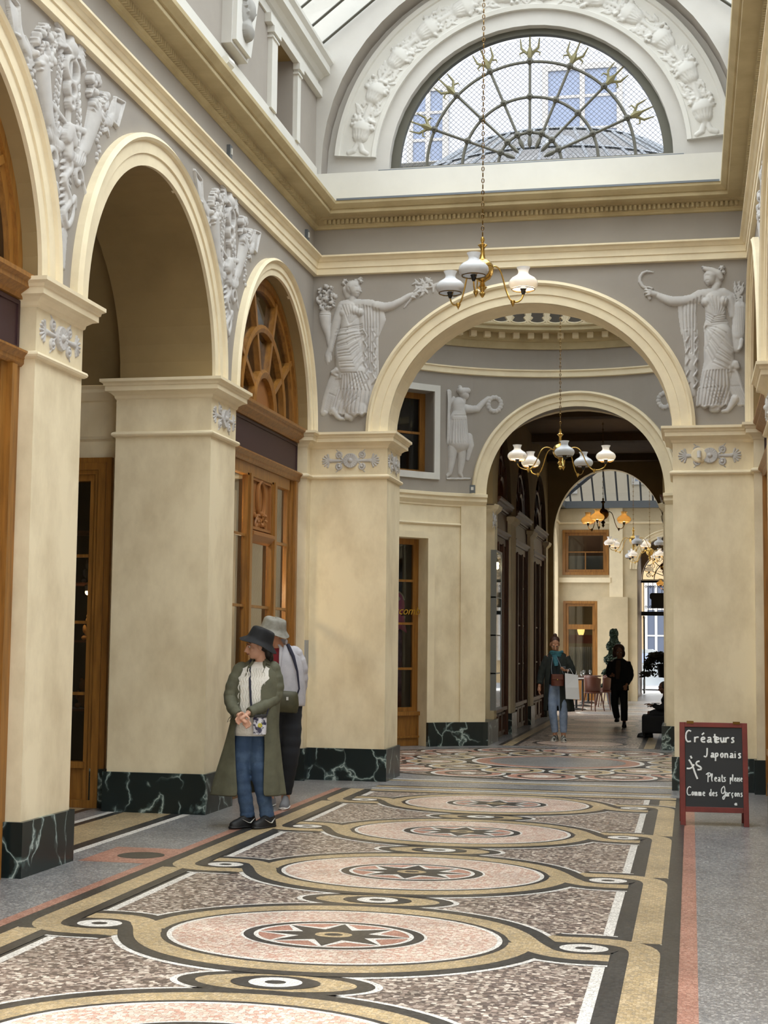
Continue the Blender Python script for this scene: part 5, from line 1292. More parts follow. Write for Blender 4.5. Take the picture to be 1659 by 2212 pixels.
# vitrine with lit lamp on the pier at the mouth of the passage
e=empty('display_case','tall narrow glazed display case on the pier at the passage mouth','display case')
mb=MB(); frame_rect(mb,MP,23.35,24.1,.52,3.05,.04,.0,.09,1)
for z in (1.1,1.7,2.3): mb.boxm(MP,23.35,24.1,z-.01,z+.01,.0,.085)
mb.build('frame',mat('grey_metal',(110,112,112),.4,metal=.4),e); MB().boxm(MP,23.38,24.07,.56,3.0,.075,.08).build('pane',GLASS,e); MB().boxm(MP,23.38,24.07,.56,3.0,.002,.01).build('backing',mat('case_lining',(120,116,106),.8),e)
o=MB().ball(MP(23.8,2.85,.05),.025,.02,.03).build('case_lamp',BULBM,e,smooth=80); bulb_light('case_lamp_light',MP(23.8,2.8,.12),.6)
# ================================================================ FAR HALL: windows, door, tables, chairs, plants
def MF(s,z,d): return (s,HY1-d,z)
e=empty('window_4'); struct(e); mb=MB(); frame_rect(mb,MF,-3.62,-2.30,3.58,4.88,.16,-.15,.05,2); mb.boxm(MF,-2.985,-2.955,3.7,4.25,-.08,-.05); mb.boxm(MF,-3.5,-2.42,4.23,4.26,-.08,-.05); mb.build('frame',WOOD,e)
MB().boxm(MF,-3.5,-2.42,3.7,4.8,-.11,-.10).build('pane',SHOPG,e); MB().boxm(MF,-3.5,-2.42,3.7,4.14,-.17,-.15).build('blind',mat('white_blind',(190,194,200),.8),e)
mb=MB(); mb.boxm(MF,-3.8,-2.2,3.4,5.0,-1.6,-1.5); mb.boxm(MF,-3.8,-2.2,3.35,3.4,-1.6,-.2); mb.boxm(MF,-3.8,-2.2,5.0,5.05,-1.6,-.2); mb.boxm(MF,-3.85,-3.8,3.4,5.0,-1.6,-.36); mb.boxm(MF,-2.2,-2.15,3.4,5.0,-1.6,-.36); mb.build('room_shell',mat('upper_room',(92,72,58),.9),e)
bulb_light('upper_room_light',(-2.9,43.9,4.8),8,(1,.85,.7))
e=empty('door_1'); struct(e); mb=MB(); frame_rect(mb,MF,-3.60,-2.62,0,2.83,.15,-.1,.05,2); mb.boxm(MF,-3.5,-2.7,2.02,2.16,-.09,.04); mb.boxm(MF,-3.5,-2.7,.1,.65,-.09,.0); mb.build('frame',WOOD,e)
MB().boxm(MF,-3.45,-2.77,.65,2.7,-.07,-.06).build('pane',SHOPG,e)
v=[];fc=[]
for i in range(41):
    x=-3.44+.66*i/40; y=HY1+.14+.018*math.sin(i*1.9); v+=[(x,y,.66),(x,y,1.52)]
MB().add(v,[(2*i,2*i+2,2*i+3,2*i+1) for i in range(40)]).build('cafe_curtain',mat('curtain_grey',(176,182,188),.9),e)
MB().boxm(MF,-3.46,-2.76,1.62,1.86,-.2,-.17).build('red_banner',mat('red_banner',(120,34,40),.7),e)
mb=MB(); mb.boxm(MF,-3.9,-2.5,0,3.0,-2.0,-1.9); mb.boxm(MF,-3.9,-2.5,2.95,3.0,-2,-.36); mb.boxm(MF,-3.95,-3.9,0,3,-2,-.36); mb.boxm(MF,-2.5,-2.45,0,3,-2,-.36); mb.build('room_shell',mat('cafe_room',(130,118,100),.9),e)
e=empty('lantern','lit cream glass lantern hanging behind the cafe door','lamp',loc=(-3.13,43.5,1.98)); MB().lathe([(0,-.15),(.06,-.14),(.10,-.02),(.11,.08),(.07,.14),(.02,.17),(0,.17)],n=12).build('glass_shade',mat('lantern_glass',(250,214,140),.5,emit=(255,214,130),es=2.2),e,smooth=50); MB().tube([(0,0,.17),(0,0,.9)],.008,5).build('cord',BLACK,e)
bulb_light('lantern_light',(-3.13,43.5,1.7),12,(1,.82,.55))
CHW=mat('chair_wood',(84,44,28),.45); TBW=mat('table_wood',(60,34,24),.4)
def chair(name='cafe_chair'):
    e=empty(name); mb=MB(); mb.lathe([(0,.46),(.20,.46),(.22,.45),(.22,.43),(.20,.42),(0,.42)],n=20); mb.build('seat',CHW,e,smooth=40)
    v=[];
    mb=MB(); n=13
    for zz,rr in ((.45,.205),(.62,.215),(.78,.225),(.86,.22)):
        for i in range(n):
            t=PI*.0+PI*i/(n-1); q=1 if zz<.8 else 1
            v.append((rr*math.cos(t),rr*math.sin(t),zz-(.10*(1-math.sin(t)) if zz>.8 else 0)))
    f_=[(a*n+i,a*n+i+1,(a+1)*n+i+1,(a+1)*n+i) for a in range(3) for i in range(n-1)]
    o=mb.add(v,f_).build('backrest',CHW,e,smooth=60); m=o.modifiers.new('t','SOLIDIFY'); m.thickness=.018
    for sx in (-1,1):
        for sy in (-1,1): MB().tube([(sx*.13,sy*.13,.43),(sx*.19,sy*.19,0)],[.018,.012],8).build('leg',CHW,e)
    return e
def table():
    e=empty('cafe_table'); MB().box(-.35,.35,-.35,.35,.72,.75).build('table_top',TBW,e); MB().lathe([(0,.0),(.24,.0),(.24,.02),(.03,.05),(.025,.70),(.12,.72),(0,.72)],n=16).build('pedestal',BLACK,e,smooth=40); return e
t0=table(); tag(t0,'dark square cafe table laid with glasses, nearest of the row','table','cafe tables'); t0.location=(-2.75,36.6,0)
t1=copy_tree(t0); t1.location=(-2.75,38.8,0); t1['label']='dark square cafe table behind the first one'
t2=copy_tree(t0); t2.location=(-2.75,40.9,0); t2['label']='dark square cafe table farthest away, near the cafe door'
c0=chair(); tag(c0,'','chair','cafe chairs')
CP=[(-2.30,36.0,2.6,'dark wood tub chair at the near right corner of the first cafe table'),(-2.12,36.75,-1.5,'dark wood tub chair on the aisle side of the first cafe table'),(-3.05,35.95,3.3,'dark wood tub chair in front of the first cafe table on the left'),(-2.15,38.6,-1.5,'wood tub chair on the aisle side of the second cafe table'),(-2.2,39.4,-1.2,'wood tub chair between the second and third cafe tables'),(-2.15,40.9,-1.5,'wood tub chair on the aisle side of the last cafe table')]
for i,(x,y,a,l) in enumerate(CP):
    o=c0 if i==0 else copy_tree(c0); o.location=(x,y,0); o.rotation_euler=(0,0,a); o['label']=l
WG=glass('wine_glass',(235,240,240),2.0)
g0=MB().lathe([(0,0),(.03,.0),(.004,.01),(.004,.07),(.03,.10),(.035,.14),(.028,.18)],n=12).build('wine_glass',WG,smooth=50)
gl=['wine glass on the near left of the first cafe table','wine glass on the near right of the first cafe table','wine glass at the back of the first cafe table','wine glass on the second cafe table','second wine glass on the farther cafe table edge']
for i,(x,y) in enumerate(((-2.92,36.45),(-2.6,36.42),(-2.78,36.8),(-2.7,38.6),(-2.55,38.75))):
    o=g0 if i==0 else g0.copy()
    if i: COL.objects.link(o)
    o.location=(x,y,.75); tag(o,gl[i],'glass','wine glasses on the cafe tables')
NAP=mat('napkin_white',(225,225,222),.8)
for i,(x,y) in enumerate(((-2.85,36.62),(-2.62,36.66))):
    o=MB().box(-.08,.08,-.05,.05,0,.02).build('napkin',NAP); o.location=(x,y,.75); tag(o,('folded white napkin left on the first cafe table','folded white napkin right on the first cafe table')[i],'napkin','napkins on the first cafe table')
LEAF=mat('conifer_green',(28,44,26),.7); LEAF2=mat('brown_green_leaf',(62,56,34),.7)
def plant(loc,label,h,leafm):
    e=empty('potted_conifer',label,'plant',loc=loc); MB().lathe([(0,0),(.16,0),(.22,.38),(.24,.38),(.24,.42),(.19,.42),(.0,.38)],n=20).build('pot',BLACK,e,smooth=40); MB().tube([(0,0,.38),(.01,0,h*.8)],[.03,.01],7).build('trunk',WOODD,e)
    mb=MB(); r_=random.Random(4)
    for i in range(3800):
        z=.45+(h-.45)*r_.random()**1.1; R_=.30*(1-(z-.45)/(h-.40))**.7+.03; R_*=.8+.25*math.sin(z*17)+.1*r_.random(); a=r_.uniform(0,2*PI); x,y=R_*math.cos(a),R_*math.sin(a); u=Vector((r_.uniform(-1,1),r_.uniform(-1,1),r_.uniform(-.2,1))).normalized()*.055; w=u.orthogonal().normalized()*.03
        c_=Vector((x,y,z)); mb.add([c_-w,c_+u*.5,c_+w,c_-u],[(0,1,2,3)])
    mb.build('foliage',leafm,e); return e
plant((-2.02,40.2,0),'dark conical potted conifer beside the cafe tables',2.0,LEAF)
e=empty('trailing_plant','trailing brown leaved plant arching out from a stand behind the right pier','plant',loc=(-.50,31.2,0)); MB().lathe([(0,0),(.18,0),(.02,.04),(.02,.9),(.1,.92),(.16,.92),(.2,1.2),(.0,1.18)],n=16).build('stand_pot',BLACK,e,smooth=40)
mb=MB(); st_=MB(); r_=random.Random(9)
for k_ in range(16):
    a=r_.uniform(PI*.55,PI*1.25); L0=r_.uniform(.3,.52); P=[(math.cos(a)*L0*t,math.sin(a)*L0*.6*t,1.18+.62*t-.72*t*t*t) for t in np.linspace(0,1.05,12)]; st_.tube(P,.005,4)
    for p in P[2:]:
        for j in range(6):
            c_=Vector(p)+Vector((r_.uniform(-.05,.05),r_.uniform(-.05,.05),r_.uniform(-.07,.03))); u=Vector((r_.uniform(-1,1),r_.uniform(-1,1),r_.uniform(-1,.3))).normalized()*.05; w=u.orthogonal().normalized()*.028; mb.add([c_-w,c_+u*.5,c_+w,c_-u],[(0,1,2,3)])
st_.build('stem',LEAF2,e); mb.build('foliage',LEAF2,e)
# ================================================================ STREET GATE
GI=mat('gate_iron',(26,24,24),.5)
e=empty('street_gate','dark wrought iron gate with scrolled overlight, open onto the street','gate')
mb=MB(); Y=49.15
mb.box(-1.58,.45,Y-.05,Y+.05,3.62,3.70); mb.box(-1.58,.45,Y-.05,Y+.05,2.55,2.68); mb.build('transom_bar',GI,e)
mb=MB()
for z0_,z1_ in ((2.68,3.62),):
    for i in range(14):
        x=-1.5+i*.145; mb.tube([(x,Y,z0_),(x,Y,z1_)],.009,4)
        for zc in (z0_+.14,z1_-.14):
            for sg in (-1,1): mb.tube([(x+.07+sg*.035*math.cos(t)*(1-t/9),Y,zc+.06*math.sin(t)*(1-t/9)) for t in np.linspace(0,5.5,12)],.007,4)
mb.build('scroll_grille',GI,e)
mb=MB(); cx_=-.565
for i in range(9):
    a=PI*i/8; mb.tube([(cx_+.22*math.cos(a),Y,3.72+.22*math.sin(a)),(cx_+1.0*math.cos(a),Y,3.72+1.0*math.sin(a))],.012,4)
for rr in (.22,.6,.98): mb.tube([(cx_+rr*math.cos(a),Y,3.72+rr*math.sin(a)) for a in np.linspace(0,PI,24)],.014,4)
for i in range(8):
    a=PI*(i+.5)/8
    for sg in (-1,1): mb.tube([(cx_+.8*math.cos(a)+.09*math.cos(t*sg)*(1-t/8),Y,3.72+.8*math.sin(a)+.09*math.sin(t*sg)*(1-t/8)) for t in np.linspace(0,6,12)],.008,4)
mb.build('fan_grille',GI,e)
for sx,nm in ((-1.50,'left'),(.38,'right')):
    mb=MB(); 
    for i in range(8): mb.tube([(sx+.02,Y-.9+i*.12,.1),(sx+.02,Y-.9+i*.12,2.5)],.012,4)
    mb.box(sx,sx+.04,Y-.95,Y,.05,.5); mb.box(sx,sx+.04,Y-.95,Y,2.45,2.52); mb.build('gate_leaf',GI,e)
tag(MB().add([(x,48.7+d_,z) for d_ in (0,.05) for x,z in ((-1.25,2.78),(-1.25,3.06),(-1.3,3.1),(-1.3,3.22),(-1.25,3.27),(.2,3.27),(.2,2.78))],[(6,5,4,3,2,1,0),(7,8,9,10,11,12,13)]+[(i,(i+1)%7,7+(i+1)%7,7+i) for i in range(7)]).build('hanging_sign',BLACK),'black hanging sign board seen from behind in front of the street gate','sign')
BK_=mat('bark',(70,60,52),.9)
e=empty('street_tree','bare branched tree in the street beyond the gate','tree',loc=(.9,57.5,-.03)); r_=random.Random(2); tr=MB(); tr.tube([(0,0,0),(0,0,2.2),(-.1,0,3.4)],[.14,.11,.08],8); tr.build('trunk',BK_,e); br=MB()
def branch(p,d,l,r,dep):
    q=p+d*l; br.tube([p,(p+q)/2+Vector((r_.uniform(-.05,.05),0,r_.uniform(-.05,.05))),q],[r,r*.8,r*.6],4,cap=False)
    if dep>0:
        for _ in range(3): branch(q,(d+Vector((r_.uniform(-.8,.8),r_.uniform(-.4,.4),r_.uniform(-.5,.6)))).normalized(),l*.74,r*.6,dep-1)
for k_ in range(6): branch(Vector((-.05,0,2.6+k_*.15)),Vector((r_.uniform(-1,.4),r_.uniform(-.3,.3),.6)).normalized(),.9,.045,4)
br.build('branches',BK_,e)
e=empty('parked_car','silver parked car glimpsed through the gate','car',loc=(-1.9,55.2,-.03),rz=0)
CARM=mat('car_silver',(176,186,196),.2,metal=.6)
prof=[(-2.0,.25),(-2.05,.6),(-1.9,.8),(-1.2,.92),(-.7,1.38),(.5,1.42),(1.2,1.0),(1.95,.85),(2.05,.5),(2.0,.25)]
mb=MB(); mb.add([(x,y,z) for y in (-.85,.85) for x,z in prof],[tuple(range(10)),tuple(range(19,9,-1))]+[(i,(i+1)%10,10+(i+1)%10,10+i) for i in range(10)]); bevel(mb.build('body',CARM,e),.06,3)
mb=MB(); mb.add([(x,-.87,z) for x,z in ((-1.05,.95),(-.65,1.32),(.45,1.34),(.95,1.02))],[(0,1,2,3)]); mb.build('side_window',BWIN,e)
for sx in (-1.3,1.3): MB().tube([(sx,-.88,.31),(sx,-.68,.31)],.31,20).build('wheel',BLACK,e)
# ================================================================ PEOPLE
SKIN=mat('skin',(190,140,112),.55); SKIN2=mat('skin_fair',(206,160,136),.55); HAIRD=mat('hair_dark',(28,22,20),.5); HAIRB=mat('hair_brown',(74,46,34),.5)
EYEW=mat('eye_white',(225,222,216),.3); EYEB=mat('iris_dark',(30,22,18),.2); LIP=mat('lips',(150,84,76),.5)
def face_frame(c,yaw,pitch):
    """local head axes: f = where the face looks"""
    f=Vector((math.sin(yaw)*math.cos(pitch),-math.cos(yaw)*math.cos(pitch),math.sin(pitch))); r=f.cross(Vector((0,0,1))).normalized(); u=r.cross(f); c=Vector(c)
    return lambda a,b,d:tuple(c+r*a+f*b+u*d)       # right, forward, up
def ballf(mb,F,a,b,d,ra,rb,rd,n=14,k=10):
    """ellipsoid in head axes"""
    rings=[]
    for i in range(k+1):
        t=PI*i/k; q=max(.02,math.sin(t)); rings.append([F(a+ra*q*math.cos(2*PI*j/n),b+rb*q*math.sin(2*PI*j/n),d-rd*math.cos(t)) for j in range(n)])
    mb.loft(rings)
def head(mb,F,s=1.0):
    ballf(mb,F,0,-.012*s,.035*s,.074*s,.092*s,.086*s); ballf(mb,F,0,.018*s,-.03*s,.060*s,.070*s,.078*s); ballf(mb,F,0,.052*s,-.082*s,.028*s,.028*s,.024*s)
    mb.tube([F(0,.082*s,.018*s),F(0,.100*s,-.012*s),F(0,.112*s,-.030*s),F(0,.088*s,-.040*s)],[.009*s,.012*s,.015*s,.010*s],8)
    for sg in (-1,1):
        mb.tube([F(sg*.012*s,.088*s,.026*s),F(sg*.034*s,.084*s,.032*s),F(sg*.052*s,.068*s,.024*s)],[.007*s,.009*s,.006*s],6)
        ballf(mb,F,sg*.075*s,-.005*s,-.005*s,.010*s,.022*s,.034*s,10,6); ballf(mb,F,sg*.036*s,.058*s,-.022*s,.026*s,.022*s,.026*s,10,6)
    mb.tube([F(-.022*s,.078*s,-.058*s),F(0,.090*s,-.056*s),F(.022*s,.078*s,-.058*s)],[.006*s,.009*s,.006*s],6)
def face_parts(F,par,s=1.0,brow=HAIRD):
    mb=MB()
    for sg in (-1,1): ballf(mb,F,sg*.031*s,.076*s,.004*s,.014*s,.010*s,.008*s,10,6)
    e=mb.build('eyes',EYEW,par,smooth=80); mb=MB()
    for sg in (-1,1): ballf(mb,F,sg*.031*s,.0835*s,.003*s,.0065*s,.004*s,.0065*s,8,6); mb.tube([F(sg*.016*s,.090*s,.022*s),F(sg*.034*s,.088*s,.029*s),F(sg*.050*s,.074*s,.023*s)],.0035*s,5)
    mb.build('irises_and_brows',brow,par,smooth=80); mb=MB(); mb.tube([F(-.020*s,.083*s,-.058*s),F(0,.096*s,-.0565*s),F(.020*s,.083*s,-.058*s)],[.003*s,.006*s,.003*s],6); mb.build('lips',LIP,par,smooth=80)
def hand(mb,w,d,side,curl=.7,s=1.0,pn=None):
    """palm at wrist w pointing along d, palm normal pn; side=+1/-1 is where the thumb leaves"""
    w=Vector(w); d=Vector(d).normalized(); pn=Vector(pn or (0,-1,0)); pn=(pn-d*pn.dot(d)).normalized(); t=d.cross(pn)*side
    mb.tube([w-d*.03*s,w+d*.02*s,w+d*.055*s,w+d*.085*s],[.024*s,.026*s,.032*s,.028*s],10,ry=.62)
    for i,l in enumerate((.068,.078,.073,.058)):
        o=(.027-.018*i)*s; b=w+d*.082*s+t*o; P=[b-d*.02*s,b]; a=0
        for k_,q in enumerate((.42,.32,.26)):
            a+=curl*(.35+.25*k_); P.append(P[-1]+(d*math.cos(a)+pn*math.sin(a))*l*q*s)
        mb.tube(P,[.0095*s,.0092*s,.0086*s,.008*s,.0068*s],7)
    b=w+d*.028*s+t*.024*s; mb.tube([b,b+(t*.75+d*.55+pn*.3)*.030*s,b+(t*.8+d*1.25+pn*.6)*.036*s,b+(t*.55+d*2.0+pn*.9)*.032*s],[.013*s,.0115*s,.010*s,.008*s],8)
def finish_body(mb,name,m,par,vox=.006):
    o=mb.build(name,m,par); r=o.modifiers.new('skin','REMESH'); r.mode='VOXEL'; r.voxel_size=vox; r.use_smooth_shade=True
    sm=o.modifiers.new('smooth','SMOOTH'); sm.factor=.5; sm.iterations=3; return o
def ring(cx,cy,z,rx,ry,n=36,a0=0,a1=2*PI,wv=0,kf=7,ph=0,tilt=0):
    P=[]
    full=abs(a1-a0-2*PI)<1e-6
    for j in range(n if full else n+1):
        t=a0+(a1-a0)*j/n; q=1+wv*math.sin(kf*t+ph); x=cx+rx*q*math.cos(t); P.append((x,cy+ry*q*math.sin(t),z+tilt*(x-cx)))
    return P
def sheet(mb,rings):
    n=len(rings[0]); v=[p for r in rings for p in r]
    return mb.add(v,[(i*n+j,i*n+j+1,(i+1)*n+j+1,(i+1)*n+j) for i in range(len(rings)-1) for j in range(n-1)])
def solid(o,t=.006,sub=1):
    m=o.modifiers.new('t','SOLIDIFY'); m.thickness=t; m.offset=0
    if sub: s_=o.modifiers.new('s','SUBSURF'); s_.levels=sub; s_.render_levels=sub
    o.data.polygons.foreach_set('use_smooth',[True]*len(o.data.polygons)); return o
def sleeve(mb,P,R,n=16,wr=.05):
    """tapering sleeve with wrinkles"""
    Q=[];r=[]
    for i in range(len(P)-1):
        for k_ in range(6):
            t=k_/6; Q.append(Vector(P[i])*(1-t)+Vector(P[i+1])*t); r.append((R[i]*(1-t)+R[i+1]*t)*(1+wr*math.sin((i*6+k_)*1.9)))
    Q.append(Vector(P[-1])); r.append(R[-1])
    for _ in range(2): Q=[Q[0]]+[(Q[i-1]+2*Q[i]+Q[i+1])/4 for i in range(1,len(Q)-1)]+[Q[-1]]
    mb.tube(Q,r,n)
def cloth(mb,name,m,par,vox=.008,it=4):
    o=mb.build(name,m,par); r=o.modifiers.new('r','REMESH'); r.mode='VOXEL'; r.voxel_size=vox; r.use_smooth_shade=True
    sm=o.modifiers.new('smooth','SMOOTH'); sm.factor=.5; sm.iterations=it; return o
def shoe(par,x,y,dirv,m,solem,l=.27,name='shoe',swoosh=False,z=0):
    """shoe with the toe along dirv (local)"""
    d=Vector(dirv).normalized(); s_=Vector((-d.y,d.x,0)); mb=MB(); rings=[]
    for t,w,h in ((-.42,.030,.06),(-.36,.038,.10),(-.15,.040,.115),(.05,.042,.085),(.25,.045,.062),(.42,.042,.05),(.52,.030,.038),(.56,.012,.03)):
        c=Vector((x,y,z))+d*t*l; rings.append([tuple(c+s_*w*math.cos(a)+Vector((0,0,.022+max(0,math.sin(a))*h))) if math.sin(a)>0 else tuple(c+s_*w*math.cos(a)+Vector((0,0,.022))) for a in [2*PI*j/14 for j in range(14)]])
    mb.loft(rings); o=mb.build(name,m,par,smooth=60)
    mb=MB(); rings=[]
    for t,w in ((-.44,.030),(-.38,.042),(-.1,.044),(.25,.050),(.45,.046),(.56,.030),(.60,.010)):
        c=Vector((x,y,z))+d*t*l; rings.append([tuple(c+s_*w*math.cos(a)+Vector((0,0,.014+.014*math.sin(a)))) for a in [2*PI*j/12 for j in range(12)]])
    mb.loft(rings).build('sole',solem,o,smooth=60)
    if swoosh:
        mb=MB()
        for sg in (-1,1):
            c=Vector((x,y,z)); P=[c+d*(-.30*l)+s_*sg*.041+Vector((0,0,.078)),c+d*(-.12*l)+s_*sg*.0455+Vector((0,0,.045)),c+d*(-.02*l)+s_*sg*.046+Vector((0,0,.050)),c+d*(.18*l)+s_*sg*.036+Vector((0,0,.078))]; mb.tube(P,[.002,.008,.006,.002],6,ry=.5)
        mb.build('shoe_mark',PLASW,o,smooth=70)
    return o
def face_cam(x,y): return math.atan2(-x,y)
def bucket_hat(par,c,tilt,m,R=.10,brim=.155,h=.09,ax=(0,1,0)):
    M_=Matrix.Translation(Vector(c))@Matrix.Rotation(tilt[0],4,'Y')@Matrix.Rotation(tilt[1],4,'X')
    prof=[(.001,h),(R*.55,h*.99),(R*.84,h*.93),(R*.93,h*.80),(R*.98,h*.4),(R*1.03,.0),(R*1.06,-.012),(brim*.92,-.045),(brim,-.058)]
    mb=MB(); n=40; v=[]
    for i,(r,z) in enumerate(prof):
        for j in range(n):
            a=2*PI*j/n; w=1+(.035*math.sin(3*a+1)+.02*math.sin(7*a))*(.3 if i<5 else 1); q=M_@Vector((r*w*math.cos(a)*1.0,r*w*math.sin(a)*1.08,z+(.010*math.sin(3*a) if i>6 else .004*math.sin(5*a+i)))); v.append(tuple(q))
    mb.add(v,[(i*n+j,i*n+(j+1)%n,(i+1)*n+(j+1)%n,(i+1)*n+j) for i in range(len(prof)-1) for j in range(n)]); o=mb.build('hat',m,par); return solid(o,.004,1)
# ---------------------------------------------------------------- woman with black hat and olive coat
p0=(-3.60,12.16)
w1=empty('person','person in black bucket hat, olive coat, white sweater and jeans, hands clasped','person',loc=(p0[0],p0[1],0),rz=face_cam(*p0))
b=MB(); F=face_frame((.0,.0,1.515),D(-78),D(-6)); head(b,F,.98)
b.tube([(.025,.02,1.30),(.03,.02,1.40),(.02,.01,1.47)],[.062,.050,.052],14)
b.tube([(-.005,.02,.80),(-.01,.02,.95),(.0,.02,1.12),(.0,.02,1.27),(.02,.02,1.36)],[.115,.105,.115,.12,.06],18,ry=.7)
b.tube([(0,.02,1.32),(-.145,.02,1.30)],[.06,.05],12); b.tube([(0,.02,1.32),(.15,.02,1.31)],[.06,.05],12)
b.tube([(-.145,.02,1.30),(-.215,.0,1.08),(-.165,-.15,.965),(-.135,-.185,.93)],[.045,.038,.028,.024],12)
b.tube([(.15,.02,1.31),(.145,.02,1.09),(-.045,-.15,.975),(-.075,-.18,.955)],[.045,.038,.028,.024],12)
hand(b,(-.135,-.185,.935),(.55,-.2,-.55),-1,.8,.95,(0.2,-.9,-.4)); hand(b,(-.075,-.185,.955),(-.62,-.2,-.42),1,.9,.95,(-.1,-.9,-.4))
for sx,kn,an in ((-.075,-.105,-.055),(.06,.03,.10)): b.tube([(sx,.02,.86),(kn,.0,.47),(an,.03,.12),(an,.03,.06)],[.066,.047,.034,.035],14)
bd=finish_body(b,'body',SKIN2,w1); face_parts(F,w1,.98)
mb=MB(); ballf(mb,F,0,-.045,.03,.082,.085,.085); ballf(mb,F,0,-.085,-.055,.06,.045,.07); ballf(mb,F,0,-.10,-.10,.035,.03,.06); cloth(mb,'hair',HAIRD,w1,.006)
HATB=mat('hat_black',(22,22,25),.85); bucket_hat(w1,(.020,.0,1.572),(D(22),0),HATB,.108,.17,.10)
SWE=mat('white_knit',(236,234,228),.9,bump=(60,.6))
mb=MB(); mb.loft([ring(*q) for q in ((-.035,.015,.765,.150,.105),(-.035,.01,.80,.155,.11),(-.025,.01,.95,.148,.108),(-.02,.005,1.12,.158,.118),(-.01,.005,1.25,.168,.12),(.0,.01,1.33,.14,.10),(.02,.02,1.385,.066,.062))]); o=mb.build('sweater',SWE,w1,smooth=80)
mb=MB()     # cable knit ribs
for i in range(13):
    x=-.15+i*.021
    P=[]
    for k_ in range(26):
        z=.97+k_*.0145; t=(x+.02)/.165
        if abs(t)<(.97 if z<1.16 else .97-(z-1.16)*3.2): P.append((x+.006*math.sin(k_*1.25),.008-.121*math.sqrt(1-t*t)-.001,z))
    if len(P)>3: mb.tube(P,.0042,4)
mb.build('knit_pattern',SWE,o,smooth=80)
JEAN=mat('blue_denim',(52,74,104),.85,noise=((84,108,138),7,.45,.75)); 
mb=MB(); mb.tube([(-.03,.02,.86),(-.03,.02,.78)],[.15,.155],20,ry=.7)
for P,R in ((((-.095,.02,.80),(-.112,.0,.62),(-.118,-.01,.46),(-.09,.0,.30),(-.062,.02,.14),(-.058,.02,.085)),(.083,.078,.070,.064,.060,.064)),(((.02,.02,.80),(.015,.0,.62),(.03,-.015,.46),(.065,.0,.30),(.10,.02,.14),(.105,.02,.085)),(.083,.078,.070,.064,.060,.064))): sleeve(mb,P,R,18,.045)
cloth(mb,'jeans',JEAN,w1,.008,3)
OLV=mat('olive_coat',(96,96,78),.75,noise=((80,80,64),9,.4,.7),bump=(16,.25))
def arcR(z,cx,cy,rx,ry,g1,g2,wv=.0,ph=0): return ring(cx,cy,z,rx,ry,44,D(-90-g1),D(-90-g1)-D(360-g1-g2),wv,9,ph)
mb=MB(); sheet(mb,[arcR(1.42,.02,.045,.070,.058,38,30),arcR(1.385,.02,.035,.095,.075,34,26),arcR(1.345,.01,.03,.165,.095,40,22),arcR(1.28,.0,.025,.205,.12,44,12),arcR(1.15,.0,.02,.198,.132,44,8,.01),arcR(1.02,.0,.02,.195,.138,44,12,.015,1),arcR(.92,-.01,.02,.198,.142,52,20,.02,1),arcR(.80,-.025,.03,.212,.150,48,26,.025,1.4),arcR(.66,-.035,.04,.238,.165,34,28,.032,1.6),arcR(.50,-.05,.05,.27,.18,24,27,.038,1.9),arcR(.36,-.058,.06,.298,.195,18,26,.042,2.1),arcR(.265,-.06,.065,.315,.20,15,25,.045,2.2)])
solid(mb.build('coat',OLV,w1),.007)
mb=MB(); sleeve(mb,((-.135,.02,1.33),(-.20,.0,1.20),(-.225,-.01,1.08),(-.195,-.10,.99),(-.145,-.17,.945)),(.064,.060,.057,.052,.043)); sleeve(mb,((.125,.02,1.34),(.172,.01,1.20),(.16,.0,1.08),(.05,-.10,1.01),(-.06,-.175,.965)),(.066,.062,.060,.054,.045)); mb.ball((-.13,.02,1.32),.066); mb.ball((.13,.02,1.33),.066)
cloth(mb,'coat_sleeves',OLV,w1,.007,3)
mb=MB(); mb.tube([(.10,-.03,1.36),(.06,-.055,1.385),(.055,-.065,1.34),(.04,-.10,1.28)],[.02,.022,.016,.004],8,ry=.5); mb.tube([(-.04,-.045,1.385),(-.07,-.07,1.34),(-.10,-.09,1.26)],[.018,.016,.004],8,ry=.5); mb.tube([(.10,.08,1.39),(.03,.12,1.40),(-.04,.08,1.39)],[.035,.04,.035],10); mb.build('collar_and_hood',OLV,w1,smooth=70)
mb=MB(); mb.tube([(-.19,-.19,.95),(-.225,-.19,.92),(-.24,-.18,.885),(-.215,-.19,.90),(-.19,-.2,.94)],.0022,4); mb.build('cuff_cord',BLACK,w1)
SHB=mat('shoe_black',(20,20,22),.6)
shoe(w1,-.085,-.02,(-.75,-.62,0),SHB,SHB,.26,swoosh=True); shoe(w1,.09,-.03,(-.62,-.75,0),SHB,SHB,.26,swoosh=True)
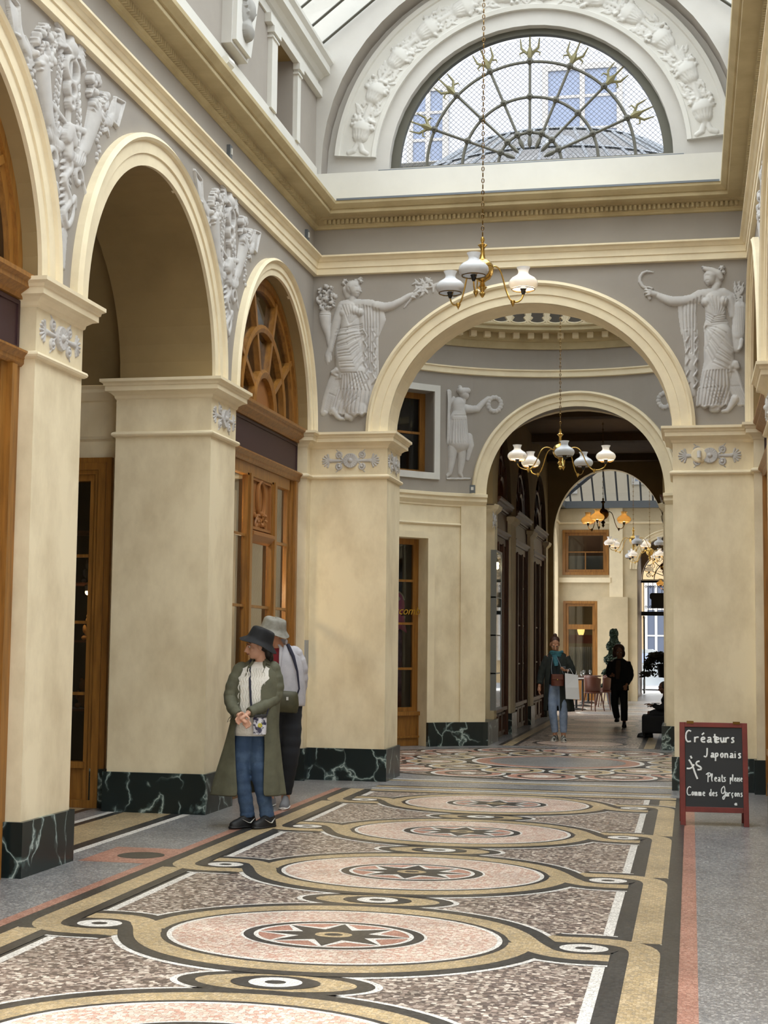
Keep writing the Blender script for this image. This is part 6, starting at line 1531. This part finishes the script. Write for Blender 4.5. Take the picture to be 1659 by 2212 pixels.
# crossbody pouch
NAVY=mat('navy_strap',(24,24,46),.7)
e=empty('crossbody_pouch','small flower print pouch on a navy strap worn by the person in the black hat','bag',loc=(p0[0],p0[1],0),rz=face_cam(*p0))
mb=MB(); mb.loft([ring(.03,-.165,z,.055*w_,.018,20) for z,w_ in ((.785,.9),(.795,1.0),(.86,1.04),(.925,1.0),(.935,.95))]); mb.build('pouch',mat('pouch_print',(206,206,214),.35,noise=((36,34,70),28,.46,.54)),e,smooth=60)
mb=MB(); mb.box(-.02,.085,-.186,-.148,.925,.95); bevel(mb.build('zip_band',BLACK,e),.004); mb=MB(); mb.flat=None
for i in range(6): mb.ball((.032+.012*math.cos(i*1.047),-.185,.862+.012*math.sin(i*1.047)),.008,.003,.008,8,5)
mb.build('yellow_flower',mat('flower_yellow',(196,186,60),.6),e)
mb=MB(); mb.tube([(.085,-.14,.94),(.10,-.12,1.0)],.005,5); mb.tube([(-.055,-.02,1.40),(-.062,-.085,1.33),(-.058,-.125,1.2),(-.048,-.132,1.05),(-.035,-.16,.96)],.009,6,ry=.4); mb.build('strap',NAVY,e,smooth=70)
# ---------------------------------------------------------------- man behind her
p1=(-3.80,13.62)
m1=empty('person','person in grey bucket hat, light grey jacket, red shirt and black trousers behind the other','person',loc=(p1[0],p1[1],0),rz=face_cam(*p1))
b=MB(); F=face_frame((-.085,-.04,1.625),D(-52),D(-14)); head(b,F,1.05)
b.tube([(.01,.03,1.44),(-.03,.0,1.51),(-.07,-.02,1.57)],[.07,.058,.06],14); b.tube([(.05,.04,.92),(.045,.05,1.10),(.03,.05,1.28),(.01,.04,1.42),(.0,.03,1.48)],[.14,.13,.145,.14,.06],18,ry=.7)
b.tube([(0,.04,1.44),(.14,.05,1.45)],[.07,.06],12); b.tube([(0,.04,1.44),(-.15,.03,1.42)],[.07,.06],12)
b.tube([(.14,.05,1.45),(.185,.09,1.20),(.14,.18,1.0),(.11,.20,.96)],[.05,.042,.03,.026],12); b.tube([(-.15,.03,1.42),(-.20,.07,1.18),(-.08,.18,1.0),(-.04,.20,.97)],[.05,.042,.03,.026],12)
hand(b,(.11,.20,.96),(-.8,.1,-.4),1,.6,1.05,(0,1,0)); hand(b,(-.04,.21,.97),(.8,.1,-.3),-1,.8,1.05,(0,1,0))
for P in (((.09,.04,.90),(.10,.02,.50),(.065,.06,.12),(.065,.06,.06)),((-.02,.06,.90),(-.03,.10,.50),(-.085,.16,.12),(-.085,.16,.06))): b.tube(P,[.10,.062,.042,.04],14)
finish_body(b,'body',SKIN,m1); face_parts(F,m1,1.05)
mb=MB(); ballf(mb,F,0,-.05,.02,.084,.075,.07); cloth(mb,'hair',mat('hair_grey',(120,116,112),.6),m1,.007)
bucket_hat(m1,(-.075,-.02,1.69),(D(12),D(8)),mat('hat_grey',(150,148,140),.85,noise=((126,124,116),20,.4,.7)),.115,.16,.095)
RSH=mat('red_shirt',(120,20,32),.8); mb=MB(); mb.loft([ring(*q) for q in ((.0,.03,.98,.15,.11),(.0,.04,1.15,.15,.12),(-.01,.03,1.30,.155,.12),(-.02,.03,1.42,.14,.10),(-.03,.01,1.50,.075,.065))]).build('shirt',RSH,m1,smooth=80)
JKT=mat('light_grey_jacket',(186,184,190),.8,noise=((168,166,174),9,.4,.7))
def arcJ(z,cx,cy,rx,ry,g1,g2,wv=0,ph=0): return ring(cx,cy,z,rx,ry,40,D(-90-g1),D(-90-g1)-D(360-g1-g2),wv,8,ph)
mb=MB(); sheet(mb,[arcJ(1.53,-.01,.03,.085,.075,50,20),arcJ(1.49,.0,.04,.13,.09,50,10),arcJ(1.43,.01,.04,.195,.115,58,-6),arcJ(1.30,.02,.05,.20,.14,62,-10,.01),arcJ(1.15,.035,.05,.195,.145,65,-14,.015,1),arcJ(1.02,.045,.05,.19,.145,65,-14,.02,1),arcJ(.95,.05,.05,.18,.14,65,-14,.02,1)]); solid(mb.build('jacket',JKT,m1),.008)
mb=MB(); sleeve(mb,((.12,.05,1.45),(.185,.06,1.33),(.198,.09,1.18),(.185,.14,1.06),(.12,.19,.975)),(.08,.072,.064,.056,.045)); sleeve(mb,((-.13,.03,1.43),(-.19,.02,1.30),(-.20,.06,1.17),(-.16,.13,1.07),(-.06,.19,.985)),(.08,.072,.064,.056,.045)); mb.ball((.12,.05,1.44),.082); mb.ball((-.12,.035,1.43),.08); cloth(mb,'jacket_sleeves',JKT,m1,.008,3)
mb=MB(); mb.tube([(-.03,-.04,1.54),(.0,-.065,1.50),(-.005,-.10,1.40),(-.01,-.105,1.25)],[.02,.024,.018,.006],8,ry=.5); mb.tube([(.05,.07,1.555),(.01,.09,1.56),(-.05,.06,1.54)],[.025,.028,.025],8); mb.build('collar',JKT,m1,smooth=70)
PNT=mat('black_trousers',(24,26,32),.85); mb=MB(); mb.tube([(.05,.04,1.0),(.04,.04,.88)],[.165,.165],20,ry=.72)
for P,R in ((((.10,.04,.90),(.11,.01,.66),(.105,.0,.48),(.085,.03,.30),(.068,.055,.13)),(.105,.095,.082,.068,.055)),(((-.02,.06,.90),(-.03,.07,.66),(-.035,.09,.48),(-.06,.13,.30),(-.085,.16,.13)),(.105,.095,.08,.066,.055))): sleeve(mb,P,R,18,.04)
cloth(mb,'trousers',PNT,m1,.009,3)
SHG=mat('shoe_grey',(112,112,116),.8); shoe(m1,.06,.0,(-.12,-1,0),SHG,PLASW,.28); shoe(m1,-.09,.13,(-.3,-1,0),SHG,PLASW,.28)
e=empty('shoulder_bag','olive nylon shoulder bag on a navy strap across the person in the grey hat','bag',loc=(p1[0],p1[1],0),rz=face_cam(*p1))
BAGO=mat('olive_nylon',(72,68,44),.6,noise=((56,54,34),10,.4,.7)); mb=MB(); rings=[]
for z,w_,d_ in ((.90,.9,.5),(.91,1.0,.8),(.98,1.05,1.1),(1.05,1.0,1.0),(1.09,.95,.7),(1.10,.85,.3)): rings.append(ring(.03,-.13,z,.135*w_,.05*d_,28,wv=.03,kf=6,ph=z*20,tilt=-.06))
mb.loft(rings).build('bag_body',BAGO,e,smooth=70)
mb=MB(); mb.box(.055,.075,-.19,-.183,1.015,1.045); mb.build('logo_patch',PLASW,e); mb=MB(); mb.tube([(.155,-.11,1.06),(.175,-.105,1.12),(.155,-.10,1.28),(.115,-.085,1.42),(.06,-.03,1.535)],[.008,.008,.010,.016,.018],6,ry=.35); mb.build('strap',NAVY,e,smooth=70)
# ---------------------------------------------------------------- walking woman with phone
p2=(-2.12,24.34)
w2=empty('person','person walking with a phone, dark green coat, teal scarf and light blue jeans','person',loc=(p2[0],p2[1],0),rz=face_cam(*p2))
b=MB(); F=face_frame((-.055,-.02,1.565),D(8),D(-28)); head(b,F,1.0)
b.tube([(-.02,.02,1.36),(-.04,.01,1.44),(-.05,.0,1.51)],[.06,.05,.052],12); b.tube([(.0,.02,.86),(-.01,.02,1.05),(-.02,.02,1.22),(-.02,.02,1.36)],[.13,.115,.13,.07],18,ry=.7)
b.tube([(-.02,.02,1.36),(-.18,.02,1.35)],[.06,.05],10); b.tube([(-.02,.02,1.36),(.14,.02,1.35)],[.06,.05],10)
b.tube([(-.18,.02,1.35),(-.27,.03,1.10),(-.305,-.02,.88)],[.045,.036,.024],10); b.tube([(.14,.02,1.35),(.215,.02,1.10),(.14,-.20,1.15)],[.045,.036,.024],10)
hand(b,(-.305,-.02,.89),(-.02,-.05,-1),1,.4,.95,(.9,-.2,0)); hand(b,(.15,-.19,1.15),(-.7,-.5,.1),1,1.0,.95,(-.2,.2,.9))
for P in (((-.07,.02,.88),(-.085,-.02,.47),(-.05,.02,.10)),((.06,.02,.88),(.075,-.06,.47),(.085,-.04,.08))): b.tube(P,[.09,.055,.036],12)
finish_body(b,'body',SKIN,w2); face_parts(F,w2,1.0)
mb=MB(); ballf(mb,F,0,-.03,.06,.082,.09,.075); ballf(mb,F,0,-.07,0,.07,.05,.08); ballf(mb,F,0,-.05,.145,.035,.035,.03); cloth(mb,'hair',HAIRB,w2,.007)
GRN=mat('dark_green_coat',(40,46,42),.85,noise=((32,36,34),12,.4,.7))
mb=MB(); sheet(mb,[arcJ(1.44,-.02,.03,.09,.07,40,40),arcJ(1.40,-.02,.03,.16,.09,30,30),arcJ(1.33,-.02,.03,.205,.115,28,14),arcJ(1.15,-.02,.03,.20,.13,30,8),arcJ(.98,-.01,.03,.205,.14,38,8,.02,1),arcJ(.80,.0,.03,.22,.15,46,6,.03,1),arcJ(.62,.01,.04,.235,.16,50,4,.04,1.2),arcJ(.48,.015,.05,.245,.165,52,2,.045,1.4)]); solid(mb.build('coat',GRN,w2),.008)
mb=MB(); sleeve(mb,((-.16,.02,1.36),(-.235,.03,1.20),(-.275,.03,1.08),(-.30,.0,.92)),(.072,.068,.062,.052)); sleeve(mb,((.12,.02,1.36),(.195,.02,1.22),(.225,.01,1.10),(.16,-.18,1.15)),(.072,.068,.064,.05)); cloth(mb,'coat_sleeves',GRN,w2,.009,3)
SCF=mat('teal_scarf',(66,124,136),.85,noise=((44,92,108),14,.4,.65)); mb=MB()
for i in range(3): mb.tube([(-.03+(.075+.01*i)*math.cos(t),.01+.065*math.sin(t),1.385+.028*i+.008*math.sin(3*t+i)) for t in np.linspace(0,2*PI,17)],.024,8)
mb.tube([(-.06,-.06,1.40),(-.04,-.10,1.30),(-.03,-.125,1.22)],[.035,.045,.03],10,ry=.4); mb.build('scarf',SCF,w2,smooth=80)
mb=MB(); mb.loft([ring(*q) for q in ((-.01,.02,.92,.15,.105),(-.01,.02,1.1,.15,.11),(-.02,.02,1.28,.16,.11),(-.02,.02,1.38,.09,.07))]).build('pullover',mat('dark_knit',(34,40,44),.9),w2,smooth=80)
LJ=mat('light_denim',(140,158,186),.85,noise=((112,130,160),9,.4,.7)); mb=MB(); mb.tube([(-.01,.02,.95),(-.01,.02,.84)],[.145,.15],18,ry=.7)
for P,R in ((((-.075,.02,.86),(-.09,-.02,.64),(-.09,-.03,.47),(-.065,.0,.28),(-.05,.02,.15)),(.09,.08,.070,.062,.055)),(((.06,.02,.86),(.075,-.04,.64),(.085,-.065,.47),(.085,-.05,.28),(.085,-.04,.15)),(.09,.08,.070,.062,.055))): sleeve(mb,P,R,16,.03)
cloth(mb,'jeans',LJ,w2,.009,3)
SNK=mat('sneaker_grey',(170,168,160),.7,noise=((40,40,40),22,.47,.53)); shoe(w2,-.055,.0,(-.25,-1,0),SNK,PLASW,.26); shoe(w2,.085,-.08,(.1,-1,0),SNK,PLASW,.26)
def held(name,label,cat,p): return empty(name,label,cat,loc=(p[0],p[1],0),rz=face_cam(*p))
e=held('phone','dark phone held up by the walking person in the green coat','phone',p2); mb=MB(); mb.loft([[(.085+a,-.255+.01*0+bb,1.17+c) for a,bb,c in ((-.035,0,-.005),(.035,-.0,-.005),(.035,0,.005),(-.035,0,.005))],[(.085+a,-.235+bb,1.215+c) for a,bb,c in ((-.035,.0,-.005),(.035,0,-.005),(.035,.0,.005),(-.035,0,.005))]]); mb.build('phone_body',BLACK,e)
e=held('handbag','small brown leather handbag across the walking person','bag',p2); BRL=mat('brown_leather',(96,46,32),.45); mb=MB(); mb.loft([ring(-.01,-.16,z,.105*w_,.035,20) for z,w_ in ((.90,.92),(.91,1.0),(1.0,1.0),(1.08,.96),(1.09,.9))]).build('bag_body',BRL,e,smooth=50); mb=MB(); mb.box(-.10,.08,-.205,-.19,1.0,1.085); bevel(mb.build('flap',BRL,e),.01); mb=MB(); mb.ball((-.01,-.207,1.0),.012,.006,.012).build('clasp',BRASS,e); mb=MB(); mb.tube([(-.10,-.15,1.07),(-.11,-.12,1.2),(-.09,-.06,1.38)],.004,5); mb.tube([(.09,-.15,1.07),(.03,-.135,1.25),(-.02,-.10,1.36)],.004,5); mb.build('strap',mat('strap_grey',(140,150,160),.6),e)
e=held('shopping_bag','white paper shopping bag hanging from the arm of the walking person','bag',p2); WP=mat('white_paper',(222,224,228),.6); mb=MB()
mb.loft([[(.12,-.30,.70),(.34,-.28,.69),(.345,-.17,.69),(.125,-.19,.70)],[(.112,-.30,.88),(.328,-.28,.88),(.325,-.18,.88),(.112,-.20,.88)],[(.108,-.28,1.11),(.315,-.25,1.08),(.312,-.22,1.08),(.108,-.25,1.11)]],True).build('paper_bag',WP,e); mb=MB(); mb.tube([(.15,-.27,1.10),(.16,-.24,1.17),(.19,-.21,1.18),(.24,-.24,1.09)],.004,5); mb.build('handle',WP,e)
# ---------------------------------------------------------------- second walking woman, dark clothes
p3=(-1.36,29.2)
w3=empty('person','person with bushy dark hair walking in black jacket and trousers under the far arch','person',loc=(p3[0],p3[1],0),rz=face_cam(*p3))
b=MB(); F=face_frame((-.01,-.02,1.44),D(6),D(-16)); head(b,F,.98); b.tube([(0,.02,1.24),(0,.01,1.38)],[.055,.05],12); b.tube([(0,.02,.80),(0,.02,1.0),(0,.02,1.24)],[.13,.11,.09],16,ry=.7)
b.tube([(0,.02,1.24),(-.17,.02,1.23),(-.20,.02,1.0),(-.16,-.15,.98)],[.06,.045,.036,.024],10); b.tube([(0,.02,1.24),(.17,.02,1.23),(.215,.02,.98),(.13,-.10,.80)],[.06,.045,.036,.024],10); hand(b,(-.165,-.14,.98),(.6,-.6,.1),-1,.8,.95); hand(b,(.135,-.09,.81),(-.3,-.3,-.8),1,.8,.95)
for P in (((-.08,.02,.82),(-.10,.05,.45),(-.05,.22,.16)),((.07,.02,.82),(.085,-.05,.45),(.085,-.06,.09))): b.tube(P,[.09,.055,.036],12)
finish_body(b,'body',mat('skin_tan',(150,108,86),.55),w3,.008); face_parts(F,w3,.98)
mb=MB(); ballf(mb,F,0,-.04,.05,.115,.10,.10); ballf(mb,F,-.075,-.02,-.04,.05,.06,.08); ballf(mb,F,.075,-.02,-.04,.05,.06,.08); cloth(mb,'hair',HAIRB,w3,.01,2)
BJ=mat('black_jacket',(20,20,24),.85); mb=MB(); mb.loft([ring(*q) for q in ((.0,.02,.70,.18,.13),(.0,.02,.90,.165,.12),(0,.02,1.1,.175,.125),(0,.02,1.24,.17,.10),(0,.02,1.31,.08,.06))]); sleeve(mb,((-.14,.02,1.24),(-.195,.02,1.12),(-.205,.02,1.0),(-.165,-.13,.98)),(.07,.064,.06,.048)); sleeve(mb,((.14,.02,1.24),(.20,.02,1.10),(.215,.02,.97),(.14,-.08,.83)),(.07,.064,.06,.048)); cloth(mb,'jacket',BJ,w3,.011,3)
mb=MB(); mb.tube([(-.02,-.10,1.28),(-.03,-.12,1.1),(-.04,-.125,.92)],[.045,.05,.03],10,ry=.4); mb.build('scarf',mat('brown_scarf',(66,50,40),.9),w3,smooth=70)
mb=MB(); mb.tube([(0,.02,.86),(0,.02,.78)],[.15,.155],16,ry=.7)
for P in (((-.08,.02,.80),(-.10,.03,.45),(-.075,.14,.28),(-.05,.22,.17)),((.07,.02,.80),(.085,-.04,.45),(.085,-.05,.12))): sleeve(mb,P,(.09,.072,.066,.06)[:len(P)],16,.02)
cloth(mb,'trousers',BJ,w3,.011,3); shoe(w3,.085,-.09,(.0,-1,0),SHB,SHB,.25); shoe(w3,-.05,.20,(-.1,-1,0),SHB,SHB,.25,z=.085)
# ---------------------------------------------------------------- seated person on a dark pouf, half hidden by the right pier
q_=onplane(2,0,1452,1596); p4=(q_.x+.05,q_.y+.35)
SF=mat('dark_upholstery',(22,20,22),.8)
e=empty('bench','low black upholstered bench just behind the right pier','bench',loc=(p4[0],p4[1],0),rz=face_cam(*p4)); mb=MB(); mb.box(-.56,.55,-.32,.32,.08,.38); bevel(mb.build('seat',SF,e),.03,3)
for sx in (-.52,.48):
    for sy in (-.26,.26): MB().tube([(sx,sy,.09),(sx,sy,0)],.02,8).build('leg',BLACK,e)
w4=empty('person','dark clothed person seated on the bench behind the right pier, seen in silhouette','person',loc=(p4[0]-.13,p4[1],0),rz=face_cam(*p4)); w4.scale=(1,1,.87)
DKC=mat('dark_clothes',(20,19,22),.85); b=MB(); F=face_frame((-.06,.0,.97),D(-60),D(-10)); head(b,F,1.0); b.tube([(.06,.05,.42),(.07,.06,.62),(.03,.04,.80),(-.03,.02,.90)],[.13,.12,.12,.055],16,ry=.75)
b.tube([(.03,.04,.78),(.02,-.16,.74),(-.14,-.2,.58),(-.26,-.12,.64)],[.06,.045,.036,.024],10); b.tube([(.03,.04,.78),(.04,.2,.74),(-.1,.2,.56),(-.2,.05,.60)],[.06,.045,.036,.024],10); hand(b,(-.25,-.12,.635),(-.9,.2,.2),1,.5,1.0,(0,0,-1)); hand(b,(-.2,.05,.60),(-.8,-.2,.1),-1,.6,1.0,(0,0,-1))
for sy in (-.1,.1): b.tube([(.08,sy,.42),(-.30,sy*1.3,.46),(-.34,sy*1.3,.10)],[.09,.06,.04],12)
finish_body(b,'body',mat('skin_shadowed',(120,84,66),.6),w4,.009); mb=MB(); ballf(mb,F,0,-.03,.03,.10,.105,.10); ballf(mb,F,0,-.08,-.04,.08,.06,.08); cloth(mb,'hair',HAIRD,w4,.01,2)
mb=MB(); mb.tube([(.07,.05,.38),(.08,.06,.60),(.04,.04,.78),(.0,.03,.87)],[.17,.165,.16,.07],18,ry=.9); sleeve(mb,((.03,-.08,.78),(.02,-.18,.70),(-.12,-.2,.57),(-.23,-.13,.63)),(.075,.066,.06,.045)); sleeve(mb,((.03,.12,.78),(.04,.2,.70),(-.1,.2,.55),(-.17,.07,.60)),(.075,.066,.06,.045)); cloth(mb,'coat',DKC,w4,.012,2)
mb=MB()
for sy in (-.1,.1): sleeve(mb,((.08,sy,.45),(-.28,sy*1.3,.46),(-.33,sy*1.3,.12)),(.11,.085,.06),14,.02)
cloth(mb,'trousers',DKC,w4,.012,2)
for sy in (-.13,.13): shoe(w4,-.36,sy,(-1,0,0),SHB,SHB,.26)
e=held('tablet','dark tablet held out by the seated person','tablet',p4); mb=MB(); mb.box(-.40,-.26,-.19,-.03,.578,.586); mb.build('tablet_body',BLACK,e)
